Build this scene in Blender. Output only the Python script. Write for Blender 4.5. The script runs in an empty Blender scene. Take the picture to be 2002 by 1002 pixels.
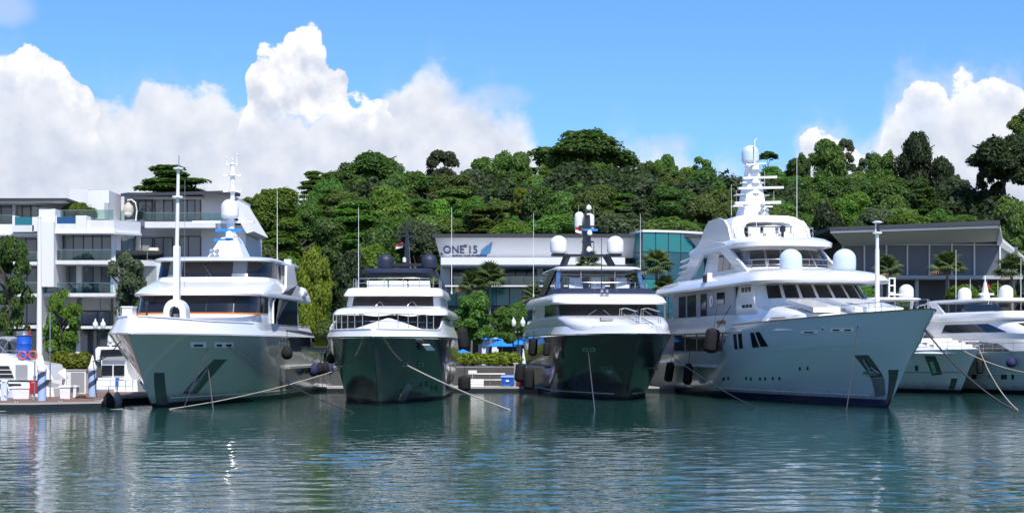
import bpy, bmesh, math, random
import numpy as np
from mathutils import Vector, Matrix, Euler
random.seed(7)
NPR = np.random.default_rng(11)
SC = bpy.context.scene
COL = SC.collection
CAMH, FPX, HZ, CX = 3.4, 3000.0, 680.0, 1001.0

# ---------------------------------------------------------------- camera, sky, sun, exposure
cam = bpy.data.objects.new('camera', bpy.data.cameras.new('camera'))
COL.objects.link(cam)
cam.location = (0, 0, CAMH)
cam.rotation_euler = (math.radians(90), 0, 0)
cam.data.sensor_width = 36
cam.data.lens = 36 * FPX / 2002
cam.data.shift_y = (HZ - 501) / 2002
cam.data.clip_start = 0.5
cam.data.clip_end = 6000
SC.camera = cam
SC.view_settings.view_transform = 'Standard'
SC.view_settings.look = 'None'
SC.view_settings.exposure = 0.42
SC.view_settings.gamma = 1.0
SC.view_settings.use_curve_mapping = False

SUN_EL, SUN_AZ = math.radians(55), math.radians(163)      # azimuth clockwise from +Y
sd = Vector((math.sin(SUN_AZ) * math.cos(SUN_EL), math.cos(SUN_AZ) * math.cos(SUN_EL), math.sin(SUN_EL)))
sun = bpy.data.objects.new('sun', bpy.data.lights.new('sun', 'SUN'))
COL.objects.link(sun)
sun.data.energy = 4.2
sun.data.angle = math.radians(0.5)
sun.data.color = (1.0, 0.955, 0.89)
sun.rotation_euler = sd.to_track_quat('Z', 'Y').to_euler()


class NT:
    """small helper round a node tree"""
    def __init__(s, tree):
        s.t = tree; s.n = tree.nodes; s.l = tree.links
    def new(s, typ, **kw):
        n = s.n.new(typ)
        for k, v in kw.items():
            setattr(n, k, v)
        return n
    def put(s, sock, v):
        if isinstance(v, bpy.types.NodeSocket):
            s.l.new(v, sock)
        else:
            sock.default_value = v
    def m(s, op, a, b=None, c=None, clamp=False):
        n = s.new('ShaderNodeMath', operation=op); n.use_clamp = clamp
        s.put(n.inputs[0], a)
        if b is not None: s.put(n.inputs[1], b)
        if c is not None: s.put(n.inputs[2], c)
        return n.outputs[0]
    def sstep(s, x, a, b):
        n = s.new('ShaderNodeMapRange', interpolation_type='SMOOTHSTEP')
        s.put(n.inputs['Value'], x); s.put(n.inputs['From Min'], a); s.put(n.inputs['From Max'], b)
        return n.outputs[0]
    def mix(s, f, a, b):
        n = s.new('ShaderNodeMix', data_type='RGBA')
        s.put(n.inputs[0], f); s.put(n.inputs[6], a); s.put(n.inputs[7], b)
        return n.outputs[2]
    def noise(s, vec, scale, detail=4, rough=0.55, dist=0.0, typ=None):
        n = s.new('ShaderNodeTexNoise')
        if typ: n.noise_type = typ
        if vec is not None: s.put(n.inputs['Vector'], vec)
        n.inputs['Scale'].default_value = scale; n.inputs['Detail'].default_value = detail
        n.inputs['Roughness'].default_value = rough; n.inputs['Distortion'].default_value = dist
        return n.outputs['Fac']
    def comb(s, x, y, z=0.0):
        n = s.new('ShaderNodeCombineXYZ')
        for i, v in enumerate((x, y, z)): s.put(n.inputs[i], v)
        return n.outputs[0]
    def curve(s, x, pts):
        n = s.new('ShaderNodeFloatCurve')
        s.put(n.inputs['Value'], x)
        c = n.mapping.curves[0]
        while len(c.points) < len(pts): c.points.new(0.5, 0.5)
        for p, (a, b) in zip(c.points, pts):
            p.location = (a, b); p.handle_type = 'AUTO_CLAMPED'
        n.mapping.update()
        return n.outputs[0]


def lin(r, g, b):
    f = lambda c: (c / 12.92 if c <= 0.04045 else ((c + 0.055) / 1.055) ** 2.4)
    return (f(r / 255), f(g / 255), f(b / 255), 1)


def make_world():
    w = bpy.data.worlds.new('World'); SC.world = w; w.use_nodes = True
    N = NT(w.node_tree); N.n.clear()
    out = N.new('ShaderNodeOutputWorld'); bg = N.new('ShaderNodeBackground')
    sky = N.new('ShaderNodeTexSky', sky_type='NISHITA')
    sky.sun_disc = False
    sky.sun_elevation = SUN_EL; sky.sun_rotation = SUN_AZ
    sky.altitude = 0; sky.air_density = 1.1; sky.dust_density = 0.25; sky.ozone_density = 3.0
    tc = N.new('ShaderNodeTexCoord')
    sep = N.new('ShaderNodeSeparateXYZ'); N.l.new(tc.outputs['Generated'], sep.inputs[0])
    x, y, z = sep.outputs
    az = N.m('ARCTAN2', x, y)
    el = N.m('ARCTAN2', z, N.m('SQRT', N.m('ADD', N.m('MULTIPLY', x, x), N.m('MULTIPLY', y, y))))
    # cloud coordinates: azimuth and elevation in radians
    p = N.comb(az, el, 0.0)
    big = N.noise(p, 9, 3, 0.5)
    mid = N.noise(p, 26, 5, 0.58)
    fine = N.noise(p, 70, 5, 0.62)
    vor = N.new('ShaderNodeTexVoronoi', feature='SMOOTH_F1'); vor.inputs['Scale'].default_value = 42
    warp = N.new('ShaderNodeVectorMath', operation='ADD')
    nz = N.new('ShaderNodeTexNoise'); nz.inputs['Scale'].default_value = 60; nz.inputs['Detail'].default_value = 4
    N.l.new(p, nz.inputs['Vector'])
    sc = N.new('ShaderNodeVectorMath', operation='SCALE'); sc.inputs['Scale'].default_value = 0.022
    N.l.new(nz.outputs['Color'], sc.inputs[0]); N.l.new(p, warp.inputs[0]); N.l.new(sc.outputs[0], warp.inputs[1])
    N.l.new(warp.outputs[0], vor.inputs['Vector'])
    vor.inputs['Smoothness'].default_value = 0.35
    puff = N.m('SUBTRACT', 0.5, vor.outputs['Distance'])           # cauliflower bumps
    t = N.m('MULTIPLY_ADD', az, 1.25, 0.5, clamp=True)              # az -0.4..0.4 -> 0..1
    A = lambda px: math.atan((px - CX) / FPX) * 1.25 + 0.5
    V = lambda py: (HZ - py) / FPX * 4.0
    def prof(pts):
        return N.m('MULTIPLY', N.curve(t, [(A(a), V(b + 14)) for a, b in pts]), 0.25)
    # grey-white bank low over the whole horizon
    bank = prof([(-200, 150), (0, 140), (110, 146), (190, 212), (245, 222), (290, 180), (400, 178), (480, 200), (620, 215), (760, 190), (840, 128),
                 (910, 165), (960, 190), (1030, 235), (1065, 330), (1140, 400), (1200, 272), (1290, 262), (1345, 300), (1400, 345), (1530, 330), (1580, 255),
                 (1630, 240), (1690, 290), (1730, 200), (1790, 165), (1850, 185), (1890, 158), (1975, 165), (2050, 240), (2300, 200)])
    # bright sunlit tower
    tow = prof([(-200, 140), (0, 122), (60, 118), (110, 122), (145, 158), (185, 215), (225, 330), (320, 430), (420, 400), (446, 300), (480, 190), (505, 110), (545, 88), (600, 62), (632, 85), (650, 118), (668, 128), (690, 165), (735, 190),
                (775, 250), (830, 420), (900, 470), (1500, 480), (1550, 330), (1590, 256), (1625, 246), (1660, 285), (1705, 300), (1732, 215), (1765, 178), (1800, 168), (1850, 188), (1885, 165), (1930, 158), (1975, 163), (2010, 200), (2120, 270), (2300, 420)])
    def dens(top, amp_m, amp_f, amp_p):
        d = N.m('SUBTRACT', top, el)
        d = N.m('ADD', d, N.m('MULTIPLY', N.m('SUBTRACT', mid, 0.5), amp_m))
        d = N.m('ADD', d, N.m('MULTIPLY', N.m('SUBTRACT', fine, 0.5), amp_f))
        return N.m('ADD', d, N.m('MULTIPLY', puff, amp_p))
    db = dens(bank, 0.045, 0.022, 0.016)
    dt = dens(tow, 0.026, 0.020, 0.030)
    soft = N.m('MULTIPLY_ADD', N.sstep(az, -0.12, 0.02), 0.016, 0.006)
    ab = N.sstep(db, N.m('MULTIPLY', soft, -0.6), soft)
    ab = N.m('MULTIPLY', ab, N.m('SUBTRACT', 1.0, N.m('MULTIPLY', N.sstep(big, 0.52, 0.72), 0.25)))
    at = N.sstep(dt, 0.0, 0.0035)
    low = N.sstep(N.m('ADD', el, N.m('MULTIPLY', N.m('SUBTRACT', mid, .5), .08)), 0.085, 0.12)
    at = N.m('MULTIPLY', at, low)
    at = N.m('MULTIPLY', at, N.m('SUBTRACT', 1.0, N.m('MULTIPLY', N.sstep(ab, .1, .6), N.m('MAXIMUM', N.sstep(dt, 0.022, 0.065), N.sstep(db, 0.002, 0.028)))))
    # wisps that fringe the bank
    wisp = N.m('MULTIPLY', N.sstep(N.m('ADD', dens(bank, 0.10, 0.04, 0.0), 0.025), 0.0, 0.07), 0.45)
    # colours: relief of the billows (difference towards the sun, up and right)
    def shade(scale, det, off):
        a = N.noise(p, scale, det, 0.55)
        q = N.comb(N.m('ADD', az, off * 0.45), N.m('ADD', el, off))
        b = N.noise(q, scale, det, 0.55)
        return N.m('SUBTRACT', a, b)
    rel = N.m('ADD', N.m('MULTIPLY', shade(22, 5, 0.012), 2.3), N.m('MULTIPLY', N.m('SUBTRACT', big, 0.5), 0.9))
    rim_b = N.m('SUBTRACT', 1.0, N.sstep(db, 0.0, 0.045))
    lb = N.m('ADD', N.m('ADD', 0.45, rel), N.m('MULTIPLY', rim_b, 0.25), clamp=True)
    cb = N.mix(lb, (0.45, 0.50, 0.61, 1), (0.70, 0.715, 0.755, 1))
    rim_t = N.m('SUBTRACT', 1.0, N.sstep(dt, 0.0, 0.05))
    lt = N.m('ADD', N.m('ADD', 0.33, N.m('MULTIPLY', shade(34, 5, 0.010), 4.0)), N.m('MULTIPLY', rim_t, 0.5), clamp=True)
    ct = N.mix(lt, (0.50, 0.54, 0.63, 1), (0.79, 0.79, 0.81, 1))
    # scale: the sky is in physical units and gets strength 0.1
    STR = 0.15
    skc = N.new('ShaderNodeMix', data_type='RGBA', blend_type='MULTIPLY'); skc.inputs[0].default_value = 1.0
    N.l.new(sky.outputs[0], skc.inputs[6]); skc.inputs[7].default_value = (0.385, 0.60, 0.90, 1)
    def up(c):
        v = N.new('ShaderNodeVectorMath', operation='SCALE'); v.inputs['Scale'].default_value = 1 / STR
        N.put(v.inputs[0], c); return v.outputs[0]
    # thin grey veils: upper left corner and right of the tower
    def veil(px, py, sx, sy):
        a = N.m('DIVIDE', N.m('SUBTRACT', az, math.atan((px - CX) / FPX)), sx / FPX); e = N.m('DIVIDE', N.m('SUBTRACT', el, math.atan((HZ - py) / FPX)), sy / FPX)
        d = N.m('ADD', N.m('MULTIPLY', a, a), N.m('MULTIPLY', e, e))
        return N.m('MULTIPLY', N.sstep(N.m('ADD', N.m('SUBTRACT', 1.0, d), N.m('MULTIPLY', N.m('SUBTRACT', mid, .5), 1.6)), 0.0, 1.1), .62)
    wisp = N.m('MAXIMUM', wisp, N.m('MAXIMUM', N.m('MAXIMUM', veil(5, 50, 85, 42), veil(970, 190, 90, 34)), veil(1290, 285, 90, 32)))
    c = N.mix(wisp, skc.outputs[2], up((0.44, 0.53, 0.67)))
    c = N.mix(ab, c, up(cb))
    c = N.mix(at, c, up(ct))
    N.l.new(c, bg.inputs['Color']); bg.inputs['Strength'].default_value = STR
    N.l.new(bg.outputs[0], out.inputs[0])
    w.cycles.sampling_method = 'MANUAL'; w.cycles.sample_map_resolution = 512
make_world()

# ---------------------------------------------------------------- helpers
def P(px, py, Y):
    """world point seen at photograph pixel (px, py) at depth Y"""
    return Vector(((px - CX) * Y / FPX, Y, CAMH - (py - HZ) * Y / FPX))
def X_(px, Y): return (px - CX) * Y / FPX
def Z_(py, Y): return CAMH - (py - HZ) * Y / FPX


MATS = {}
def mat(name, col, rough=0.5, metal=0.0, coat=0.0, var=0.06, scale=3.0, bump=0.0, bscale=30.0, spec=0.5, trans=0.0, stretch=None):
    if name in MATS: return MATS[name]
    m = bpy.data.materials.new(name); m.use_nodes = True
    N = NT(m.node_tree); b = N.n['Principled BSDF']
    tc = N.new('ShaderNodeTexCoord'); vec = tc.outputs['Object']
    if stretch:
        mp = N.new('ShaderNodeMapping'); mp.inputs['Scale'].default_value = stretch
        N.l.new(vec, mp.inputs[0]); vec = mp.outputs[0]
    f = N.noise(vec, scale, 5, 0.6)
    c0 = tuple(max(0, c * (1 - var)) for c in col[:3]) + (1,)
    c1 = tuple(min(1, c * (1 + var)) for c in col[:3]) + (1,)
    N.l.new(N.mix(f, c0, c1), b.inputs['Base Color'])
    N.l.new(N.m('MULTIPLY_ADD', f, 0.12, max(rough - 0.06, 0.01)), b.inputs['Roughness'])
    b.inputs['Metallic'].default_value = metal
    b.inputs['Coat Weight'].default_value = coat; b.inputs['Coat Roughness'].default_value = 0.04
    b.inputs['Specular IOR Level'].default_value = spec
    b.inputs['Transmission Weight'].default_value = trans
    if name.startswith('hull_'):                                  # salt and weed staining above the waterline, long soft waves in the plating
        sp = N.new('ShaderNodeSeparateXYZ'); N.l.new(tc.outputs['Object'], sp.inputs[0])
        ms = N.new('ShaderNodeMapping'); ms.inputs['Scale'].default_value = (2.5, 2.5, .35); N.l.new(tc.outputs['Object'], ms.inputs[0])
        st = N.m('MULTIPLY', N.m('SUBTRACT', 1.0, N.sstep(N.m('ADD', sp.outputs[2], N.m('MULTIPLY', N.noise(ms.outputs[0], 1.2, 5, .65), -.9)), -.15, .45)), .55)
        old = b.inputs['Base Color'].links[0].from_socket
        N.l.new(N.mix(st, old, (0.085, 0.085, 0.05, 1)), b.inputs['Base Color'])
        wv = N.new('ShaderNodeBump'); wv.inputs['Strength'].default_value = .5; wv.inputs['Distance'].default_value = .03
        N.l.new(N.noise(tc.outputs['Object'], .55, 2, .45), wv.inputs['Height'])
        N.l.new(wv.outputs[0], b.inputs['Normal']); N.l.new(wv.outputs[0], b.inputs['Coat Normal'])
    if bump > 0:
        bp = N.new('ShaderNodeBump'); bp.inputs['Strength'].default_value = bump; bp.inputs['Distance'].default_value = 0.02
        N.l.new(N.noise(vec, bscale, 4, 0.6), bp.inputs['Height']); N.l.new(bp.outputs[0], b.inputs['Normal'])
    MATS[name] = m
    return m


class MB:
    """collects shapes and links them as ONE mesh object"""
    def __init__(s): s.v = []; s.f = []
    def add(s, vs, fs):
        o = len(s.v); s.v += [tuple(v) for v in vs]; s.f += [tuple(i + o for i in f) for f in fs]; return s
    def box(s, x0, x1, y0, y1, z0, z1):
        return s.add([(x0, y0, z0), (x1, y0, z0), (x1, y1, z0), (x0, y1, z0), (x0, y0, z1), (x1, y0, z1), (x1, y1, z1), (x0, y1, z1)],
                     [(0, 3, 2, 1), (4, 5, 6, 7), (0, 1, 5, 4), (1, 2, 6, 5), (2, 3, 7, 6), (3, 0, 4, 7)])
    def obox(s, c, size, rot=(0, 0, 0)):
        M = Euler(rot).to_matrix(); c = Vector(c); a, b, d = [q / 2 for q in size]
        return s.add([M @ Vector((sx * a, sy * b, sz * d)) + c for sz in (-1, 1) for sx, sy in ((-1, -1), (1, -1), (1, 1), (-1, 1))],
                     [(0, 3, 2, 1), (4, 5, 6, 7), (0, 1, 5, 4), (1, 2, 6, 5), (2, 3, 7, 6), (3, 0, 4, 7)])
    def bar(s, a, b, w, h):
        """box section from a to b, w across and h high"""
        a, b = Vector(a), Vector(b); d = (b - a).normalized()
        up = Vector((0, 0, 1)) if abs(d.z) < 0.95 else Vector((0, 1, 0))
        sx = d.cross(up).normalized(); sz = sx.cross(d).normalized()
        vs = []
        for p in (a, b):
            for i, j in ((-1, -1), (1, -1), (1, 1), (-1, 1)): vs.append(p + sx * (i * w / 2) + sz * (j * h / 2))
        return s.add(vs, [(0, 1, 2, 3), (7, 6, 5, 4), (0, 4, 5, 1), (1, 5, 6, 2), (2, 6, 7, 3), (3, 7, 4, 0)])
    def tube(s, pts, r, n=8, closed=False):
        pts = [Vector(p) for p in pts]; k = len(pts)
        rr = r if isinstance(r, (list, tuple)) else [r] * k
        vs = []
        for i, p in enumerate(pts):
            d = (pts[min(i + 1, k - 1)] - pts[max(i - 1, 0)]).normalized()
            up = Vector((0, 0, 1)) if abs(d.z) < 0.9 else Vector((0, 1, 0))
            a = d.cross(up).normalized(); b = a.cross(d)
            for j in range(n):
                t = 2 * math.pi * j / n
                vs.append(p + (a * math.cos(t) + b * math.sin(t)) * rr[i])
        fs = [(i * n + j, i * n + (j + 1) % n, (i + 1) * n + (j + 1) % n, (i + 1) * n + j) for i in range(k - 1) for j in range(n)]
        fs += [tuple(range(n - 1, -1, -1)), tuple(range((k - 1) * n, k * n))]
        return s.add(vs, fs)
    def lathe(s, prof, c=(0, 0, 0), n=24, axis=None):
        """profile of (radius, height) turned round the vertical through c (or tilted to axis)"""
        M = Vector(axis).normalized().to_track_quat('Z', 'Y').to_matrix() if axis else Matrix.Identity(3)
        c = Vector(c); vs = []
        for r, z in prof:
            for j in range(n):
                t = 2 * math.pi * j / n
                vs.append(c + M @ Vector((r * math.cos(t), r * math.sin(t), z)))
        k = len(prof)
        fs = [(i * n + j, i * n + (j + 1) % n, (i + 1) * n + (j + 1) % n, (i + 1) * n + j) for i in range(k - 1) for j in range(n)]
        fs += [tuple(range(n - 1, -1, -1)), tuple(range((k - 1) * n, k * n))]
        return s.add(vs, fs)
    def loft(s, rings, closed=True, caps=True):
        n = len(rings[0]); vs = [p for r in rings for p in r]; k = len(rings)
        m = n if closed else n - 1
        fs = [(i * n + j, i * n + (j + 1) % n, (i + 1) * n + (j + 1) % n, (i + 1) * n + j) for i in range(k - 1) for j in range(m)]
        if caps: fs += [tuple(range(n - 1, -1, -1)), tuple(range((k - 1) * n, k * n))]
        return s.add(vs, fs)
    def prism(s, poly, z0, z1):
        return s.loft([[(x, y, z0) for x, y in poly], [(x, y, z1) for x, y in poly]])
    def slab(s, poly, n):
        """polygon of 3D points given the depth vector n"""
        n = Vector(n)
        return s.loft([[Vector(p) for p in poly], [Vector(p) + n for p in poly]])
    def build(s, name, m, parent=None, smooth=None, fix=True):
        me = bpy.data.meshes.new(name); me.from_pydata(s.v, [], s.f)
        if fix:
            bm = bmesh.new(); bm.from_mesh(me); bmesh.ops.recalc_face_normals(bm, faces=bm.faces); bm.to_mesh(me); bm.free()
        if m: me.materials.append(m)
        if smooth is not None:
            me.shade_smooth(); me.set_sharp_from_angle(angle=math.radians(smooth))
        o = bpy.data.objects.new(name, me); COL.objects.link(o)
        if parent: o.parent = parent
        return o


def tag(o, label=None, cat=None, group=None, kind=None):
    if label: o['label'] = label
    if cat: o['category'] = cat
    if group: o['group'] = group
    if kind: o['kind'] = kind
    return o
def thing(name, label, cat, loc=(0, 0, 0), rz=0.0, group=None):
    o = bpy.data.objects.new(name, None); COL.objects.link(o)
    o.location = loc; o.rotation_euler = (0, 0, rz); o.empty_display_size = 0.5
    return tag(o, label, cat, group)
def copy_tree(o, parent=None):
    c = o.copy(); COL.objects.link(c); c.parent = parent
    for ch in list(o.children): copy_tree(ch, c)
    return c
def twin(o, parent, loc=None, rot=None, scale=None, name=None):
    """another object on the same mesh data, under parent"""
    c = bpy.data.objects.new(name or o.name.split('.')[0], o.data); COL.objects.link(c); c.parent = parent
    if loc is not None: c.location = loc
    if rot is not None: c.rotation_euler = rot
    if scale is not None: c.scale = scale
    return c

# ---------------------------------------------------------------- materials
M = {}
M['white'] = mat('gelcoat_white', (0.80, 0.80, 0.79), 0.22, coat=0.5, var=0.03, scale=1.2)
M['white_dull'] = mat('paint_white', (0.74, 0.74, 0.73), 0.45, var=0.05, scale=2)
M['dome'] = mat('radome_white', (0.76, 0.77, 0.78), 0.3, var=0.03)
M['dome_blue'] = mat('radome_pale_blue', (0.56, 0.66, 0.76), 0.3, var=0.03)
M['black'] = mat('paint_black', (0.014, 0.016, 0.022), 0.3, coat=0.3)
M['navy'] = mat('canvas_navy', (0.018, 0.024, 0.05), 0.55)
M['pane'] = mat('window_dark_glass', (0.012, 0.014, 0.018), 0.04, spec=0.55, var=0.2, scale=0.4)
M['pane_painted_sky'] = mat('window_glass_painted_sky', (0.17, 0.20, 0.23), 0.05, spec=0.6, var=0.4, scale=0.6)  # paler glass: the reflected sky is put into the base colour
M['chrome'] = mat('stainless_steel', (0.62, 0.63, 0.64), 0.2, metal=1.0)
M['steel_dull'] = mat('steel_dull', (0.36, 0.37, 0.38), 0.35, metal=0.8)
M['rubber'] = mat('fender_cloth_black', (0.006, 0.006, 0.008), 0.85, bump=0.2, bscale=60)
M['fender_navy'] = mat('fender_cloth_navy', (0.016, 0.022, 0.085), 0.8, bump=0.2, bscale=60)
M['rope_pale'] = mat('rope_pale', (0.36, 0.33, 0.27), 0.85, bump=0.6, bscale=90)
M['rope_dark'] = mat('rope_dark', (0.03, 0.032, 0.035), 0.8, bump=0.4, bscale=90)
M['teak'] = mat('teak', (0.30, 0.17, 0.085), 0.55, var=0.25, scale=6, stretch=(8, 1, 8))
M['orange'] = mat('canvas_orange', (0.62, 0.19, 0.035), 0.7, var=0.1)
M['blue'] = mat('plastic_blue', (0.012, 0.10, 0.52), 0.4)
M['skyblue'] = mat('canvas_sky_blue', (0.016, 0.22, 0.72), 0.65, var=0.08)
M['red'] = mat('plastic_red', (0.42, 0.02, 0.025), 0.4)
M['grey'] = mat('grey_plastic', (0.30, 0.31, 0.32), 0.55)
M['boot'] = mat('boot_stripe_dark', (0.012, 0.016, 0.02), 0.35)
M['hull_champagne'] = mat('hull_paint_champagne_grey', (0.47, 0.49, 0.41), 0.16, metal=0.1, coat=0.7, var=0.05, scale=0.5)
M['hull_dark'] = mat('hull_paint_green_black', (0.052, 0.058, 0.050), 0.13, coat=0.5, var=0.12, scale=0.5)
M['hull_black'] = mat('hull_paint_brown_black', (0.032, 0.030, 0.027), 0.16, coat=0.25, spec=0.4, var=0.12, scale=0.5)
M['hull_blue'] = mat('hull_paint_ice_blue', (0.47, 0.57, 0.585), 0.18, coat=0.6, var=0.04, scale=0.5)
M['hull_pale'] = mat('hull_paint_pale_grey', (0.55, 0.58, 0.57), 0.2, coat=0.6, var=0.04)
M['concrete'] = mat('concrete_pale', (0.38, 0.37, 0.35), 0.85, var=0.15, scale=1.5, bump=0.3)
M['plank'] = mat('dock_planks_red_brown', (0.20, 0.105, 0.07), 0.75, var=0.2, scale=5, stretch=(6, 1, 6))
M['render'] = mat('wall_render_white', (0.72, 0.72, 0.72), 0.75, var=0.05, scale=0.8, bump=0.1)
M['render_grey'] = mat('wall_render_grey', (0.40, 0.41, 0.42), 0.8, var=0.07, scale=0.8)
# ---------------------------------------------------------------- boat building kit
def rp(r, q):
    """point on a deck plan ring r=(z, halfwidth, y_front, y_back, corner_depth, n); q in -2..2, 0 front centre, +-1 corner, +-2 stern"""
    z, w, yf, yb, c, n = r[:6]
    a = abs(q); sg = 1 if q >= 0 else -1
    if a <= 1:
        t = a * math.pi / 2
        x = w * math.sin(t) ** (2 / n); y = yf + c * (1 - max(math.cos(t), 0) ** (2 / n))
    else:
        x = w; y = (yf + c) + (yb - yf - c) * (a - 1)
        if len(r) > 6: x = w - r[6] * (a - 1) ** 2
    return Vector((sg * x, y, z))
QS = [-2, -1.75, -1.5, -1.25] + [round(-1 + i / 14, 4) for i in range(29)] + [1.25, 1.5, 1.75, 2]
QS = sorted(set(QS + [-0.03, 0.03, -0.01, 0.01]))
def ring(r): return [rp(r, q) for q in QS]
def mixr(a, b, t):
    return tuple(x + (y - x) * t for x, y in zip(a, b))
def qx(r, x):
    """q of the front point with lateral position x"""
    w, n = r[1], r[5]; f = min(abs(x) / w, 1)
    return math.copysign(math.asin(min(f ** (n / 2), 1)) / (math.pi / 2), x)
def qy(r, y, side):
    z, w, yf, yb, c, n = r[:6]
    return side * (1 + (y - yf - c) / (yb - yf - c)) if y > yf + c else side * 1.0
def tier(rings, mb=None):
    mb = mb or MB()
    return mb.loft([ring(r) for r in rings])
def pane_mb(ra, rb, q0, q1, off=0.02, thick=0.03, n=7, mb=None, skew0=0.0, skew1=0.0, v=1):
    """a closed sheet of glass or trim lying just proud of the surface between two rings"""
    mb = mb or MB(); outer = []; inner = []
    for j in range(v + 1):
        r = mixr(ra, rb, j / v)
        for i in range(n):
            a0 = q0 + skew0 * j / v; a1 = q1 + skew1 * j / v
            q = a0 + (a1 - a0) * i / (n - 1)
            p = rp(r, q); d = rp(r, q + 0.012) - rp(r, q - 0.012)
            nr = Vector((-d.y, d.x, 0)).normalized()
            if nr.dot(Vector((p.x, p.y - (r[2] + r[3]) / 2, 0))) < 0: nr = -nr
            outer.append(p + nr * off); inner.append(p - nr * (thick - off))
    k = len(outer); vs = outer + inner; fs = []
    for j in range(v):
        for i in range(n - 1):
            a = j * n + i
            fs += [(a, a + 1, a + n + 1, a + n), (k + a, k + a + n, k + a + n + 1, k + a + 1)]
    bd = [i for i in range(n)] + [j * n + n - 1 for j in range(1, v + 1)] + [v * n + i for i in range(n - 2, -1, -1)] + [j * n for j in range(v - 1, 0, -1)]
    for a, b in zip(bd, bd[1:] + bd[:1]): fs.append((a, b, k + b, k + a))
    return mb.add(vs, fs)
def rail_mb(path, h, nbar=2, r=0.022, post=1.0, mb=None):
    """guard rail over a path of deck points"""
    mb = mb or MB(); path = [Vector(p) for p in path]
    for b in range(nbar):
        z = h * (b + 1) / nbar
        mb.tube([p + Vector((0, 0, z)) for p in path], r if b == nbar - 1 else r * 0.7, 6)
    acc = 0; last = None
    for i, p in enumerate(path):
        if last is not None: acc += (p - last).length
        if last is None or acc >= post or i == len(path) - 1:
            mb.tube([p, p + Vector((0, 0, h))], r, 6); acc = 0
        last = p
    return mb
def ring_path(r, q0, q1, n=20):
    return [rp(r, q0 + (q1 - q0) * i / (n - 1)) for i in range(n)]
def dome_mb(r, h, c, n=28, mb=None):
    prof = [(r * 0.62, 0), (r * 0.80, 0.02), (r * 0.97, h * 0.10), (r, h * 0.18), (r, h - r * 0.92)]
    for i in range(1, 9):
        t = i / 8 * math.pi / 2; prof.append((max(r * math.cos(t), 0.01), h - r * 0.92 + r * 0.92 * math.sin(t)))
    return (mb or MB()).lathe(prof, c, n)


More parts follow.
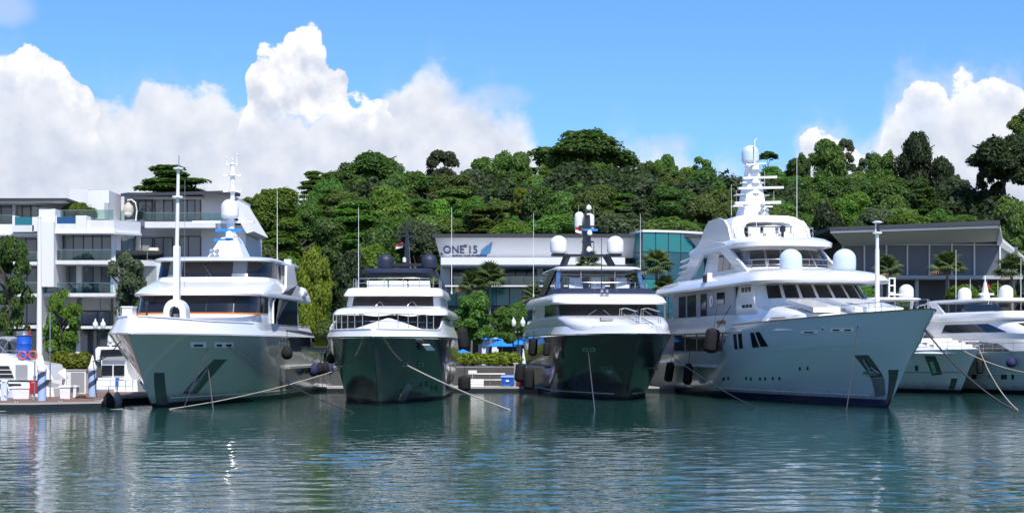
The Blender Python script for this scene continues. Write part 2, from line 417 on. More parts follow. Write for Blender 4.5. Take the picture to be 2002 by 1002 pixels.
class Yacht:
    def __init__(s, label, X, Y, rz, L, B, zb, zs, rake, sm=0.55, pw=1.7, qw=1.05, pd=2.5, qd=0.72, kw=0.9, fl=1.5, sp=1.8, step=None, name='motor_yacht', cat='yacht', taper=0.1, group=None, tum=None, kn=None):
        s.root = thing(name, label, cat, (X, Y, 0), rz, group); s.tum = tum; s.kn = kn
        s.X, s.Y, s.rz, s.L, s.B, s.zb, s.zs, s.rake = X, Y, rz, L, B, zb, zs, rake
        s.sm, s.pw, s.qw, s.pd, s.qd, s.kw, s.fl, s.sp, s.step, s.taper = sm, pw, qw, pd, qd, kw, fl, sp, step, taper
    def sheer(s, u):
        z = s.zs + (s.zb - s.zs) * (1 - u) ** s.sp
        if s.step:
            a, b, dz = s.step
            t = min(max((u - a) / (b - a), 0), 1); z -= dz * t * t * (3 - 2 * t)
        return z
    def hp(s, u, z, side):
        over = 0.0
        if s.tum and z > s.tum[0]: over = (z - s.tum[0]) * s.tum[1]; z_ = z; z = s.tum[0]
        else: z_ = z
        h = min(max(z / s.zb, -0.2), 1.3)
        hh = max(h, 0); e = hh ** s.fl
        if s.kn and hh > s.kn: e = s.kn ** s.fl + (hh - s.kn) * s.fl * s.kn ** (s.fl - 1) * 0.25
        x = min(u / s.sm, 1.0)
        p = s.pw + (s.pd - s.pw) * e; q = s.qw + (s.qd - s.qw) * e
        hb = s.B / 2 * (1 - (1 - x) ** p) ** q * (s.kw + (1 - s.kw) * min(e, 1.0))
        if h < 0: hb *= 1 + h * 1.5
        if u > 0.7: hb *= 1 - s.taper * ((u - 0.7) / 0.3) ** 2
        y0 = -s.rake * hh ** 0.9 + (2.0 * -h if h < 0 else 0)
        return Vector((side * max(hb + 0.03 - over * min(1, u * 9), 0.02), y0 + u * (s.L - y0) + over * max(0, 1 - u * 4), z_))
    def lp(s, px, py, dy):
        """local point seen at the pixel, at local depth dy behind the stem"""
        dx, dz = (px - CX) / FPX, -(py - HZ) / FPX
        c, n = math.cos(s.rz), math.sin(s.rz)
        t = (dy - n * s.X + c * s.Y) / (c - n * dx)
        wx, wy = t * dx - s.X, t - s.Y
        return Vector((c * wx + n * wy, dy, CAMH + t * dz))
    def world(s, p):
        c, n = math.cos(s.rz), math.sin(s.rz)
        return Vector((s.X + c * p.x - n * p.y, s.Y + n * p.x + c * p.y, p.z))
    def pix(s, p):
        w = s.world(p); return (CX + FPX * w.x / w.y, HZ - FPX * (w.z - CAMH) / w.y)
    def at(s, px, py, side):
        """(u, z) of the hull side point nearest to the pixel"""
        best = None; lo_u, hi_u, lo_z, hi_z = 0.0, 1.0, -0.1, s.zb * 1.25
        for it in range(4):
            for i in range(25):
                for j in range(25):
                    u = lo_u + (hi_u - lo_u) * i / 24; z = lo_z + (hi_z - lo_z) * j / 24
                    a, b = s.pix(s.hp(u, z, side)); d = (a - px) ** 2 + (b - py) ** 2
                    if best is None or d < best[0]: best = (d, u, z)
            du, dz = (hi_u - lo_u) / 10, (hi_z - lo_z) / 10
            lo_u, hi_u = max(best[1] - du, 0), min(best[1] + du, 1); lo_z, hi_z = best[2] - dz, best[2] + dz
        return best[1], best[2]
    def part(s, name, mb, m, parent=None, smooth=35, label=None):
        o = mb.build(name, M[m] if isinstance(m, str) else m, parent or s.root, smooth)
        if label: o['label'] = label
        return o
    def nrm(s, u, z, side):
        a = s.hp(min(u + 0.004, 1), z, side) - s.hp(max(u - 0.004, 0), z, side)
        b = s.hp(u, z + 0.03, side) - s.hp(u, z - 0.03, side)
        n = a.cross(b).normalized()
        return n if n.x * side > 0 else -n
    def skin(s, z0f, z1f, nz=10, nu=60, u0=0.0, u1=1.0, off=0.0, transom=True):
        """closed shell of the topsides between two height functions of u"""
        us = [u0 + (u1 - u0) * (i / nu) ** 1.6 for i in range(nu + 1)]
        rings = []
        for u in reversed(us):
            a, b = z0f(u), z1f(u)
            rings.append([s.hp(u, a + (b - a) * j / nz, -1) + Vector((-off, 0, 0)) for j in range(nz + 1)])
        for u in (us if u0 > 0 or True else us[1:]):
            a, b = z0f(u), z1f(u)
            rings.append([s.hp(u, a + (b - a) * j / nz, 1) + Vector((off, 0, 0)) for j in range(nz + 1)])
        mb = MB(); n = nz + 1
        vs = [p for r in rings for p in r]; k = len(rings)
        fs = [(i * n + j, i * n + j + 1, (i + 1) * n + j + 1, (i + 1) * n + j) for i in range(k - 1) for j in range(nz)]
        if transom and u1 >= 1.0:
            fs += [((k - 1) * n + j, (k - 1) * n + j + 1, j + 1, j) for j in range(nz)]
        mb.add(vs, fs); return mb
    def hull(s, m, deck='white_dull', boot_z=0.32, boot='boot', deck_drop=0.12):
        o = s.part('hull', s.skin(lambda u: boot_z, s.sheer, 12, 70), m, smooth=40)
        s.part('boot_stripe', s.skin(lambda u: -0.7, lambda u: boot_z - 0.004, 4, 50), boot, smooth=40)
        us = [i / 40 for i in range(41)]
        mb = MB(); vs = []; fs = []
        for u in us:
            z = s.sheer(u) - deck_drop
            vs += [s.hp(u, z, -1) * 1.0, s.hp(u, z, 1)]
        for i in range(40): fs.append((2 * i, 2 * i + 1, 2 * i + 3, 2 * i + 2))
        mb.add(vs, fs); s.part('deck', mb, deck)
        return o
    def patch(s, side, corners, off=0.03, thick=0.05, n=6, mb=None, px=True):
        """sheet lying on the hull side; four corners as pixels (or (u, z) pairs) in order round"""
        c = [s.at(a, b, side) for a, b in corners] if px else corners
        mb = mb or MB(); outer = []; inner = []
        for j in range(n):
            for i in range(n):
                a, b = i / (n - 1), j / (n - 1)
                u = (c[0][0] * (1 - a) + c[1][0] * a) * (1 - b) + (c[3][0] * (1 - a) + c[2][0] * a) * b
                z = (c[0][1] * (1 - a) + c[1][1] * a) * (1 - b) + (c[3][1] * (1 - a) + c[2][1] * a) * b
                p = s.hp(u, z, side); nn = s.nrm(u, z, side)
                outer.append(p + nn * off); inner.append(p + nn * (off - thick))
        k = n * n; fs = []
        for j in range(n - 1):
            for i in range(n - 1):
                a = j * n + i; fs += [(a, a + 1, a + n + 1, a + n), (k + a, k + a + n, k + a + n + 1, k + a + 1)]
        bd = list(range(n)) + [j * n + n - 1 for j in range(1, n)] + [(n - 1) * n + i for i in range(n - 2, -1, -1)] + [j * n for j in range(n - 2, 0, -1)]
        for a, b in zip(bd, bd[1:] + bd[:1]): fs.append((a, b, k + b, k + a))
        return mb.add(outer + inner, fs)
    def line(s, zf, side, u0, u1, h, off, n=40, mb=None, w=None):
        """moulding of height h that follows the hull side"""
        mb = mb or MB(); rings = []
        for i in range(n):
            u = u0 + (u1 - u0) * i / (n - 1); z = zf(u)
            p = s.hp(u, z, side); nn = s.nrm(u, z, side); nn = Vector((nn.x, nn.y, 0)).normalized()
            q = s.hp(u, z + h, side)
            rings.append([p - nn * 0.04, p + nn * off, q + nn * off, q - nn * 0.04])
        return mb.loft(rings)
    def hull_point(s, px, py, side, off=0.05):
        u, z = s.at(px, py, side); return s.hp(u, z, side) + s.nrm(u, z, side) * off


def fender_mb(r, h, n=18):
    """upright cylinder fender with rounded ends, hung from its top at the origin"""
    prof = [(0.02, 0), (r * 0.2, -0.02)]
    for i in range(1, 6): t = i / 5 * math.pi / 2; prof.append((r * math.sin(t) * 0.98 + 0.005, -0.02 - r * 0.55 * (1 - math.cos(t))))
    for i in range(0, 6): t = i / 5 * math.pi / 2; prof.append((max(r * math.cos(t), 0.015), -h + r * 0.55 * (1 - math.sin(t))))
    return MB().lathe(prof, (0, 0, 0), n)
def ball_fender_mb(r, n=20):
    prof = [(0.03, 0), (0.07, -0.06)]
    for i in range(0, 11):
        t = 0.25 + i / 10 * (math.pi - 0.28); prof.append((max(r * math.sin(t), 0.01), -0.06 - r * 1.0 - r * 1.0 * math.cos(t) * -1 * -1 + 0))
    return MB().lathe(prof, (0, 0, 0), n)
def fender(label, m, p, r, h, parent_line=0.6, kind='cyl', tilt=(0, 0, 0), group=None, r_line=0.018):
    """a fender hanging from a lanyard: a thing of its own"""
    t = thing('fender', label, 'fender', p, 0, group); t.rotation_euler = tilt
    if kind == 'cyl': b = fender_mb(r, h).build('body', m, t, 50)
    else:
        prof = [(0.03, 0.0), (0.06, -0.05), (r * 0.45, -0.12 * h), (r * 0.8, -0.3 * h), (r, -0.55 * h), (r * 0.93, -0.75 * h), (r * 0.65, -0.92 * h), (r * 0.25, -0.99 * h), (0.01, -h)]
        b = MB().lathe(prof, (0, 0, 0), 20).build('body', m, t, 60)
    MB().tube([(0, 0, -0.02), (0, 0.02, parent_line)], r_line, 6).build('lanyard', M['rope_dark'], t, 60)
    return t
def rope(label, a, b, m, r=0.03, sag=0.0, n=14, group=None, name='mooring_rope', cat='rope'):
    a, b = Vector(a), Vector(b); pts = []
    for i in range(n):
        t = i / (n - 1); p = a.lerp(b, t); p.z -= sag * 4 * t * (1 - t); pts.append(p)
    o = MB().tube(pts, r, 6).build(name, m, None, 60)
    return tag(o, label, cat, group)
def whip(y, px, py0, py1, dy, r=0.02, m='white_dull', name='antenna'):
    a = y.lp(px, py1, dy); b = y.lp(px, py0, dy)
    mb = MB().tube([a, a.lerp(b, 0.03), a.lerp(b, 0.031), b], [r * 2, r * 2, r, r * 0.45], 6)
    return y.part(name, mb, m)
# ================================================================ water, land, hill
def make_water():
    xs = np.concatenate([np.linspace(-900, -75, 12), np.linspace(-74, 74, 520), np.linspace(75, 900, 12)])
    ys = [-300, -100, 0, 18]
    y = 24.0
    while y < 134: ys.append(y); y += 0.085 + (y - 24) * 0.0022
    ys = np.array(ys)
    Xg, Yg = np.meshgrid(xs, ys)
    H = np.zeros_like(Xg); rng = np.random.default_rng(5)
    amp = 0.25 / (1 + np.exp((Yg - 56 + 4 * np.sin(Xg * 0.15)) / 4.0)) + 0.35 + 0.65 / (1 + np.exp((Yg - 74 + 5 * np.sin(Xg * 0.11 + 1.3) + 3 * np.sin(Xg * 0.31)) / 5.0))   # smoother near the boats
    w1 = np.sin(Xg * 0.13 + 1.7 * np.sin(Yg * 0.09 + 0.6) + 0.8 * np.sin(Xg * 0.05)); w2 = np.sin(Yg * 0.21 + Xg * 0.045 + 1.3 * np.sin(Xg * 0.08 + 2.0)); w3 = np.sin(Xg * 0.37 - Yg * 0.29 + 1.1 * np.sin(Yg * 0.16))
    patch = 0.82 + 0.30 * w1 * w2 + 0.20 * w3 * w2
    for i in range(100):
        lam = 0.30 * (1.8 / 0.30) ** rng.random()
        th = rng.normal(math.pi / 2, 1.0); k = 2 * math.pi / lam
        a = 0.0075 * lam ** 0.75 * (0.6 + 0.8 * rng.random()) * 0.155
        fade = np.clip((lam - 0.9 * (0.085 + (Yg - 24) * 0.0022) * 2) / 0.3, 0, 1)
        H += a * fade * np.sin(k * (Xg * math.cos(th) + Yg * math.sin(th)) + rng.random() * 6.28)
    H *= amp * patch
    edge = (np.abs(Xg) > 74.5) | (Yg < 20)
    H[edge] = 0
    nv = Xg.size; ny, nx = Xg.shape
    co = np.stack([Xg, Yg, H], -1).reshape(-1, 3).astype(np.float32)
    idx = np.arange(nv).reshape(ny, nx)
    q = np.stack([idx[:-1, :-1], idx[:-1, 1:], idx[1:, 1:], idx[1:, :-1]], -1).reshape(-1)
    me = bpy.data.meshes.new('water'); nf = len(q) // 4
    me.vertices.add(nv); me.vertices.foreach_set('co', co.ravel())
    me.loops.add(len(q)); me.loops.foreach_set('vertex_index', q.astype(np.int32))
    me.polygons.add(nf); me.polygons.foreach_set('loop_start', np.arange(nf, dtype=np.int32) * 4)
    me.update(calc_edges=True); me.shade_smooth()
    m = bpy.data.materials.new('harbour_water'); m.use_nodes = True
    N = NT(m.node_tree); b = N.n['Principled BSDF']
    tc = N.new('ShaderNodeTexCoord'); mp = N.new('ShaderNodeMapping'); mp.inputs['Scale'].default_value = (0.45, 1.0, 1.0)
    N.l.new(tc.outputs['Object'], mp.inputs[0])
    f = N.noise(tc.outputs['Object'], 0.03, 3, 0.5)
    N.l.new(N.mix(f, (0.012, 0.056, 0.043, 1), (0.016, 0.064, 0.053, 1)), b.inputs['Base Color'])
    b.inputs['Roughness'].default_value = 0.025; b.inputs['IOR'].default_value = 1.333
    h = N.m('ADD', N.m('MULTIPLY', N.noise(mp.outputs[0], 2.2, 3, 0.55), 1.0), N.m('MULTIPLY', N.noise(mp.outputs[0], 6.0, 2, 0.5), 0.35))
    bp = N.new('ShaderNodeBump'); bp.inputs['Strength'].default_value = 1.0; bp.inputs['Distance'].default_value = 0.013
    N.l.new(h, bp.inputs['Height']); N.l.new(bp.outputs[0], b.inputs['Normal'])
    me.materials.append(m)
    o = bpy.data.objects.new('water', me); COL.objects.link(o); tag(o, kind='structure')
    return o
make_water()

def sm(a, b, x):
    t = min(max((x - a) / (b - a), 0), 1); return t * t * (3 - 2 * t)
def hill_z(x, y):
    H = np.interp(x, [-140, -75, -45, -33, -24, 0, 12, 25, 45, 62, 75, 110, 160], [2, 3, 6, 15, 21, 23, 25, 23, 21, 23, 18, 20, 10])
    return 1.7 + H * sm(163, 232, y) - 6 * sm(245, 330, y)
def make_land():
    mb = MB(); nx, ny = 90, 60
    for j in range(ny):
        for i in range(nx):
            x = -180 + 360 * i / (nx - 1); y = 131.0 + (j / (ny - 1)) ** 1.3 * 500
            mb.v.append((x, y, hill_z(x, y) + (0.5 * math.sin(x * .5 + y * .3) if y > 175 else 0)))
    for j in range(ny - 1):
        for i in range(nx - 1):
            a = j * nx + i; mb.f.append((a, a + 1, a + nx + 1, a + nx))
    o = mb.build('ground', mat('ground_soil_and_moss', (0.045, 0.055, 0.028), 0.95, var=0.4, scale=0.3, bump=0.5, bscale=4), None, 80, fix=False)
    tag(o, kind='structure')
    far = MB().add([(-3000, 620, 1.2), (3000, 620, 1.2), (3000, 4000, 1.2), (-3000, 4000, 1.2)], [(0, 1, 2, 3)]).build('far_ground', MATS['ground_soil_and_moss'], None, fix=False)
    tag(far, kind='structure')
    q = MB().box(-180, 180, 130.2, 131.2, -1.0, 1.78)
    tag(q.build('quay_wall', mat('quay_wall_dark_stone', (0.09, 0.085, 0.075), 0.9, var=0.35, scale=1.2, bump=0.6, bscale=6), None), kind='structure')
    pv = MB().box(-180, 180, 131.25, 136.0, 1.60, 1.83)
    tag(pv.build('promenade', M['concrete'], None), kind='structure')
    tag(MB().add([(-900, -300, -5), (900, -300, -5), (900, 131, -5), (-900, 131, -5)], [(0, 1, 2, 3)]).build('seabed', MATS['ground_soil_and_moss'], None, fix=False), kind='structure')
make_land()
# ================================================================ villas
def thin_glass(name, tint, refl=0.25, alpha=0.55):
    m = bpy.data.materials.new(name); m.use_nodes = True
    N = NT(m.node_tree); N.n.clear(); out = N.new('ShaderNodeOutputMaterial')
    tr = N.new('ShaderNodeBsdfTransparent'); tr.inputs[0].default_value = tint
    gl = N.new('ShaderNodeBsdfGlossy'); gl.inputs['Roughness'].default_value = 0.02
    lw = N.new('ShaderNodeFresnel'); lw.inputs['IOR'].default_value = 1.5
    mx = N.new('ShaderNodeMixShader'); N.l.new(N.m('ADD', lw.outputs[0], refl * .2), mx.inputs[0])
    N.l.new(tr.outputs[0], mx.inputs[1]); N.l.new(gl.outputs[0], mx.inputs[2]); N.l.new(mx.outputs[0], out.inputs[0])
    return m
M['rail_glass'] = thin_glass('balustrade_glass', (0.62, 0.80, 0.77, 1))
M['pool_teal'] = mat('pool_water_behind_glass_teal', (0.01, 0.16, 0.20), 0.08, var=.2, scale=.6)
M['pool_blue'] = mat('pool_water_behind_glass_blue', (0.008, 0.08, 0.22), 0.08, var=.2, scale=.6)
M['house_pane'] = mat('window_glass_blue_grey', (0.115, 0.155, 0.19), 0.05, var=.45, scale=.35, spec=1.0)  # blue-grey base raised to carry the sky these panes reflect
M['curtain_pane'] = mat('curtained_glass', (0.25, 0.27, 0.27), 0.12, var=.35, scale=2.0, stretch=(3, 3, .15), spec=.6)
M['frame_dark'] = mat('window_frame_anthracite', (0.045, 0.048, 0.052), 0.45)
M['roof_dark'] = mat('roof_edge_anthracite', (0.04, 0.044, 0.05), 0.6)
M['slab'] = mat('slab_edge_white', (0.66, 0.66, 0.655), 0.8, var=.16, scale=1.1, bump=.1, stretch=(1, 1, .25))
M['wall_warm'] = mat('wall_grey_white', (0.60, 0.60, 0.60), 0.8, var=.06)  # even grey-white, slightly darker than the white render


class House:
    def __init__(s, name, label, px, Y, cat='house', group=None):
        s.Y = Y; s.x0 = X_(px, Y); s.r = thing(name, label, cat, (s.x0, Y, 0), 0, group); s.k = Y / FPX
    def x(s, px, d=0): return X_(px, s.Y + d) - s.x0
    def z(s, py, d=0): return Z_(py, s.Y + d)
    def box(s, name, m, px0, px1, py0, py1, d0, d1, par=None, label=None):
        """box whose front face (at depth d0) covers these pixels"""
        x0, x1 = s.x(px0, d0), s.x(px1, d0); z0, z1 = s.z(py1, d0), s.z(py0, d0)
        o = MB().box(x0, x1, d0, d1, z0, z1).build(name, M[m], par or s.r)
        if label: o['label'] = label
        return o
    def glazing(s, edges, py0, py1, d, curtains=(), m='house_pane', frame=True, par=None):
        """window panes between the pixel edges, in a dark frame"""
        f = None
        if frame:
            x0, x1 = s.x(edges[0], d), s.x(edges[-1], d); z0, z1 = s.z(py1, d), s.z(py0, d); t = .09
            mb = MB().box(x0, x1, d, d + .12, z1 - t, z1).box(x0, x1, d, d + .12, z0, z0 + t)
            for e in edges: mb.box(s.x(e, d) - t / 2, s.x(e, d) + t / 2, d + .002, d + .118, z0 + t, z1 - t)
            f = mb.build('window', M['frame_dark'], par or s.r)
        for i, (a, b) in enumerate(zip(edges, edges[1:])):
            x0, x1 = s.x(a, d) + .05, s.x(b, d) - .05
            MB().box(x0, x1, d + .04, d + .07, s.z(py1, d) + .09, s.z(py0, d) - .09).build('pane', M['curtain_pane' if i in curtains else m], f or par or s.r)
    def balustrade(s, edges, py0, py1, d, d2=None):
        for a, b in zip(edges, edges[1:]):
            MB().box(s.x(a, d) + .02, s.x(b, d) - .02, d, d + .02, s.z(py1, d), s.z(py0, d)).build('balustrade_pane', M['rail_glass'], s.r)
        MB().box(s.x(edges[0], d), s.x(edges[-1], d), d - .02, d + .04, s.z(py0, d), s.z(py0, d) + .045).build('handrail', M['steel_dull'], s.r)

V1 = House('villa', 'leftmost white villa behind the dark tree, with teal glass-fronted pool on its terrace', 30, 141)
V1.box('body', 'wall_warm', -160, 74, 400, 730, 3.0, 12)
V1.box('roof', 'roof_dark', -160, 131, 387, 392, -.5, 12)
V1.box('roof_soffit', 'slab', -160, 128, 392, 395, -.3, 11)
V1.glazing([-60, -36, -12, 2, 24], 396, 436, 2.6, (0,)); V1.glazing([30, 43, 60, 74], 396, 434, 2.6, (0, 2))
V1.box('pillar', 'render', 24, 30, 395, 436, 2.3, 3)
V1.box('wall', 'wall_warm', 74, 132, 395, 440, 3.2, 8)
V1.box('parapet', 'render', -160, 27, 438, 455, 0, 1)
V1.box('pool_wall', 'slab', 24, 66, 440, 453, -.9, 1)
V1.box('pool_pane', 'pool_teal', 29, 63, 424, 440, -.85, -.75); V1.box('pool_post', 'render', 24, 29, 421, 440, -.9, 1); V1.box('pool_post', 'render', 63, 75, 424, 452, -.9, 1)
V1.balustrade([-60, -20, 24], 421, 437, .1); V1.balustrade([63, 76, 90], 406, 425, .3)
for py, h in ((454, 7), (510, 9), (572, 9), (634, 9)): V1.box('floor_slab', 'slab', -160, 73, py + 1, py + h - 1.5, -.6, 3)
V1.glazing([-60, -20, 6, 20, 32], 461, 509, 2.5, (2, 3)); V1.glazing([32, 50, 72], 461, 509, 2.5, (0,))
V1.glazing([-60, -20, 10, 34, 52, 72], 520, 571, 2.5, (1, 3)); V1.balustrade([-60, -20, 20, 72], 552, 571, -.4)
V1.glazing([-60, -20, 10, 34, 52, 72], 582, 633, 2.5, (2,)); V1.balustrade([-60, 0, 36, 72], 492, 509, -.4)
V1.glazing([-60, -20, 20, 44, 72], 645, 700, 2.5)

V2 = House('villa', 'middle white villa with blue pool window, roof bush and wide bay of glass', 170, 140)
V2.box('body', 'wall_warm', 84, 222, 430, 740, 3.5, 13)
V2.box('fin_wall', 'render', 73, 105, 433, 560, -1.6, 6); V2.box('fin_wall', 'slab', 76, 104, 408, 433, 1, 6); V2.box('fin_post', 'render', 100, 108, 408, 440, -1.2, 1)
V2.box('fin_wall', 'render_grey', 74, 82, 560, 720, -1.4, 6)
V2.box('parapet', 'slab', 166, 223, 430, 452, -.8, 1.2)
V2.box('pool_wall', 'slab', 105, 150, 437, 453, -1.0, 1); V2.box('pool_pane', 'pool_blue', 111, 147, 424, 437, -.95, -.85)
V2.box('pool_post', 'render', 106, 111, 421, 437, -1.0, 1); V2.box('pool_post', 'render', 148, 169, 421, 452, -1.1, 1.2)
V2.box('parapet_foot', 'render', 104, 224, 452, 456, -1.2, 2)
V2.balustrade([108, 126, 148, 170, 186, 204, 222], 411, 430, .4)
V2.glazing([105, 125, 143, 163, 181, 199, 217], 456, 507, 1.0, (1,)); V2.balustrade([86, 105, 128, 150, 172, 195, 220], 488, 507, -.6)
V2.box('corner_pillar', 'render', 217, 225, 455, 507, .2, 2.6)
V2.box('floor_slab', 'slab', 82, 226, 508.5, 516, -1, 4)
V2.box('wall_panel', 'wall_warm', 82, 101, 518, 571, 2.0, 3)
V2.glazing([101, 120, 135, 149], 519, 571, 2.2, (1,)); V2.box('pillar', 'render', 149, 159, 518, 571, 1.6, 3); V2.glazing([159, 182, 198, 216], 519, 571, 2.2, (1,))
V2.box('corner_pillar', 'render', 216, 223, 518, 571, .2, 2.6)
V2.balustrade([82, 112, 142, 172, 202, 222], 553, 571, -.6)
V2.box('floor_slab', 'slab', 82, 226, 572.5, 579, -1, 4)
for a, b in ((108, 150), (160, 196), (197, 216)): V2.box('shutter', 'grey', a, b, 581, 606, 2.0, 2.2)
V2.glazing([100, 130, 160, 190, 216], 607, 634, 2.4); V2.box('floor_slab', 'slab', 82, 226, 636.5, 642, -1, 4)
V2.glazing([100, 130, 148], 645, 700, 2.6, m='house_pane'); V2.box('pillar', 'render', 148, 157, 643, 710, .4, 1); V2.glazing([157, 190, 216], 645, 700, 2.6)
V2.box('stair_tower', 'slab', 136, 173, 370, 410, 6, 10); V2.box('stair_tower', 'render', 172, 213, 372, 428, 4.5, 9); V2.box('stair_side', 'render_grey', 204, 212, 396, 428, 4.3, 4.5)
# angled bay at the corner, turned to the right
def slanted(h, name, m, pxa, da, pxb, db, py0a, py1a, t=.3, py0b=None, py1b=None):
    py0b = py0a if py0b is None else py0b; py1b = py1a if py1b is None else py1b
    a0 = Vector((h.x(pxa, da), da, h.z(py1a, da))); a1 = Vector((a0.x, da, h.z(py0a, da)))
    b0 = Vector((h.x(pxb, db), db, h.z(py1b, db))); b1 = Vector((b0.x, db, h.z(py0b, db)))
    n = Vector((-(db - da), b0.x - a0.x, 0)).normalized() * t
    return MB().slab([a0, b0, b1, a1], n).build(name, M[m], h.r)
slanted(V2, 'parapet', 'render', 223, -.8, 275, 3.2, 430, 453, .4, 434, 456)
slanted(V2, 'parapet_foot', 'render', 224, -1.2, 277, 3.0, 453, 457, 1.0, 456, 460)
for i in range(4):
    f0, f1 = i / 4, (i + 1) / 4
    slanted(V2, 'pane', 'house_pane', 226 + 48 * f0 + .6, 1.6 + 3 * f0, 226 + 48 * f1 - .6, 1.6 + 3 * f1, 458, 507, .1)
slanted(V2, 'floor_slab', 'slab', 226, -1, 320, 4.2, 507, 518, 3, 510, 520)
for i in range(3): slanted(V2, 'balustrade_pane', 'rail_glass', 226 + 31 * i + .4, -.6 + 1.6 * i, 257 + 31 * i - .4, 1.0 + 1.6 * i, 489, 507, .02, 490, 508)
slanted(V2, 'wall', 'render', 312, 3.2, 319, 3.6, 520, 575, .5)
for i in range(3): slanted(V2, 'curtain_pane', 'curtain_pane', 226 + 28.6 * i + .5, 2 + .5 * i, 254.6 + 28.6 * i - .5, 2.5 + .5 * i, 520, 572, .1)
slanted(V2, 'floor_slab', 'slab', 226, -1, 320, 3.6, 572, 581, 3)
slanted(V2, 'lower_wall', 'render_grey', 226, 1, 330, 4.0, 582, 740, .5)

V3 = House('villa', 'right white villa set back under a dark sloping roof edge, behind the champagne yacht', 350, 148)
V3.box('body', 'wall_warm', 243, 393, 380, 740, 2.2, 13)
V3.box('side_wall', 'render', 393, 452, 379, 600, 2.0, 13)
V3.box('side_wing', 'render', 418, 480, 440, 600, 4.0, 14)
ro = MB().add([(V3.x(236, -1), -1, V3.z(378, -1)), (V3.x(455, -1), -1, V3.z(372, -1)), (V3.x(470, 8), 8, V3.z(378, 8)), (V3.x(250, 12), 12, V3.z(376, 12)),
               (V3.x(236, -1), -1, V3.z(384, -1)), (V3.x(455, -1), -1, V3.z(378.5, -1)), (V3.x(470, 8), 8, V3.z(384, 8)), (V3.x(250, 12), 12, V3.z(382, 12))],
              [(0, 1, 2, 3), (7, 6, 5, 4), (0, 4, 5, 1), (1, 5, 6, 2), (2, 6, 7, 3), (3, 7, 4, 0)]).build('roof', M['roof_dark'], V3.r)
V3.box('fascia', 'wall_warm', 243, 393, 384, 388, 1.0, 2.2)
V3.glazing([256, 270, 285, 297], 389, 434, 1.9, (0,)); V3.glazing([303, 320, 337], 387, 434, 1.9, (0,)); V3.glazing([349, 366, 381, 392], 386, 434, 1.9, (2,))
V3.box('balcony', 'slab', 283, 421, 433, 445, -1.6, 2.4); V3.balustrade([283, 303, 330, 357, 393, 414, 436], 416, 433, -1.4)
V3.box('balcony', 'slab', 223, 283, 431, 441, 1.0, 3); V3.balustrade([223, 243, 263, 283], 413, 431, 1.0)
V3.glazing([277, 298], 463, 508, 2.0, (0,)); V3.glazing([302, 319, 337], 463, 508, 1.9, (0, 1)); V3.glazing([350, 368, 392], 461, 508, 1.9)
V3.box('terrace_slab', 'slab', 222, 420, 508, 519, 0.5, 3); V3.box('terrace_wall', 'render', 310, 322, 519, 600, .6, 3)
gb = MB().slab([(V3.x(452, 3), 3, V3.z(380, 3)), (V3.x(496, 3), 3, V3.z(452, 3)), (V3.x(482, 3), 3, V3.z(456, 3)), (V3.x(444, 3), 3, V3.z(392, 3))], (0, 9, 0)).build('gable_roof', M['render'], V3.r)

# things on the terraces
def terrace(name, label, cat, px, py, Y): return thing(name, label, cat, P(px, py, Y))
u = terrace('patio_umbrella', 'closed beige patio umbrella on the corner terrace of the villas', 'umbrella', 270, 508, 144)
MB().lathe([(.04, 0), (.04, 2.9), (.01, 2.95)], (0, 0, 0), 8).build('pole', M['steel_dull'], u, 40)
MB().lathe([(.05, .75), (.30, .85), (.22, 1.5), (.26, 1.7), (.12, 2.4), (.05, 2.85)], (0, 0, 0), 9).build('canopy', mat('canvas_beige', (.50, .45, .36), .8), u, 30)
MB().lathe([(.35, 0), (.35, .08), (.06, .12)], (0, 0, 0), 12).build('base', M['grey'], u, 30)
c = terrace('covered_chair', 'garden chair under a beige cover beside the closed umbrella', 'chair', 300, 508, 144.5)
MB().loft([[(-.55, -.4, 0), (.55, -.4, 0), (.55, .4, 0), (-.55, .4, 0)], [(-.5, -.38, .7), (.5, -.38, .7), (.5, .38, .75), (-.5, .38, .75)], [(-.4, 0, 1.15), (.4, 0, 1.15), (.4, .35, 1.2), (-.4, .35, 1.2)]]).build('cover', MATS['canvas_beige'], c)
e = terrace('hanging_chair', 'egg-shaped hanging chair on a curved white stand on the upper terrace', 'chair', 255, 432, 147)
MB().tube([(.5, 0, 0), (.62, 0, 1.0), (.5, 0, 1.75), (.1, 0, 2.05), (-.3, 0, 2.0)], .07, 8).lathe([(.6, 0), (.6, .06), (.05, .08)], (.1, 0, 0), 14).build('stand', M['white'], e, 40)
MB().lathe([(.1, .4), (.42, .6), (.52, 1.0), (.42, 1.45), (.1, 1.8)], (-.2, 0, 0), 12).build('basket', MATS['canvas_beige'], e, 40)
MB().lathe([(.05, .5), (.38, .6), (.4, .78), (.05, .85)], (-.2, -.15, 0), 10).build('cushion', M['white_dull'], e, 40)
s_ = terrace('garden_sofa', 'beige cushioned sofa on the terrace left of the wide glass bay', 'sofa', 95, 507, 140)
MB().box(-.9, .9, -.4, .4, .25, .5).build('seat', MATS['canvas_beige'], s_); MB().box(-.9, .9, .3, .45, .5, .95).build('backrest', MATS['canvas_beige'], s_)
for x in (-.95, .85): MB().box(x, x + .1, -.4, .45, 0, .7).build('armrest', M['grey'], s_)

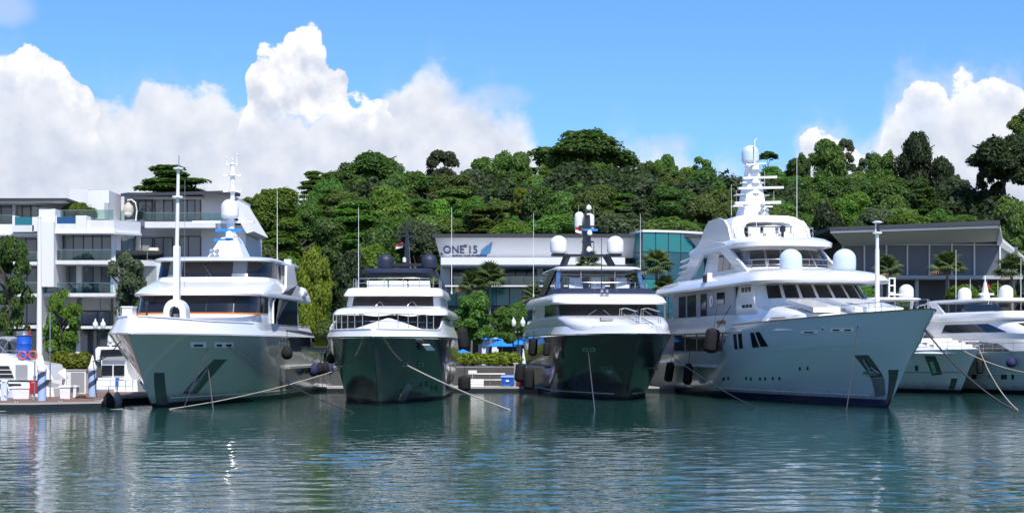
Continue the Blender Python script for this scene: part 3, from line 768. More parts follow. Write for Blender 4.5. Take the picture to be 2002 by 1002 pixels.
# ================================================================ marina club
M['teal_light'] = mat('teal_glass_light', (0.012, 0.19, 0.20), 0.07, var=.18, scale=.4, spec=.6)
M['teal_mid'] = mat('teal_glass_mid', (0.010, 0.085, 0.125), 0.06, var=.25, scale=.4, spec=.6)
M['teal_dark'] = mat('teal_glass_dark', (0.008, 0.06, 0.07), 0.06, var=.35, scale=.5, spec=.6)
M['sign_blue'] = mat('sign_letters_blue', (0.02, 0.055, 0.16), 0.45)
M['logo_blue'] = mat('sign_logo_blue', (0.05, 0.27, 0.52), 0.45)
Kc = House('marina_club', 'white marina clubhouse with blue lettering and flat dark roof behind the dark yachts', 1030, 152, 'building')
Kc.box('body', 'wall_warm', 866, 1240, 520, 640, 5, 22)
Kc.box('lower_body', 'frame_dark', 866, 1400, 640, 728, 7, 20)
Kc.box('roof', 'roof_dark', 845, 1442, 457, 464, -1.5, 26)
# inclined sign wall
sw = MB().slab([(Kc.x(850, -1.2), -1.2, Kc.z(464, -1.2)), (Kc.x(1440, -1.2), -1.2, Kc.z(464, -1.2)), (Kc.x(1430, .2), .2, Kc.z(504, .2)), (Kc.x(861, .2), .2, Kc.z(504, .2))], (0, .5, .1)).build('sign_wall', mat('sign_wall_pale', (.70, .70, .70), .7, var=.05), Kc.r)
Kc.box('side_wall', 'wall_warm', 861, 880, 504, 640, 2, 12)
Kc.box('canopy_band', 'render', 862, 1222, 503, 517, -2.4, 5)
Kc.box('canopy_edge', 'slab', 862, 1222, 517, 519.5, -2.3, 5)
Kc.glazing([885, 904, 922, 943, 962, 985, 1008, 1030, 1050], 521, 557, 4.6, (3,), 'teal_mid'); Kc.box('pillar', 'render', 1050, 1062, 519, 560, 2, 5)
Kc.glazing([1062, 1090, 1120, 1150, 1180, 1206, 1222], 521, 557, 4.6, (), 'teal_mid')
Kc.box('balcony_slab', 'slab', 868, 1222, 557, 560, -1.2, 5)
Kc.balustrade([885, 912, 940, 968, 996, 1024, 1050, 1078, 1106, 1134, 1162, 1190, 1222], 541, 557, -1)
Kc.glazing([868, 892, 918, 944, 970, 996, 1022, 1048, 1074, 1100, 1126, 1152, 1178, 1204, 1222], 561, 598, .8, (), 'teal_light', )
Kc.glazing([868, 892, 918, 944, 970, 996, 1022, 1048, 1074, 1100, 1126, 1152, 1178, 1204, 1222], 598, 640, 1.2, (), 'teal_dark')
for px in (880, 935, 950, 1010, 1070, 1130, 1190, 1250, 1310): Kc.box('column', 'render_grey', px, px + 9, 640, 726, 4, 4.5)
# lettering
def words(txt, size, loc, rot, m, name, par, ext=.03, sx=1.0, off=0.0):
    cu = bpy.data.curves.new(name, 'FONT'); cu.body = txt; cu.size = size; cu.extrude = ext; cu.offset = off; cu.space_character = 1.05
    t = bpy.data.objects.new(name, cu); COL.objects.link(t)
    dg = bpy.context.evaluated_depsgraph_get(); me = bpy.data.meshes.new_from_object(t.evaluated_get(dg))
    bpy.data.objects.remove(t); me.materials.clear(); me.materials.append(m)
    o = bpy.data.objects.new(name, me); COL.objects.link(o); o.parent = par; o.location = loc; o.rotation_euler = rot; o.scale = (sx, 1, 1)
    return o
sg = thing('club_sign', 'blue ONE 15 lettering with slanted sail emblem on the clubhouse wall', 'sign', (Kc.x0, Kc.Y, 0))
tilt = math.atan2(1.4, Kc.z(464, -1.2) - Kc.z(504, .2)); ry = (math.radians(90) + tilt, 0, 0)
def onw(px, py):
    f = (py - 464) / 40; d = -1.2 + 1.4 * f - .08
    return Vector((Kc.x(px, d), d, Kc.z(py, d)))
words('ONE', 1.22, onw(866.5, 495), ry, M['sign_blue'], 'lettering', sg, sx=.80, off=.012)
words('15', 1.22, onw(914, 495), ry, M['sign_blue'], 'lettering', sg, sx=.82, off=.012)
words('\u00b0', 1.1, onw(906, 492), ry, M['sign_blue'], 'degree_sign', sg)
MB().slab([onw(869, 494.6) + Vector((0, .03, 0)), onw(932, 494.6) + Vector((0, .03, 0)), onw(932, 502.5) + Vector((0, .03, 0)), onw(869, 502.5) + Vector((0, .03, 0))], (0, .03, 0)).build('strip', M['render'], sg)
words('MARINA CLUB SINGAPORE', .30, onw(883, 501), ry, M['sign_blue'], 'small_lettering', sg, sx=.92, off=.004)
for i in range(6):
    f = i / 6; xa = 940 + 22 * f
    yb = 503 - 1.5 * i; yt = 489 - 16 * (f + .08)
    MB().slab([onw(xa - 3, 502 - 1.2 * i), onw(xa - .6, 502 - 1.2 * i), onw(xa + 4.4, 489 - 2.8 * i), onw(xa + 2, 487 - 2.8 * i)], (0, .05, 0)).build('emblem_stripe', M['logo_blue'], sg)
MB().tube([onw(863.5, 494), onw(862, 497), onw(864, 499), onw(865.5, 496), onw(863.5, 494)], .035, 6).build('emblem', M['sign_blue'], sg)

# curved glass rotunda
Rg = thing('glass_rotunda', 'curved teal glass pavilion at the right end of the clubhouse', 'building', (X_(1300, 150), 150, 0))
plan = [(1222, 157), (1232, 153.5), (1243, 150.5), (1256, 149.2)] + [(1256 + 26 * i - i * i * .35, 149.2 + .12 * i * i) for i in range(1, 9)]
rx = lambda p: Vector((X_(p[0], p[1]) - X_(1300, 150), p[1] - 150, 0))
rows = [(453.5, 492, 'teal_light'), (492, 545, 'teal_mid'), (545, 565, 'teal_light'), (565, 612, 'teal_mid'), (612, 650, 'teal_dark')]
ztop = Z_(453.5, 149.2)
for i in range(len(plan) - 1):
    a, b = rx(plan[i]), rx(plan[i + 1]); d = (b - a).normalized(); n = Vector((-d.y, d.x, 0))
    for r, (y0, y1, m) in enumerate(rows):
        z0, z1 = Z_(y1, 149.2) + .03, Z_(y0, 149.2) - .03
        if i < 2 and r == 0: m = 'teal_mid'
        p = MB().slab([a + d * .05 + Vector((0, 0, z0)), b - d * .05 + Vector((0, 0, z0)), b - d * .05 + Vector((0, 0, z1)), a + d * .05 + Vector((0, 0, z1))], n * .06).build('pane', M[m], Rg)
    MB().bar(a + Vector((0, 0, Z_(650, 149.2))) + n * .1, a + Vector((0, 0, ztop)) + n * .1, .09, .12).build('mullion', M['frame_dark'], Rg)
top = [rx(p) for p in plan]
MB().slab([p + Vector((0, -.12, ztop)) for p in top] + [Vector((top[-1].x, 16, ztop)), Vector((top[0].x, 16, ztop))], (0, 0, .22)).build('roof_edge', M['render'], Rg)
MB().slab([p + Vector((0, .5, 1.7)) for p in top] + [Vector((top[-1].x, 15, 1.7)), Vector((top[0].x, 15, 1.7))], (0, 0, 12.4)).build('core', mat('interior_dark_teal', (.01, .03, .035), .7), Rg)

# ================================================================ restaurant pavilion at the right
Rp = House('pavilion', 'grey pavilion with wide upswept roof and white mullions behind the ice-blue bow', 1800, 150, 'building')
eave = [(1622, 444, 447.5, -3.5), (1955, 430, 437, -3.5)]
ea = [Vector((Rp.x(a, d), d, Rp.z(b, d))) for a, b, c, d in eave]; eb = [Vector((Rp.x(a, d), d, Rp.z(c + 2, d))) for a, b, c, d in eave]
wl_ = [Vector((Rp.x(1648, 3), 3, Rp.z(476, 3))), Vector((Rp.x(1960, 3), 3, Rp.z(466, 3)))]
bk = [Vector((Rp.x(1622, -3.5), 16, Rp.z(462, 3))), Vector((Rp.x(1992, 3) + 2, 16, Rp.z(462, 3)))]
MB().add([ea[0], ea[1], bk[1] + Vector((0, 0, .6)), bk[0] + Vector((0, 0, .6)), eb[0], eb[1], bk[1], bk[0]], [(0, 1, 2, 3), (7, 6, 5, 4), (0, 4, 5, 1), (1, 5, 6, 2), (2, 6, 7, 3), (3, 7, 4, 0)]).build('roof', M['roof_dark'], Rp.r)
MB().add([eb[0] + Vector((.1, .15, -.03)), eb[1] + Vector((-.1, .15, -.03)), wl_[1], wl_[0], eb[0] + Vector((.1, .15, -.25)), eb[1] + Vector((-.1, .15, -.25)), wl_[1] + Vector((0, 0, -.3)), wl_[0] + Vector((0, 0, -.3))],
         [(0, 1, 2, 3), (7, 6, 5, 4), (0, 4, 5, 1), (1, 5, 6, 2), (2, 6, 7, 3), (3, 7, 4, 0)]).build('soffit', mat('soffit_pale_plaster', (.66, .65, .62), .9, var=.06), Rp.r)
MB().add([eb[1], wl_[1], wl_[1] + Vector((5.5, 6, -2.5)), eb[1] + Vector((1.6, 6, -1.2)), eb[1] + Vector((0, 0, -.3)), wl_[1] + Vector((0, 0, -.3)), wl_[1] + Vector((5.5, 6, -2.8)), eb[1] + Vector((1.6, 6, -1.5))],
         [(0, 1, 2, 3), (7, 6, 5, 4), (0, 4, 5, 1), (1, 5, 6, 2), (2, 6, 7, 3), (3, 7, 4, 0)]).build('side_soffit', MATS['soffit_pale_plaster'], Rp.r)
ed = [1648, 1690, 1733, 1774, 1817, 1861, 1905, 1955]
M['screen'] = mat('pavilion_grey_screen', (.10, .115, .14), .35, var=.12, scale=2)
for a, b in zip(ed, ed[1:]):
    MB().box(Rp.x(a, 3) + .08, Rp.x(b, 3) - .08, 3.1, 3.2, Rp.z(538, 3), Rp.z(470, 3)).build('screen_panel', M['screen'], Rp.r)
for a in ed: MB().box(Rp.x(a, 3) - .07, Rp.x(a, 3) + .07, 2.95, 3.15, Rp.z(538, 3), Rp.z(474, 3)).build('mullion', M['render'], Rp.r)
MB().box(Rp.x(1646, 3), Rp.x(1958, 3), 2.9, 3.08, Rp.z(479, 3), Rp.z(477, 3)).build('transom', M['slab'], Rp.r)
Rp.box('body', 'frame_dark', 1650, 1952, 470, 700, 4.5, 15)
Rp.box('side_glazing', 'house_pane', 1955, 1990, 482, 545, 5, 5.2)
Rp.box('floor_slab', 'render_grey', 1640, 2000, 538, 545, 1.5, 10)
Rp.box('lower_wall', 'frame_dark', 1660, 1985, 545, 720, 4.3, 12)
for px in (1668, 1720, 1790, 1850, 1925, 1975): Rp.box('column', 'render_grey', px, px + 6, 545, 720, 2.2, 2.5)
# far orange-roofed house on the ridge
Oh = House('ridge_house', 'house with bright orange tiled roof between the trees on the right ridge', 1905, 236)
Oh.box('wall', 'render', 1876, 1932, 418, 440, 1, 8)
for a, b, c, d in ((1868, 1905, 408, 421), (1896, 1934, 399, 414)):
    MB().slab([(Oh.x(a), 0, Oh.z(d)), (Oh.x(b), 0, Oh.z(d - 3)), (Oh.x(b - 6), 4, Oh.z(c)), (Oh.x(a + 8), 4, Oh.z(c + 2))], (0, .3, .35)).build('roof', mat('roof_tiles_orange', (.55, .12, .03), .7, var=.2, scale=2), Oh.r)
# ================================================================ the four big yachts
GY = 'big motor yachts moored stern to the quay'
def front_panes(y, ra, rb, xs, gap=0.05, off=0.03, m='pane', name='window', n=6, lean=0.0):
    """one pane object for each interval between the lateral positions xs"""
    res = []
    for a, b in zip(xs, xs[1:]):
        q0, q1 = qx(ra, a + gap / 2), qx(ra, b - gap / 2)
        res.append(y.part(name, pane_mb(ra, rb, q0, q1, off, 0.04, n, skew0=lean, skew1=lean), m, smooth=60))
    return res
def side_panes(y, ra, rb, side, ys, gap=0.06, off=0.03, m='pane', name='window', lean=0.0):
    for a, b in zip(ys, ys[1:]):
        y.part(name, pane_mb(ra, rb, qy(ra, a + gap / 2, side), qy(ra, b - gap / 2, side), off, 0.04, 3, skew0=lean, skew1=lean), m, smooth=60)
def slit_mb(y, side, a, b, h, px=True, off=0.03):
    return y.patch(side, [a, b, (b[0], b[1] + h), (a[0], a[1] + h)], off)
def hawse(y, side, x0, y0, x1, y1, holes=1, m='chrome'):
    """polished fairlead plate with a dark throat"""
    o = y.part('fairlead', y.patch(side, [(x0, y0), (x1, y0), (x1, y1), (x0, y1)], 0.06, 0.08), m)
    for i in range(holes):
        a = x0 + (x1 - x0) * (i + 0.22) / holes; b = x0 + (x1 - x0) * (i + 0.78) / holes
        y.part('throat', y.patch(side, [(a, y0 + (y1 - y0) * .25), (b, y0 + (y1 - y0) * .25), (b, y1 - (y1 - y0) * .25), (a, y1 - (y1 - y0) * .25)], 0.075, 0.03), 'black', o)
def portholes(y, side, pts, r=5, name='porthole'):
    for (a, b) in pts:
        y.part(name, y.patch(side, [(a - r * .55, b - r), (a + r * .55, b - r), (a + r * .55, b + r), (a - r * .55, b + r)], 0.025, 0.04, 4), 'pane')
def wiper(y, a, b):
    y.part('wiper', MB().tube([a, b], 0.025, 5), 'steel_dull')
def cluster(y, p, n=4, r=0.14, m='chrome', name='searchlight'):
    mb = MB()
    for i in range(n):
        q = p + Vector(((i % 2) * 0.34 - 0.17, 0, (i // 2) * 0.32))
        mb.lathe([(0.02, 0.25), (r * .6, 0.2), (r, 0), (r * .9, -0.02), (r * .6, 0.03)], q, 12, axis=(0, 1, 0.0))
    return y.part(name, mb, m, smooth=40)

# ---------------------------------------------------------------- first from the left: champagne hull
A = Yacht('pale champagne-grey hulled yacht with orange foredeck cover and tall white foremast', -20.4, 87.2, -0.059, 34, 8.2, 4.2, 4.15, 4.4, sm=0.5,
          pw=1.5, qw=1.15, pd=2.9, qd=0.74, kw=0.9, fl=1.3, step=(0.575, 0.60, 1.0), group=GY, tum=(4.2, 0.55))
A.hull('hull_champagne', boot_z=0.28)
def a_top(u):
    return 4.95 + 0.18 * max(0, 1 - u * 6)
bul = A.part('bulwark', A.skin(lambda u: 4.19, a_top, 6, 60, 0.0, 0.83, off=0.02, transom=False), 'white', smooth=40)
cap = MB()
for sd_ in (-1, 1): A.line(lambda u: a_top(u), sd_, 0.004, 0.83, 0.06, 0.08, 60, cap)
A.part('cap_rail', cap, 'white', bul)
for sd_ in (-1, 1):
    A.part('rub_rail', A.line(lambda u: 4.15, sd_, 0.0, 0.58, 0.09, 0.06, 50), 'white')
    A.part('fender_step', A.line(lambda u: 2.0, sd_, 0.55, 0.94, 0.16, 0.35, 30), 'white')
    A.part('stripe', A.line(lambda u: 0.5, sd_, 0.06, 1.0, 0.06, 0.012, 50), 'white_dull')
ha = [(3.0, 3.72, 16.8, 28, 1.0, 4), (4.2, 3.72, 16.8, 28, 1.0, 4)]
A.part('main_deck_house', tier(ha), 'white')
for sd_ in (-1, 1): side_panes(A, ha[0], ha[1], sd_, [18.0, 19.6, 22.4, 25.2, 27.6])
w1 = [(4.1, 3.95, 7.8, 22, 3.6, 3.4), (5.62, 3.95, 8.0, 22, 3.4, 3.4), (6.7, 3.9, 8.5, 22, 3.2, 3.4)]
A.part('lower_superstructure', tier(w1), 'white', smooth=30)
A.part('window_frame', pane_mb(w1[1], w1[2], -1.15, 1.0, 0.012, 0.03, 40), 'black', smooth=60)
front_panes(A, w1[1], w1[2], [-3.8, -2.6, -0.95, 0.95, 2.6, 3.5], 0.05)
A.part('window', pane_mb(w1[1], w1[2], 0.86, 1.06, 0.03, 0.04, 6), 'pane')
wl = (5.0, 3.95, 8.0, 22, 3.4, 3.4)
A.part('side_window', pane_mb(wl, w1[2], qy(w1[1], 15.0, 1), qy(w1[1], 21.6, 1), 0.03, 0.05, 8), 'pane')
A.part('side_window', pane_mb(wl, w1[2], -qy(w1[1], 15.0, 1), -qy(w1[1], 21.6, 1), 0.03, 0.05, 8), 'pane')
# orange foredeck cover at the foot of the windscreen
cv = [(5.15, 3.6, 6.6, 13, 3.4, 3.4), (5.56, 3.5, 6.7, 13, 3.4, 3.4), (5.62, 3.3, 7.3, 13, 4.0, 2.5)]
A.part('foredeck_cover', pane_mb(cv[0], cv[1], -0.98, -0.42, 0.25, 0.5, 12), 'orange')
A.part('teak_cap', pane_mb((5.50, 3.95, 7.7, 22, 3.4, 3.4), (5.60, 3.95, 7.7, 22, 3.4, 3.4), -0.42, 0.92, 0.12, 0.16, 20), 'orange')
b1 = [(6.66, 3.9, 8.6, 25, 3.4, 3.4), (6.68, 4.16, 7.9, 25.3, 3.6, 3.4), (6.80, 4.2, 7.9, 25.5, 3.6, 3.5), (7.2, 4.08, 9.2, 25.3, 3.4, 3.5), (7.72, 3.9, 11.4, 25, 3.0, 3.4), (7.76, 3.7, 11.8, 24.6, 2.8, 3.4)]
A.part('brow', tier(b1), 'white', smooth=50)
w2 = [(7.7, 3.78, 12.0, 21, 2.8, 3.6), (8.02, 3.76, 12.2, 21, 2.8, 3.6), (9.05, 3.7, 12.7, 21, 2.6, 3.6)]
A.part('upper_superstructure', tier(w2), 'white', smooth=30)
A.part('window_frame', pane_mb(w2[1], w2[2], -1.2, 1.2, 0.012, 0.03, 40), 'black', smooth=60)
for i_, o_ in enumerate(front_panes(A, w2[1], w2[2], [-3.55, -2.75, -1.75, -0.1, 1.55, 2.5, 3.3], 0.05)):
    if i_ in (1, 4): o_.data.materials[0] = M['pane_painted_sky']; o_['label'] = 'paler window with the sky reflection put into its glass colour'
side_panes(A, w2[1], w2[2], 1, [15.6, 16.9]); side_panes(A, w2[1], w2[2], -1, [15.6, 16.9])
r2 = [(9.02, 3.72, 12.2, 22, 2.8, 3.6), (9.06, 3.92, 11.7, 22.4, 2.9, 3.6), (9.16, 3.95, 11.7, 22.4, 2.9, 3.6), (9.32, 3.75, 12.4, 22.0, 2.8, 3.6), (9.42, 3.2, 14, 21.4, 2.6, 3.4)]
A.part('roof', tier(r2), 'white', smooth=50)
for a, b in (((0.2, 12.2, 8.05), (-0.35, 12.55, 8.75)), ((2.1, 12.75, 8.05), (1.65, 13.1, 8.7))): wiper(A, a, b)
# curved side wings
for sd_ in (-1, 1):
    pts = [(13.0, 5.0), (13.5, 5.0), (14.6, 6.7), (17, 7.5), (17.2, 9.0), (19.5, 9.2), (20.6, 7.8), (22.6, 7.5), (22.6, 6.9), (14.4, 6.9), (13.0, 6.4)]
    A.part('side_wing', MB().slab([(sd_ * 3.98, y, z) for y, z in pts], (sd_ * 0.16, 0, 0)), 'white')
A.part('air_slot', slit_mb(A, 1, (557, 641), (611, 651), 5.5, off=0.05), 'black')
A.part('grille', A.patch(1, [(499, 628), (507, 630), (508, 639), (501, 637)], 0.05), 'grey')
# satellite mast
tr = A.lp(450, 500, 19); x0 = tr.x
MZ = lambda py: A.lp(450, py, 19).z
ped = [[(x0 + sx * w, 19 + sy * d + o, z) for sx, sy in ((-1, -1), (1, -1), (1, 1), (-1, 1))] for z, w, d, o in
       ((9.35, 1.35, 1.3, -.3), (10.1, 1.0, 1.0, 0), (10.9, 0.62, 0.7, .25), (11.1, 0.45, 0.5, .3))]
mast = A.part('mast', MB().loft(ped).tube([(x0, 19.2, 11.0), (x0, 19.2, MZ(428)), (x0 + .1, 19.2, MZ(392))], [0.28, .26, .18], 12).tube([(x0 + 0.12, 19.2, MZ(390)), (x0 + 0.12, 19.2, MZ(320))], 0.16, 10), 'white', smooth=30)
A.part('radome', dome_mb(0.60, 1.34, (x0 - 0.02, 19, MZ(427))), 'dome', mast, 50)
for py, w in ((375, 0.66), (344, 0.66), (322, 0.42)):
    A.part('spreader', MB().lathe([(0.1, 0), (w * .5, 0.02), (w * .5, 0.1), (0.1, 0.16)], (x0 + 0.12, 19.2, MZ(py)), 14).bar((x0 + 0.12 - w, 19.2, MZ(py) + .06), (x0 + 0.12 + w, 19.2, MZ(py) + .06), 0.16, 0.1), 'white', mast, 40)
for dx, h in ((-.3, .5), (0.1, .4), (.42, .75)):
    A.part('lamp', MB().lathe([(0.04, 0), (0.04, h - .12), (0.075, h - .1), (0.075, h), (0.01, h + .03)], (x0 + dx, 19.2, MZ(321)), 8), 'white_dull', mast)
A.part('cross_arm', MB().bar((x0 - 2.7, 19.3, MZ(433)), (x0 + 1.6, 19.3, MZ(433)), 0.3, 0.16), 'white', mast)
for py, x1, x2 in ((451, -0.9, 0.95), (470, -1.0, 0.35)):
    A.part('radar_bar', MB().bar((x0 + x1, 18.6, MZ(py)), (x0 + x2, 18.6, MZ(py)), 0.24, 0.2), 'skyblue', mast)
A.part('radar_pedestal', MB().lathe([(0.3, 0), (0.25, .4), (0.12, .5)], (x0 + 0.05, 18.6, MZ(466)), 12), 'white', mast, 40)
cluster(A, A.lp(419, 500, 15.5), 4, 0.17)
for px, a, b in ((467, 400, 436), (476, 395, 436)): whip(A, px, a, b, 19.5, 0.02)
whip(A, 542, 372, 510, 17.5, 0.028, 'white_dull')
A.part('crane', MB().box(3.3, 3.75, 20.2, 20.7, 8.6, 9.6).box(3.4, 3.65, 20.3, 20.6, 7.6, 8.7), 'white_dull')
lr = A.part('life_raft', MB().lathe([(0.05, -.7), (0.32, -.62), (0.4, -.3), (0.4, .3), (0.32, .62), (0.05, .7)], (4.0, 22.8, 7.35), 14, axis=(0, 1, 0)), 'white', smooth=45)
A.part('strap', MB().tube([(4.0, 22.6, 7.79), (4.0, 22.6, 6.9)], 0.03, 6), 'rope_dark', lr)
# foremast with its arched housing on the bow
f0 = A.lp(345, 620, 0.5); fx = f0.x; FZ = lambda py: A.lp(345, py, 0.5).z
arc = []
for i in range(17):
    t = math.pi * i / 16; arc.append((fx + 0.64 * math.cos(t), FZ(609) + 0.72 * math.sin(t)))
outer = [(fx + 0.72, FZ(637))] + arc + [(fx - 0.72, FZ(637))]
inner = [(fx + 0.30, FZ(637))] + [(fx + 0.30 * math.cos(math.pi * i / 10), FZ(610) + 0.34 * math.sin(math.pi * i / 10)) for i in range(11)] + [(fx - 0.30, FZ(637))]
fm = A.part('foremast_housing', MB().slab([(x, 0.1, z) for x, z in outer] + [(x, 0.1, z) for x, z in reversed(inner)], (0, 0.9, 0)), 'white')
A.part('opening', MB().box(fx - .3, fx + .3, 0.7, 0.75, FZ(637), FZ(600)), 'black', fm)
A.part('winch', MB().lathe([(0.2, 0), (0.2, .3), (0.14, .4), (0.2, .7)], (fx, 0.45, FZ(637)), 12), 'steel_dull', fm, 40)
pole = MB()
pole.loft([[(fx + sx * w, 0.6 + sy * w, z) for sx, sy in ((-1, -1), (1, -1), (1, 1), (-1, 1))] for w, z in ((0.17, FZ(595)), (0.17, FZ(482)), (0.11, FZ(480)))])
pole.tube([(fx, .6, FZ(483)), (fx + 0.08, .6, FZ(328))], [0.12, 0.09], 10)
po = A.part('foremast', pole, 'white', smooth=40)
A.part('platform', MB().lathe([(0.2, 0), (0.32, .03), (0.32, .12), (0.1, .14)], (fx + .04, .6, FZ(387)), 12).lathe([(0.2, 0), (0.3, .03), (0.3, .1), (0.1, .14)], (fx + .08, .6, FZ(331)), 12), 'white', po, 40)
A.part('whip', MB().tube([(fx + .1, .6, FZ(328)), (fx + .12, .6, FZ(304))], 0.025, 5), 'steel_dull', po)
A.part('stay', MB().tube([(fx + .36, .9, FZ(560)), (fx + .38, .9, FZ(350))], 0.012, 5), 'steel_dull', po)
# bow fittings
A.part('deck_locker', MB().box(-2.3, -1.7, 1.6, 2.4, 4.9, 5.75).box(-2.35, -1.65, 1.55, 2.45, 5.75, 5.83), 'white')
A.part('jack_staff', MB().tube([A.lp(287, 640, 0), A.lp(287, 592, 0)], 0.05, 8).lathe([(0.02, 0), (0.1, .05), (0.1, .2), (0.02, .25)], A.lp(287, 596, 0), 10), 'black')
A.part('guard_rail', rail_mb([A.hp(u, a_top(u) + .03, -1) for u in (0.03, 0.06, 0.1, 0.14, 0.18, 0.22)], 0.5, 2, 0.02), 'chrome')
A.part('stem_guard', A.patch(1, [(301, 728), (321, 728), (330, 790), (307, 790)], 0.02), 'hull_dark')
for c in ([(418, 702), (443, 702), (385, 769), (357, 769)],):
    pk = A.part('anchor_pocket', A.patch(1, c, 0.02), 'hull_dark')
    A.part('anchor', A.patch(1, [(388, 738), (396, 736), (374, 764), (366, 764)], 0.10, 0.1).tube([A.hull_point(405, 716, 1, .1), A.hull_point(372, 760, 1, .1)], .06, 6), 'steel_dull', pk)
pk = A.part('anchor_pocket', A.patch(-1, [(262, 738), (276, 742), (290, 768), (276, 766)], 0.02), 'hull_dark')
A.part('anchor', A.patch(-1, [(270, 748), (276, 750), (282, 762), (276, 761)], 0.1, 0.1), 'steel_dull', pk)
hawse(A, 1, 371, 669, 402, 678, 1, 'white'); hawse(A, 1, 418, 669, 455, 678, 2, 'white')  # white instead of chrome, so the bright sky reflection sits in the paint
for k in range(3): A.part('vent_slot', A.patch(1, [(548 + k * 6, 662), (551 + k * 6, 662), (549 + k * 6, 672), (546 + k * 6, 672)], 0.02), 'grey')
A.part('aft_bulwark', MB().slab([(3.75, 24, 3.05), (3.8, 33.6, 3.05), (3.8, 33.6, 3.45), (3.75, 24, 3.45)], (-.12, 0, 0)), 'hull_champagne')
A.part('teak_rail', MB().bar((3.75, 24, 3.5), (3.78, 33.7, 3.5), 0.22, 0.07), 'teak')
A.part('swim_platform', MB().prism([(-3.6, 33.6), (3.9, 33.0), (3.9, 35.4), (-3.6, 35.4)], 0.35, 0.6), 'white')
A.part('gangway_rail', rail_mb([(4.0, 30.5 + i * .8, 0.5) for i in range(6)], 1.5, 2, 0.025, 0.7), 'steel_dull')

# ---------------------------------------------------------------- second: dark hull, navy domes
Bt = Yacht('dark green-black hulled yacht with navy hardtop, twin navy domes and white foredeck tent', -8.07, 92.7, -0.012, 28, 7.9, 4.0, 3.95, 3.1, sm=0.42,
           pw=1.45, qw=1.15, pd=3.0, qd=0.92, kw=0.84, fl=1.15, group=GY, tum=(4.1, 0.45))
Bt.hull('hull_dark', boot_z=0.2)
def b_top(u):
    t = min(max((u - 0.20) / 0.14, 0), 1); return 4.52 + 0.62 * t * t * (3 - 2 * t)
bb = Bt.part('bulwark', Bt.skin(lambda u: 4.1, b_top, 5, 60, 0.0, 0.7, off=0.0, transom=False), 'white', smooth=40)
cp = MB()
for sd_ in (-1, 1):
    Bt.line(b_top, sd_, 0.003, 0.7, 0.05, 0.06, 60, cp)
    Bt.part('rub_rail', Bt.line(lambda u: 4.0, sd_, 0.0, 0.98, 0.10, 0.07, 60), 'chrome')
    Bt.part('stripe', Bt.line(lambda u: 0.34, sd_, 0.08, 1.0, 0.05, 0.012, 40), 'chrome')
Bt.part('cap_rail', cp, 'white', bb)
Bt.part('foredeck_tent', MB().add([(-1.75, 1.0, 4.52), (2.1, 1.0, 4.52), (2.3, 6.5, 4.6), (-1.9, 6.5, 4.6), (0.28, 2.6, 5.26), (0.28, 5.2, 5.3)],
        [(0, 1, 4), (1, 2, 5, 4), (2, 3, 5), (3, 0, 4, 5), (0, 3, 2, 1)]), 'white_dull')
Bt.part('guard_rail', rail_mb([Bt.hp(u, b_top(u), -1) * 1 + Vector((.15, .1, 0)) for u in (0.24, 0.2, 0.16, 0.12, 0.085, 0.055, 0.03, 0.012)] + [Bt.hp(u, b_top(u), 1) + Vector((-.15, .1, 0)) for u in (0.012, 0.03, 0.055, 0.085, 0.12, 0.16, 0.2)], 0.92, 2, 0.024, 0.85), 'chrome')
w1 = [(4.0, 3.55, 7.0, 20, 2.4, 4.2), (4.55, 3.55, 7.0, 20, 2.4, 4.2), (5.55, 3.5, 7.8, 20, 2.2, 4.2)]
Bt.part('lower_superstructure', tier(w1), 'white', smooth=30)
Bt.part('window_frame', pane_mb(w1[1], w1[2], -1.35, 1.35, 0.012, 0.03, 40), 'black', smooth=60)
front_panes(Bt, w1[1], w1[2], [-3.3, -2.2, -0.75, 0.75, 2.2, 3.3], 0.06)
for sd_ in (-1, 1): side_panes(Bt, w1[1], w1[2], sd_, [10.4, 12.4, 14.6])
b1 = [(5.52, 3.55, 7.3, 22, 2.2, 4.2), (5.55, 3.78, 6.7, 22.2, 2.3, 4.4), (5.64, 3.8, 6.75, 22.2, 2.3, 4.4), (5.95, 3.65, 7.6, 22, 2.2, 4.4), (6.1, 3.4, 9.0, 21.6, 2.2, 4.2)]
br = Bt.part('brow', tier(b1), 'white', smooth=50)
dr = MB()
for x0_, x1_ in ((-1.9, 0.35), (0.45, 2.4)):
    vs = []; fs = []
    for i in range(9):
        t = i / 8; x = x0_ + (x1_ - x0_) * t; y = 6.62 + abs(x / 3.8) ** 3 * 0.8; d = 0.16 * math.sin(math.pi * t)
        vs += [(x, y, 5.86), (x, y - .05, 5.62 - d), (x, y + .05, 5.62 - d), (x, y + .08, 5.86)]
    for i in range(8):
        for j in range(4): fs.append((i * 4 + j, i * 4 + (j + 1) % 4, i * 4 + 4 + (j + 1) % 4, i * 4 + 4 + j))
    fs += [(3, 2, 1, 0), (32, 33, 34, 35)]
    dr.add(vs, fs)
Bt.part('awning', dr, 'white_dull', br, 50)
w2 = [(6.05, 3.2, 9.6, 19, 1.8, 5), (6.2, 3.2, 9.6, 19, 1.8, 5), (6.86, 3.12, 10.0, 19, 1.8, 5)]
Bt.part('upper_superstructure', tier(w2), 'white', smooth=30)
Bt.part('window_frame', pane_mb(w2[1], w2[2], qx(w2[1], -2.72), qx(w2[1], 2.72), 0.012, 0.03, 30), 'black', smooth=60)
front_panes(Bt, w2[1], w2[2], [-2.7, -0.92, 0.92, 2.7], 0.03)
side_panes(Bt, w2[1], w2[2], 1, [12.7, 14, 16.5], m='grey'); side_panes(Bt, w2[1], w2[2], -1, [12.7, 14, 16.5])
for x in (-1.1, -.6, 1.0, 1.6): wiper(Bt, (x, 9.45, 6.22), (x + (.25 if x in (-1.1, 1.0) else -.25), 9.62, 6.5))
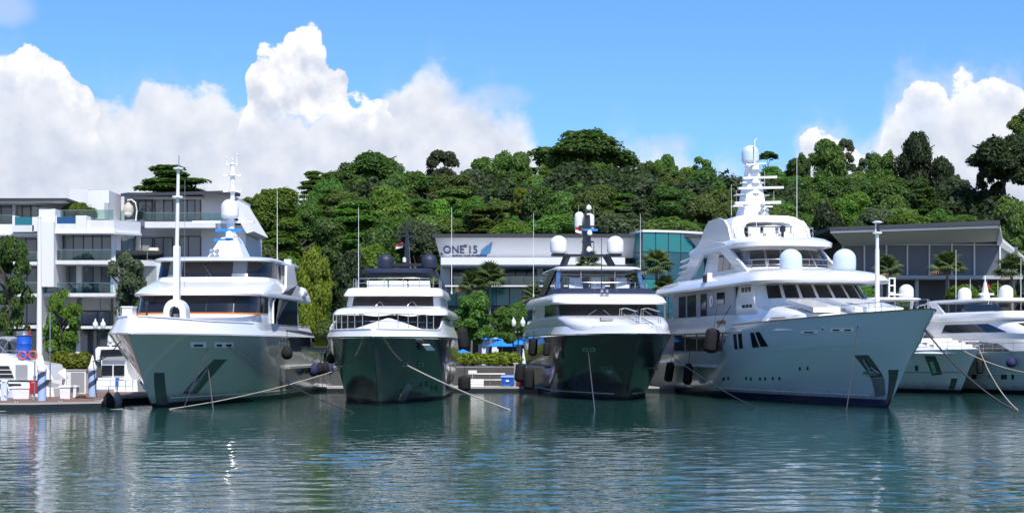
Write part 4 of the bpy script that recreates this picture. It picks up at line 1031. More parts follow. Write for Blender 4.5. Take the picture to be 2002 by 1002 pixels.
b2 = [(6.84, 3.15, 9.7, 19, 1.8, 5), (6.87, 3.34, 9.1, 19.2, 1.9, 5), (6.96, 3.36, 9.15, 19.2, 1.9, 5), (7.40, 3.2, 10.2, 19, 1.8, 5), (7.48, 3.0, 10.6, 18.6, 1.8, 5)]
Bt.part('flybridge_coaming', tier(b2), 'white', smooth=50)
fr = (7.48, 2.95, 10.4, 18, 2.6, 3.2)
Bt.part('flybridge_rail', rail_mb(ring_path(fr, -1.4, 1.4, 26), 0.62, 2, 0.024, 1.0), 'chrome')
for i, (xa, xb) in enumerate(((-2.0, -0.6), (-0.5, 0.75), (0.85, 2.3))):
    Bt.part('seat', MB().box(xa, xb, 12.3, 13.2, 7.5, 7.75).box(xa, xb, 12.2, 12.45, 7.75, 8.0), 'white_dull')
ht = [(8.55, 2.3, 13.0, 18, 1.6, 3.5), (8.6, 2.5, 12.5, 18.4, 1.8, 3.5), (8.78, 2.52, 12.5, 18.4, 1.8, 3.5), (8.9, 2.3, 13.0, 18, 1.6, 3.5)]
hb_ = Bt.part('hardtop', tier(ht), 'navy', smooth=50)
for sd_ in (-1, 1):
    Bt.part('hardtop_support', MB().slab([(sd_ * 2.42, 14.0, 8.75), (sd_ * 2.5, 15.8, 8.75), (sd_ * 3.1, 18.4, 7.45), (sd_ * 3.0, 16.4, 7.45)], (sd_ * .14, 0, 0)), 'navy', hb_)
    Bt.part('pillar', MB().tube([(sd_ * 2.1, 13.4, 7.5), (sd_ * 2.1, 13.4, 8.6)], 0.06, 8), 'black', hb_)
for px in (754, 839):
    p = Bt.lp(px, 526, 15); Bt.part('radome', dome_mb(0.57, 1.15, (p.x, 15, 8.86)), 'navy', smooth=50)
p = Bt.lp(796, 526, 16); Z = lambda py: Bt.lp(796, py, 16).z
ms = Bt.part('mast', MB().loft([[(p.x + sx * w, 16 + sy * d, z) for sx, sy in ((-1, -1), (1, -1), (1, 1), (-1, 1))] for w, d, z in ((.26, .4, 8.85), (.15, .24, Z(490)), (.09, .12, Z(452)))]).tube([(p.x, 16, Z(455)), (p.x, 16, Z(432))], .05, 6), 'black')
for py, w in ((461, 0.75), (478, 0.6), (446, 0.35)): Bt.part('radar_bar', MB().bar((p.x - w, 15.9, Z(py)), (p.x + w, 15.9, Z(py)), .16, .12), 'black', ms)
Bt.part('light_bar', MB().bar((p.x - 1.15, 15, Z(519)), (p.x + 1.2, 15, Z(519)), .5, .2), 'black', ms)
Bt.part('lamp', MB().lathe([(.05, 0), (.13, .05), (.13, .3), (.03, .38)], (p.x - .1, 14.8, Z(515)), 10), 'white', ms)
fl_ = Bt.part('flag', MB().slab([(p.x - .8, 15.9, Z(487)), (p.x - .28, 15.9, Z(483)), (p.x - .28, 15.9, Z(473)), (p.x - .8, 15.9, Z(478))], (0, .02, 0)), 'white_dull', ms)
Bt.part('stripe', MB().slab([(p.x - .8, 15.88, Z(482)), (p.x - .28, 15.88, Z(478)), (p.x - .28, 15.88, Z(473)), (p.x - .8, 15.88, Z(477.5))], (0, .015, 0)), 'red', ms)
whip(Bt, 701, 405, 566, 12, 0.028); whip(Bt, 883, 405, 574, 12, 0.028)
for side, (px, py) in ((1, (791, 711)), (1, (822, 711)), (-1, (690, 711)), (-1, (675, 712))):
    hawse(Bt, side, px - 5, py - 4, px + 5, py + 4)
pk = Bt.part('boarding_lamp', Bt.patch(1, [(819, 668), (833, 668), (842, 679), (826, 679)], 0.35, 0.10), 'white_dull')
Bt.part('bracket', Bt.patch(1, [(817, 670), (823, 670), (823, 681), (817, 681)], 0.15, 0.2), 'black', pk)
Bt.part('bow_light', Bt.patch(-1, [(655, 668), (668, 662), (666, 670), (657, 678)], 0.2, 0.1), 'chrome')
pk = Bt.part('side_door', Bt.patch(1, [(862, 678), (880, 676), (884, 706), (862, 706)], 0.02), 'black')
Bt.part('frame', Bt.patch(1, [(858, 706), (900, 709), (900, 712), (858, 709)], 0.25, 0.3), 'chrome', pk)
Bt.part('mooring_recess', Bt.patch(1, [(880, 715), (893, 715), (890, 745), (880, 742)], 0.03), 'chrome')
for side, c in ((1, [(798, 750), (808, 750), (792, 783), (778, 783)]), (-1, [(693, 750), (700, 750), (714, 784), (704, 784)])):
    Bt.part('anchor_pocket', Bt.patch(side, c, 0.03), 'steel_dull')
portholes(Bt, 1, [(823, 752), (834, 750), (845, 756), (853, 758)], 4)

# ---------------------------------------------------------------- third: dark hull, white domes
Ct = Yacht('dark green-black hulled yacht with big white twin domes and open black radar arch', 7.5, 100.0, 0.108, 28, 8.1, 4.3, 4.15, 3.3, sm=0.42,
           pw=1.45, qw=1.15, pd=3.0, qd=0.90, kw=0.84, fl=1.15, group=GY, tum=(4.3, 0.4))
Ct.hull('hull_black', boot_z=0.22)
for sd_ in (-1, 1):
    Ct.part('rub_rail', Ct.line(lambda u: 4.26, sd_, 0.0, 0.98, 0.09, 0.06, 60), 'chrome')
    Ct.part('stripe', Ct.line(lambda u: 0.36, sd_, 0.06, 1.0, 0.06, 0.014, 40), 'white_dull')
Ct.part('fender_ledge', Ct.line(lambda u: 1.95, -1, 0.42, 0.98, 0.14, 0.3, 30), 'steel_dull')
def c_top(u): return 4.86 - .12 * max(0, u - .3)
bw = Ct.part('bulwark', Ct.skin(lambda u: 4.35, c_top, 6, 60, 0.0, 1.0, off=0.0), 'white', smooth=45)
dk = [(4.4, 3.5, -1.2, 26, 7.4, 2.5), (4.84, 3.55, -1.2, 26, 7.4, 2.5), (5.0, 3.6, -.6, 26, 7.2, 2.6), (5.2, 3.62, 0.8, 25, 6.5, 3.0), (5.5, 3.68, 3.0, 24, 5, 3.2), (5.62, 3.6, 5.2, 23, 3.4, 3.4)]
Ct.part('foredeck_house', tier(dk), 'white', smooth=60)
w1 = [(5.5, 3.6, 6.3, 20, 2.0, 4.5), (5.66, 3.6, 6.3, 20, 2.0, 4.5), (6.45, 3.55, 6.9, 20, 2.0, 4.5)]
Ct.part('superstructure', tier(w1), 'white', smooth=30)
Ct.part('window_frame', pane_mb(w1[1], w1[2], -1.3, 1.3, 0.012, 0.03, 40), 'black', smooth=60)
front_panes(Ct, w1[1], w1[2], [-3.45, -2.35, -0.05, 2.1, 3.45], 0.06)
for sd_ in (-1, 1): side_panes(Ct, w1[1], w1[2], sd_, [9.6, 11.5, 13.8])
for a, b in ((-0.5, -0.1), (-1.0, -1.6), (1.9, 1.4), (2.3, 2.9)): wiper(Ct, (a, 6.22, 6.05), (b, 6.1, 5.68))
b1 = [(6.42, 3.55, 6.4, 22, 2.0, 4.5), (6.44, 4.0, 5.4, 22.3, 2.3, 4.5), (6.56, 4.05, 5.4, 22.4, 2.3, 4.6), (6.95, 3.95, 6.2, 22.2, 2.2, 4.6), (7.2, 3.7, 7.2, 21.8, 2.2, 4.5)]
Ct.part('brow', tier(b1), 'white', smooth=50)
fs_ = [(7.18, 3.55, 7.4, 19, 2.0, 4.5), (7.62, 3.4, 8.0, 19, 2.0, 4.5)]
Ct.part('flybridge_windscreen', tier(fs_), 'navy', smooth=40)
Ct.part('flybridge_rail', rail_mb(ring_path((7.6, 3.35, 8.1, 19, 2.8, 3.2), -1.6, 1.6, 26), 0.42, 1, 0.026, 1.2), 'chrome')
for xa in (-2.2, -.6, 1.2): Ct.part('helm_seat', MB().box(xa, xa + 1, 11, 11.6, 7.6, 8.0).box(xa + .1, xa + .9, 11.45, 11.62, 8.0, 8.5), 'white_dull')
for x, w in ((-2.75, .3), (-.85, .2), (1.4, .35), (2.2, .3)): Ct.part('fly_chair', MB().box(x - w, x + w, 12, 12.6, 7.5, 8.25).box(x - w, x + w, 12.5, 12.66, 8.25, 8.6), 'grey')
ht = [(8.98, 3.0, 10.6, 18, 2, 3.5), (9.02, 3.2, 10.2, 18.2, 2.2, 3.5), (9.18, 3.2, 10.2, 18.2, 2.2, 3.5), (9.28, 3.0, 10.6, 18, 2, 3.5)]
hh = Ct.part('hardtop', tier(ht), 'white_dull', smooth=50)
Ct.part('hardtop_edge', pane_mb((9.0, 3.2, 10.18, 18.2, 2.2, 3.5), (9.1, 3.2, 10.18, 18.2, 2.2, 3.5), -1.8, 1.8, 0.03, .05, 40), 'chrome', hh)
for sd_ in (-1, 1):
    Ct.part('hardtop_leg', MB().slab([(sd_ * 2.95, 11.4, 9.1), (sd_ * 3.15, 13.2, 9.1), (sd_ * 3.55, 17.0, 7.3), (sd_ * 3.5, 13.8, 7.3)], (sd_ * .16, 0, 0)), 'black', hh)
    Ct.part('chrome_leg', MB().bar((sd_ * 2.9, 11.2, 9.05), (sd_ * 3.1, 10.7, 7.55), 0.3, 0.12), 'chrome', hh)
    Ct.part('post', MB().tube([(sd_ * 1.25, 11.6, 7.6), (sd_ * 1.25, 11.6, 9.0)], .045, 8), 'chrome', hh)
zA = Ct.lp(1147, 499, 14).z; xm = Ct.lp(1147, 499, 14).x
ar = MB().bar((xm - 2.65, 14, zA), (xm + 2.6, 14, zA), .5, .17)
for px0, px1 in ((1108, 1097), (1186, 1198)):
    a = Ct.lp(px0, 502, 14); b = Ct.lp(px1, 526, 14); 
for sg in (-1, 1): ar.bar((xm + sg * 1.45, 14, zA), (xm + sg * 1.95, 13.4, 9.2), .34, .4)
arch = Ct.part('radar_arch', ar, 'black')
for px in (1092, 1203):
    p = Ct.lp(px, 497, 14); Ct.part('radome', dome_mb(0.62, 1.34, (p.x, 14, zA + .12)), 'dome', smooth=50)
    Ct.part('radome_base', MB().lathe([(.5, 0), (.5, .05), (.4, .1)], (p.x, 14, zA + .06), 16), 'black', arch)
Z = lambda py: Ct.lp(1147, py, 14).z
ms = Ct.part('mast', MB().loft([[(xm + sx * w, 14 + sy * w, z) for sx, sy in ((-1, -1), (1, -1), (1, 1), (-1, 1))] for w, z in ((.34, zA - .1), (.26, Z(465)), (.22, Z(420)))]).tube([(xm - .05, 14, Z(420)), (xm - .1, 14, Z(392))], .06, 6), 'black')
Ct.part('radome', dome_mb(.36, 1.35, (xm - .45, 14.6, Z(448))), 'dome', ms, 50); Ct.part('radome', dome_mb(.36, 1.25, (xm + .3, 14.6, Z(448))), 'dome', ms, 50)
Ct.part('radar_bar', MB().bar((xm - .3, 13.6, Z(450)), (xm + .75, 13.6, Z(450)), .2, .14), 'skyblue', ms)
Ct.part('bracket', MB().box(xm - .6, xm + .6, 13.8, 14.2, Z(444), Z(441)).box(xm - .35, xm + .5, 13.8, 14.2, Z(474), Z(471)), 'black', ms)
for dx, py in ((.14, 461), (.1, 493), (.08, 412)): Ct.part('lamp', MB().lathe([(.05, 0), (.19, .08), (.2, .2), (.12, .36), (.02, .42)], (xm + dx, 13.5, Z(py)), 12), 'dome', ms, 50)
Ct.part('flag', MB().slab([(xm - .85, 14, Z(454)), (xm - .38, 14, Z(457)), (xm - .38, 14, Z(445)), (xm - .85, 14, Z(443))], (0, .02, 0)), 'white_dull', ms)
Ct.part('stripe', MB().slab([(xm - .85, 13.98, Z(448)), (xm - .38, 13.98, Z(451)), (xm - .38, 13.98, Z(445)), (xm - .85, 13.98, Z(443))], (0, .015, 0)), 'red', ms)
whip(Ct, 1043, 416, 580, 13, .026); whip(Ct, 1252, 418, 566, 12, .026); whip(Ct, 1176, 463, 578, 8, .045, 'black'); whip(Ct, 1161, 473, 526, 13, .05, 'black')
for px in (1131, 1161): whip(Ct, px, 402 if px == 1161 else 400, 440, 14.6, .012)
cluster(Ct, Ct.lp(1182, 577, 6.2), 4, .12)
Ct.part('camera', MB().box(2.3, 2.75, 12.5, 13, 9.3, 9.6), 'black')
# ladder and handrails up the foredeck
ld = MB()
for x in (0.55, 1.35): ld.tube([(x, -1.9, 4.95), (x - .12, 1.2, 5.35), (x - .2, 3.2, 5.7)], .03, 6)
for i in range(5): t = i / 4; ld.bar((0.53 - .18 * t, -1.7 + 4.6 * t, 5.0 + .62 * t), (1.33 - .18 * t, -1.7 + 4.6 * t, 5.0 + .62 * t), .16, .03)
Ct.part('ladder', ld, 'steel_dull')
for x in (0.3, 1.75):
    for k in (0, 1): Ct.part('handrail', MB().tube([(x + k * .14, -1.6, 5.0), (x + k * .14, -1.5, 5.75), (x - .25 + k * .14, 1.2, 6.05), (x - .35 + k * .14, 2.4, 6.0), (x - .35 + k * .14, 2.5, 5.5)], .022, 6), 'chrome')
Ct.part('jack_staff', MB().tube([Ct.lp(1252, 652, -2), Ct.lp(1252, 618, -2)], .045, 6), 'white_dull')
Ct.part('hatch', MB().box(-1.6, -.8, 0.6, 1.2, 5.2, 5.42), 'grey')
hawse(Ct, -1, 1140, 679, 1151, 686); hawse(Ct, -1, 1154, 679, 1165, 686)
for side, c in ((-1, [(1170, 714), (1198, 714), (1218, 748), (1192, 748)]), (1, [(1262, 728), (1284, 712), (1276, 726), (1258, 742)])):
    o = Ct.part('anchor_pocket', Ct.patch(side, c, 0.03), 'hull_dark')
    cx, cy = sum(a for a, b in c) / 4, sum(b for a, b in c) / 4
    Ct.part('anchor', Ct.patch(side, [(cx - 8, cy - 9), (cx + 4, cy - 9), (cx + 6, cy - 2), (cx - 4, cy - 2)], .08, .06), 'steel_dull', o)
portholes(Ct, -1, [(1077, 746), (1092, 750), (1106, 752), (1127, 752)], 4)
Ct.part('side_opening', Ct.patch(-1, [(1068, 662), (1100, 658), (1098, 684), (1078, 696)], .02), 'black')
Ct.part('porthole', Ct.patch(-1, [(1086, 690), (1100, 684), (1102, 700), (1090, 704)], .04), 'pane')

# ---------------------------------------------------------------- fourth: ice-blue hull
D = Yacht('largest yacht with pale ice-blue hull, tall white radar mast and two pale blue domes', 21.7, 88.7, 0.16, 42, 9.2, 5.5, 4.65, 5.6, sm=0.5,
          pw=1.5, qw=1.15, pd=2.8, qd=0.52, kw=0.9, fl=1.35, sp=2.0, kn=0.64, step=(0.445, 0.475, 1.75), group=GY)
D.hull('hull_blue', boot_z=0.42, boot=mat('boot_paint_navy', (0.012, 0.022, 0.055), 0.3, coat=0.4))
for sd_ in (-1, 1):
    D.part('stripe', D.line(lambda u: 0.62, sd_, 0.05, 1.0, 0.06, 0.012, 50), 'white_dull')
    D.part('teak_rail', D.line(lambda u: D.sheer(u), sd_, 0.0, 0.44, 0.06, 0.05, 60), 'teak')
    D.part('fender_ledge', D.line(lambda u: 2.05, sd_, 0.5, 0.99, 0.14, 0.28, 30), 'white_dull')
    D.part('knuckle', D.line(lambda u: 3.0 + 0.9 * (1 - u / 0.5) ** 2, sd_, 0.04, 0.5, 0.05, 0.02, 40), 'hull_blue')
# lower house behind the main-deck windows
hd = [(2.9, 3.9, 15, 36, 1.5, 4), (4.6, 3.9, 15, 36, 1.5, 4)]
D.part('main_deck_house', tier(hd), 'render_grey')
for sd_ in (-1, 1): side_panes(D, (3.2,) + hd[0][1:], (4.45,) + hd[1][1:], sd_, [17.2, 19.4, 22.6, 26, 29.2, 32.5], .35)
# upper bulwark and foredeck coaming
def d_up(u):
    t = min(max((u - 0.30) / 0.17, 0), 1); return 4.95 + 0.72 * t * t * (3 - 2 * t)
ub = D.part('upper_bulwark', D.skin(lambda u: 4.5, d_up, 6, 40, 0.47, 0.92, off=0.0, transom=False), 'white', smooth=40)
ov = [(4.42, 4.3, 13, 38.5, 2, 4), (4.52, 4.45, 12.8, 38.6, 2, 4), (4.6, 4.45, 12.8, 38.6, 2, 4)]
D.part('upper_deck', tier(ov), 'white')
co = [(4.5, 4.0, 1.0, 17.5, 9, 2.0), (5.2, 3.95, 1.6, 17.5, 9, 2.0), (5.45, 3.8, 3.2, 17.4, 7, 2.6), (5.75, 3.7, 5.5, 17.2, 5, 2.8), (6.15, 3.6, 9.6, 17, 3.4, 3)]
D.part('foredeck_coaming', tier(co), 'white', smooth=50)
for i, (x0_, x1_, y0_, y1_) in enumerate(((-3.0, -1.3, 4.0, 9.0), (-1.0, 1.0, 2.6, 7.0), (1.2, 2.8, 4.2, 9.2))):
    D.part('deck_pad', MB().add([(x0_, y0_, 5.55), (x1_, y0_, 5.55), (x1_, y1_, 6.3), (x0_, y1_, 6.3), (x0_, y0_, 5.85), (x1_, y0_, 5.85), (x1_, y1_, 6.5), (x0_, y1_, 6.5)],
           [(0, 3, 2, 1), (4, 5, 6, 7), (0, 1, 5, 4), (1, 2, 6, 5), (2, 3, 7, 6), (3, 0, 4, 7)]), 'white')
for k in range(3): D.part('vent_slot', pane_mb((4.95 + k * .16, 4.0, 1.2, 17.5, 9, 2.0), (5.01 + k * .16, 4.0, 1.2, 17.5, 9, 2.0), -.93 + k * .01, -.78 + k * .01, .04, .06, 6), 'teak')
# bridge deck house with its slanted window row
w1 = [(5.6, 3.75, 9.6, 32, 3.6, 2.6), (6.62, 3.75, 9.8, 32, 3.6, 2.6), (7.5, 3.55, 10.9, 32, 3.4, 2.6), (7.75, 3.5, 11.2, 32, 3.4, 2.6)]
D.part('bridge_deck_house', tier(w1), 'white', smooth=30)
xs = [-3.45, -2.6, -1.6, -0.55, 0.55, 1.6, 2.6, 3.45]
for a, b in zip(xs, xs[1:]):
    q0, q1 = qx(w1[1], a + .1), qx(w1[1], b - .1)
    D.part('window', pane_mb(w1[1], w1[2], q0, q1, 0.03, 0.04, 5), 'pane', smooth=60)
for sd_ in (-1, 1):
    side_panes(D, (6.1,) + w1[1][1:], w1[2], sd_, [13.2, 14.0, 14.8, 15.6], .16)
    wall = D.part('deck_wall_shade', MB().box(sd_ * 3.80 - .06, sd_ * 3.80 + .06, 17.0, 33, 5.5, 7.7), 'render_grey')  # grey sheet over the white side; its colour carries the brow's shade
    for ya, yb_, za, zb_ in ((19.2, 20.9, 6.5, 7.3), (23.6, 25.0, 5.75, 7.35), (26.4, 28.6, 5.75, 7.35), (29.2, 31, 5.75, 7.35)):
        D.part('window', MB().box(sd_ * 3.88 - .04, sd_ * 3.88 + .04, ya, yb_, za, zb_), 'pane')
    D.part('life_ring', MB().lathe([(.24, -.05), (.38, -.06), (.42, 0), (.38, .06), (.24, .05), (.2, 0), (.24, -.05)], (sd_ * 3.93, 22.1, 6.75), 18, axis=(1, 0, 0)), 'white')
# brow roof
b1 = [(7.55, 3.9, 9.4, 34.5, 3.2, 3), (7.58, 4.5, 8.4, 35.5, 3.6, 3), (7.72, 4.6, 8.2, 35.6, 3.6, 3), (8.05, 4.5, 8.8, 35.4, 3.5, 3), (8.35, 4.1, 10.0, 34.5, 3.4, 2.8), (8.62, 3.4, 12.0, 33, 3.2, 2.8)]
D.part('brow', tier(b1), 'white', smooth=50)
for px, lx in ((1546, None), (1651, None)):
    dyd = 12.2 if px == 1546 else 11.0
    p = D.lp(px, 531, dyd)
    dm = D.part('radome', dome_mb(.74, 1.5, (p.x, dyd, p.z)), 'dome_blue', smooth=50)
    D.part('radome_base', MB().lathe([(.66, -.35), (.62, 0.0), (.5, .03)], (p.x, dyd, p.z), 20), 'white', dm)
# wheelhouse
w2 = [(8.5, 3.05, 16.0, 27, 2.8, 2.8), (8.95, 3.05, 16.0, 27, 2.8, 2.8), (10.15, 2.8, 17.1, 27, 2.6, 2.8), (10.3, 2.8, 17.2, 27, 2.6, 2.8)]
D.part('wheelhouse', tier(w2), 'white', smooth=30)
D.part('window_frame', pane_mb(w2[1], w2[2], -1.25, 1.25, .012, .03, 30), 'steel_dull', smooth=60)
xs = [-2.75, -1.75, -0.6, 0.6, 1.75, 2.75]
for a, b in zip(xs, xs[1:]):
    D.part('window', pane_mb(w2[1], w2[2], qx(w2[1], a + .09), qx(w2[1], b - .09), .03, .04, 5), 'pane', smooth=60)
for sd_ in (-1, 1): side_panes(D, w2[1], w2[2], sd_, [19, 20.6, 22.2, 23.6], .16)
D.part('portuguese_rail', rail_mb(ring_path((8.65, 3.45, 14.6, 24, 3, 2.6), -1.2, 1.2, 18), .72, 2, .022, 1.2), 'chrome')
b2 = [(10.25, 3.0, 16.6, 29, 2.8, 2.8), (10.35, 3.4, 15.7, 29.6, 3.0, 2.8), (10.65, 3.45, 15.7, 29.8, 3.0, 2.8), (10.95, 3.2, 16.6, 29.4, 2.8, 2.8), (11.15, 2.8, 17.8, 29, 2.6, 2.8)]
D.part('wheelhouse_brow', tier(b2), 'white', smooth=50)
# sun-deck arch
q = []
for t in range(0, 13):
    a = math.pi * t / 12; q.append((2.85 * abs(math.cos(a)) ** .38 * (1 if math.cos(a) > 0 else -1), 11.1 + 1.85 * abs(math.sin(a)) ** .5))
qi = [(x * .66 if abs(x) < 2.7 else x * .70, 11.1 + (z - 11.1) * .72) for x, z in q]
arc_m = MB(); rings = []
for yy, k in ((20.2, .97), (20.6, 1.0), (24.5, 1.0), (25.2, .97)):
    o = (yy - 20.4) * .0
    rings.append([(x * k, yy + (z - 11.1) * .9, z) for x, z in q] + [(x, yy + (z - 11.1) * .9, z) for x, z in reversed(qi)])
ac = D.part('sundeck_arch', arc_m.loft(rings), 'white', smooth=40)
D.part('sundeck_rail', rail_mb(ring_path((11.1, 2.7, 17.9, 24, 2.4, 2.8), -1.25, 1.25, 20), .75, 2, .022, 1.0), 'chrome')
for x in (-1.5, -.4, .7, 1.6): D.part('sunbed', MB().box(x - .42, x + .42, 19.2, 19.9, 11.1, 11.45).box(x - .42, x + .42, 19.8, 20.0, 11.45, 11.9), 'white_dull')
D.part('searchlight', MB().lathe([(.1, 0), (.1, .5), (.2, .55), (.22, .9), (.1, .95)], D.lp(1530, 468, 17.3), 12), 'black')
for sd_ in (-1, 1):                                             # sweeping side fins with louvres
    pts = [(15.5, 8.6), (17.5, 8.5), (19.4, 9.4), (22, 10.4), (26, 10.6), (27.5, 9.6), (29.4, 8.6), (32.5, 8.3), (33.5, 8.8), (30.5, 9.6), (28.8, 10.7), (28, 11.0), (24, 11.2), (20.5, 10.8), (18, 9.6)]
    D.part('side_fin', MB().slab([(sd_ * 3.2, y, z) for y, z in pts], (sd_ * .22, 0, 0)), 'white', smooth=30)
    for k in range(4): D.part('louvre', MB().bar((sd_ * 3.3, 29.0 + k * .35, 10.3 - k * .42), (sd_ * 3.35, 32.0 + k * .3, 10.1 - k * .42), .3, .14), 'white')
    D.part('arch_leg', MB().slab([(sd_ * 2.85, y, z) for y, z in ((20.6, 11.05), (21.2, 12.0), (22.2, 12.6), (23.6, 12.85), (26.0, 12.8), (27.2, 12.3), (28.0, 11.6), (29.2, 11.05))], (sd_ * .16, 0, 0)), 'white', smooth=40)
    D.part('brow_port', MB().box(sd_ * 4.3 - .15, sd_ * 4.3 + .2, 21.4, 22.4, 8.0, 8.75), 'white')
    D.part('vent', MB().box(sd_ * 4.46 - .1, sd_ * 4.46 + .08, 21.6, 22.2, 8.1, 8.6), 'black')
# radar mast
mx = D.lp(1470, 400, 24.2).x; MZ = lambda py: D.lp(1470, py, 24.2).z
ms = D.part('mast', MB().loft([[(mx + sx * w, 24.2 + sy * d, z) for sx, sy in ((-1, -1), (-.4, -1.25), (.4, -1.25), (1, -1), (1, 1), (-1, 1))] for w, d, z in ((1.0, 1.1, 12.75), (.78, .85, MZ(405)), (.62, .7, MZ(372)), (.45, .55, MZ(348)), (.38, .45, MZ(322)))]), 'white', smooth=25)
for py, xl, xr, h in ((400, -1.55, 1.9, .2), (371, -1.3, 2.1, .16), (351, -.95, 1.6, .16), (325, -.75, .75, .12)):
    D.part('radar_bar', MB().bar((mx + xl, 23.4, MZ(py)), (mx + xr, 23.4, MZ(py) + .12), .34, h).lathe([(.3, -.35), (.26, -.1), (.12, 0)], (mx, 23.4, MZ(py)), 12), 'white', ms, 40)
for py, w in ((398, 1.5), (376, 1.25), (352, .8)): D.part('platform', MB().box(mx - w, mx + w, 23.9, 24.6, MZ(py) - .26, MZ(py) - .16), 'white', ms)
for dx in (-.36, .0, .36): D.part('strut', MB().tube([(mx + dx, 24.2, MZ(346)), (mx + dx * .9, 24.2, MZ(318))], .05, 6), 'white', ms)
D.part('radome', dome_mb(.64, 1.35, (mx - .12, 24.2, MZ(320))), 'dome_blue', ms, 50)
D.part('radome', dome_mb(.34, .7, (mx + .1, 23.6, MZ(366))), 'dome', ms, 50)
D.part('whip', MB().tube([(mx - .05, 23.4, MZ(324)), (mx - .05, 23.4, MZ(278)), (mx + .12, 23.4, MZ(274))], .05, 6), 'white', ms)
cluster(D, D.lp(1495, 420, 22.5), 5, .17)
for px, a, b in ((1430, 360, 430), (1558, 296, 470), (1479, 362, 472), (1487, 338, 366), (1495, 334, 366), (1440, 372, 400), (1513, 372, 398)):
    whip(D, px, a, b, 24.2 if px in (1487, 1495, 1440, 1513, 1430) else (18 if px == 1479 else 20), .03 if px in (1479, 1558) else .02)
# bow post and rails
bx = D.lp(1715, 600, 1.2); bz = lambda py: D.lp(1715, py, 1.2).z
bp = D.part('bow_mast', MB().tube([(bx.x, 1.2, 5.0), (bx.x, 1.2, bz(487)), (bx.x, 1.2, bz(487) + .01), (bx.x, 1.2, bz(455))], [.15, .125, .1, .1], 12), 'white', smooth=40)
for py in (457, 436): D.part('platform', MB().lathe([(.12, 0), (.28, .03), (.28, .1), (.1, .14)], (bx.x, 1.2, bz(py)), 12), 'white', bp, 40)
D.part('lamp', MB().lathe([(.1, 0), (.1, .52), (.02, .55)], (bx.x + .05, 1.15, bz(455)), 10), 'black', bp)
D.part('post', MB().box(bx.x - .1, bx.x + .02, 1.2, 1.3, bz(455), bz(436)), 'white', bp)
D.part('bow_rail', rail_mb([D.hp(u, D.sheer(u) + .03, -1) + Vector((.25, .2, 0)) for u in (0.13, 0.105, .08, .06, .04, .02)] + [D.hp(u, D.sheer(u) + .03, 1) + Vector((-.25, .2, 0)) for u in (.01, .03, .06, .1, .15)], .55, 2, .022, .9), 'chrome')
D.part('bow_locker', MB().box(-.8, .8, 3.0, 4.4, 5.3, 5.75), 'dome_blue')
D.part('stem_plate', D.patch(-1, [(1737, 722), (1757, 722), (1748, 790), (1732, 790)], .03), 'hull_dark')
D.part('stem_plate', D.patch(1, [(1772, 700), (1790, 682), (1788, 692), (1768, 716)], .03), 'hull_dark')
pk = D.part('anchor_pocket', D.patch(-1, [(1670, 694), (1697, 693), (1727, 736), (1703, 738)], .02), 'hull_dark')
D.part('anchor', D.patch(-1, [(1690, 724), (1712, 722), (1718, 732), (1702, 732)], .14, .1).tube([D.hull_point(1690, 700, -1, .12), D.hull_point(1708, 728, -1, .12)], .08, 6).tube([D.hull_point(1690, 728, -1, .12), D.hull_point(1706, 716, -1, .12), D.hull_point(1722, 728, -1, .12)], .05, 6), 'steel_dull', pk)
D.part('chafe_plate', D.patch(-1, [(1703, 739), (1728, 737), (1731, 772), (1712, 774)], .03), 'steel_dull')
hawse(D, -1, 1567, 646, 1600, 651, 1, 'white'); hawse(D, -1, 1625, 641, 1670, 647, 2, 'white'); hawse(D, -1, 1607, 639, 1613, 646, 1, 'white')  # plates coloured white to imitate steel mirroring the sky
for c in ([(1434, 653), (1450, 651), (1453, 680), (1437, 682)], [(1467, 650), (1485, 648), (1502, 676), (1472, 679)]):
    w = D.part('hull_window', D.patch(-1, c, .03), 'pane')
    (x0_, y0_), (x1_, y1_), (x2_, y2_), (x3_, y3_) = c
    mx_, my_ = (x0_ + x1_) / 2, (y0_ + y1_) / 2; nx_, ny_ = (x2_ + x3_) / 2, (y2_ + y3_) / 2
    D.part('mullion', D.patch(-1, [(mx_ - 1, my_), (mx_ + 1, my_), (nx_ + 1, ny_), (nx_ - 1, ny_)], .05), 'hull_blue', w)
portholes(D, -1, [(1459, 739), (1468, 740), (1486, 740), (1496, 740), (1511, 739), (1524, 739), (1564, 720), (1579, 719), (1424, 739), (1415, 740)], 3.0)
for px in (1410, ): D.part('nameplate', MB().box(-4.62, -4.55, 17.0, 18.6, 5.05, 5.3), 'teak')
# ================================================================ smaller boats at both edges
Eb = Yacht('white-grey motor cruiser just behind the ice-blue bow, with black anchor pocket and single dome', 33.3, 114.4, 0.24, 22, 6.2, 3.3, 2.9, 2.4, sm=.5, pw=1.6, qw=1.1, pd=2.4, qd=.65)
Eb.hull('hull_pale', boot_z=.3)
for sd_ in (-1, 1):
    Eb.part('rub_rail', Eb.line(lambda u: Eb.sheer(u) - .02, sd_, 0, .98, .07, .06, 50), 'dome_blue')
    Eb.part('knuckle', Eb.line(lambda u: 1.25 + .35 * (1 - u), sd_, .02, .98, .05, .03, 40), 'steel_dull')
ek = [(3.0, 2.7, -1.6, 19, 7, 2.2), (3.4, 2.6, -1.2, 19, 7, 2.2), (3.6, 2.4, .6, 19, 6, 2.2), (4.0, 2.2, 3.6, 18, 5, 2.4), (4.1, 2.1, 4.5, 18, 4, 2.4)]
Eb.part('foredeck_coaming', tier(ek), 'white', smooth=45)
for k in range(4): Eb.part('deck_step', MB().box(-1.6, 1.6, .8 + k * 1.0, 1.5 + k * 1.0, 3.45 + k * .16, 3.68 + k * .16), 'white')
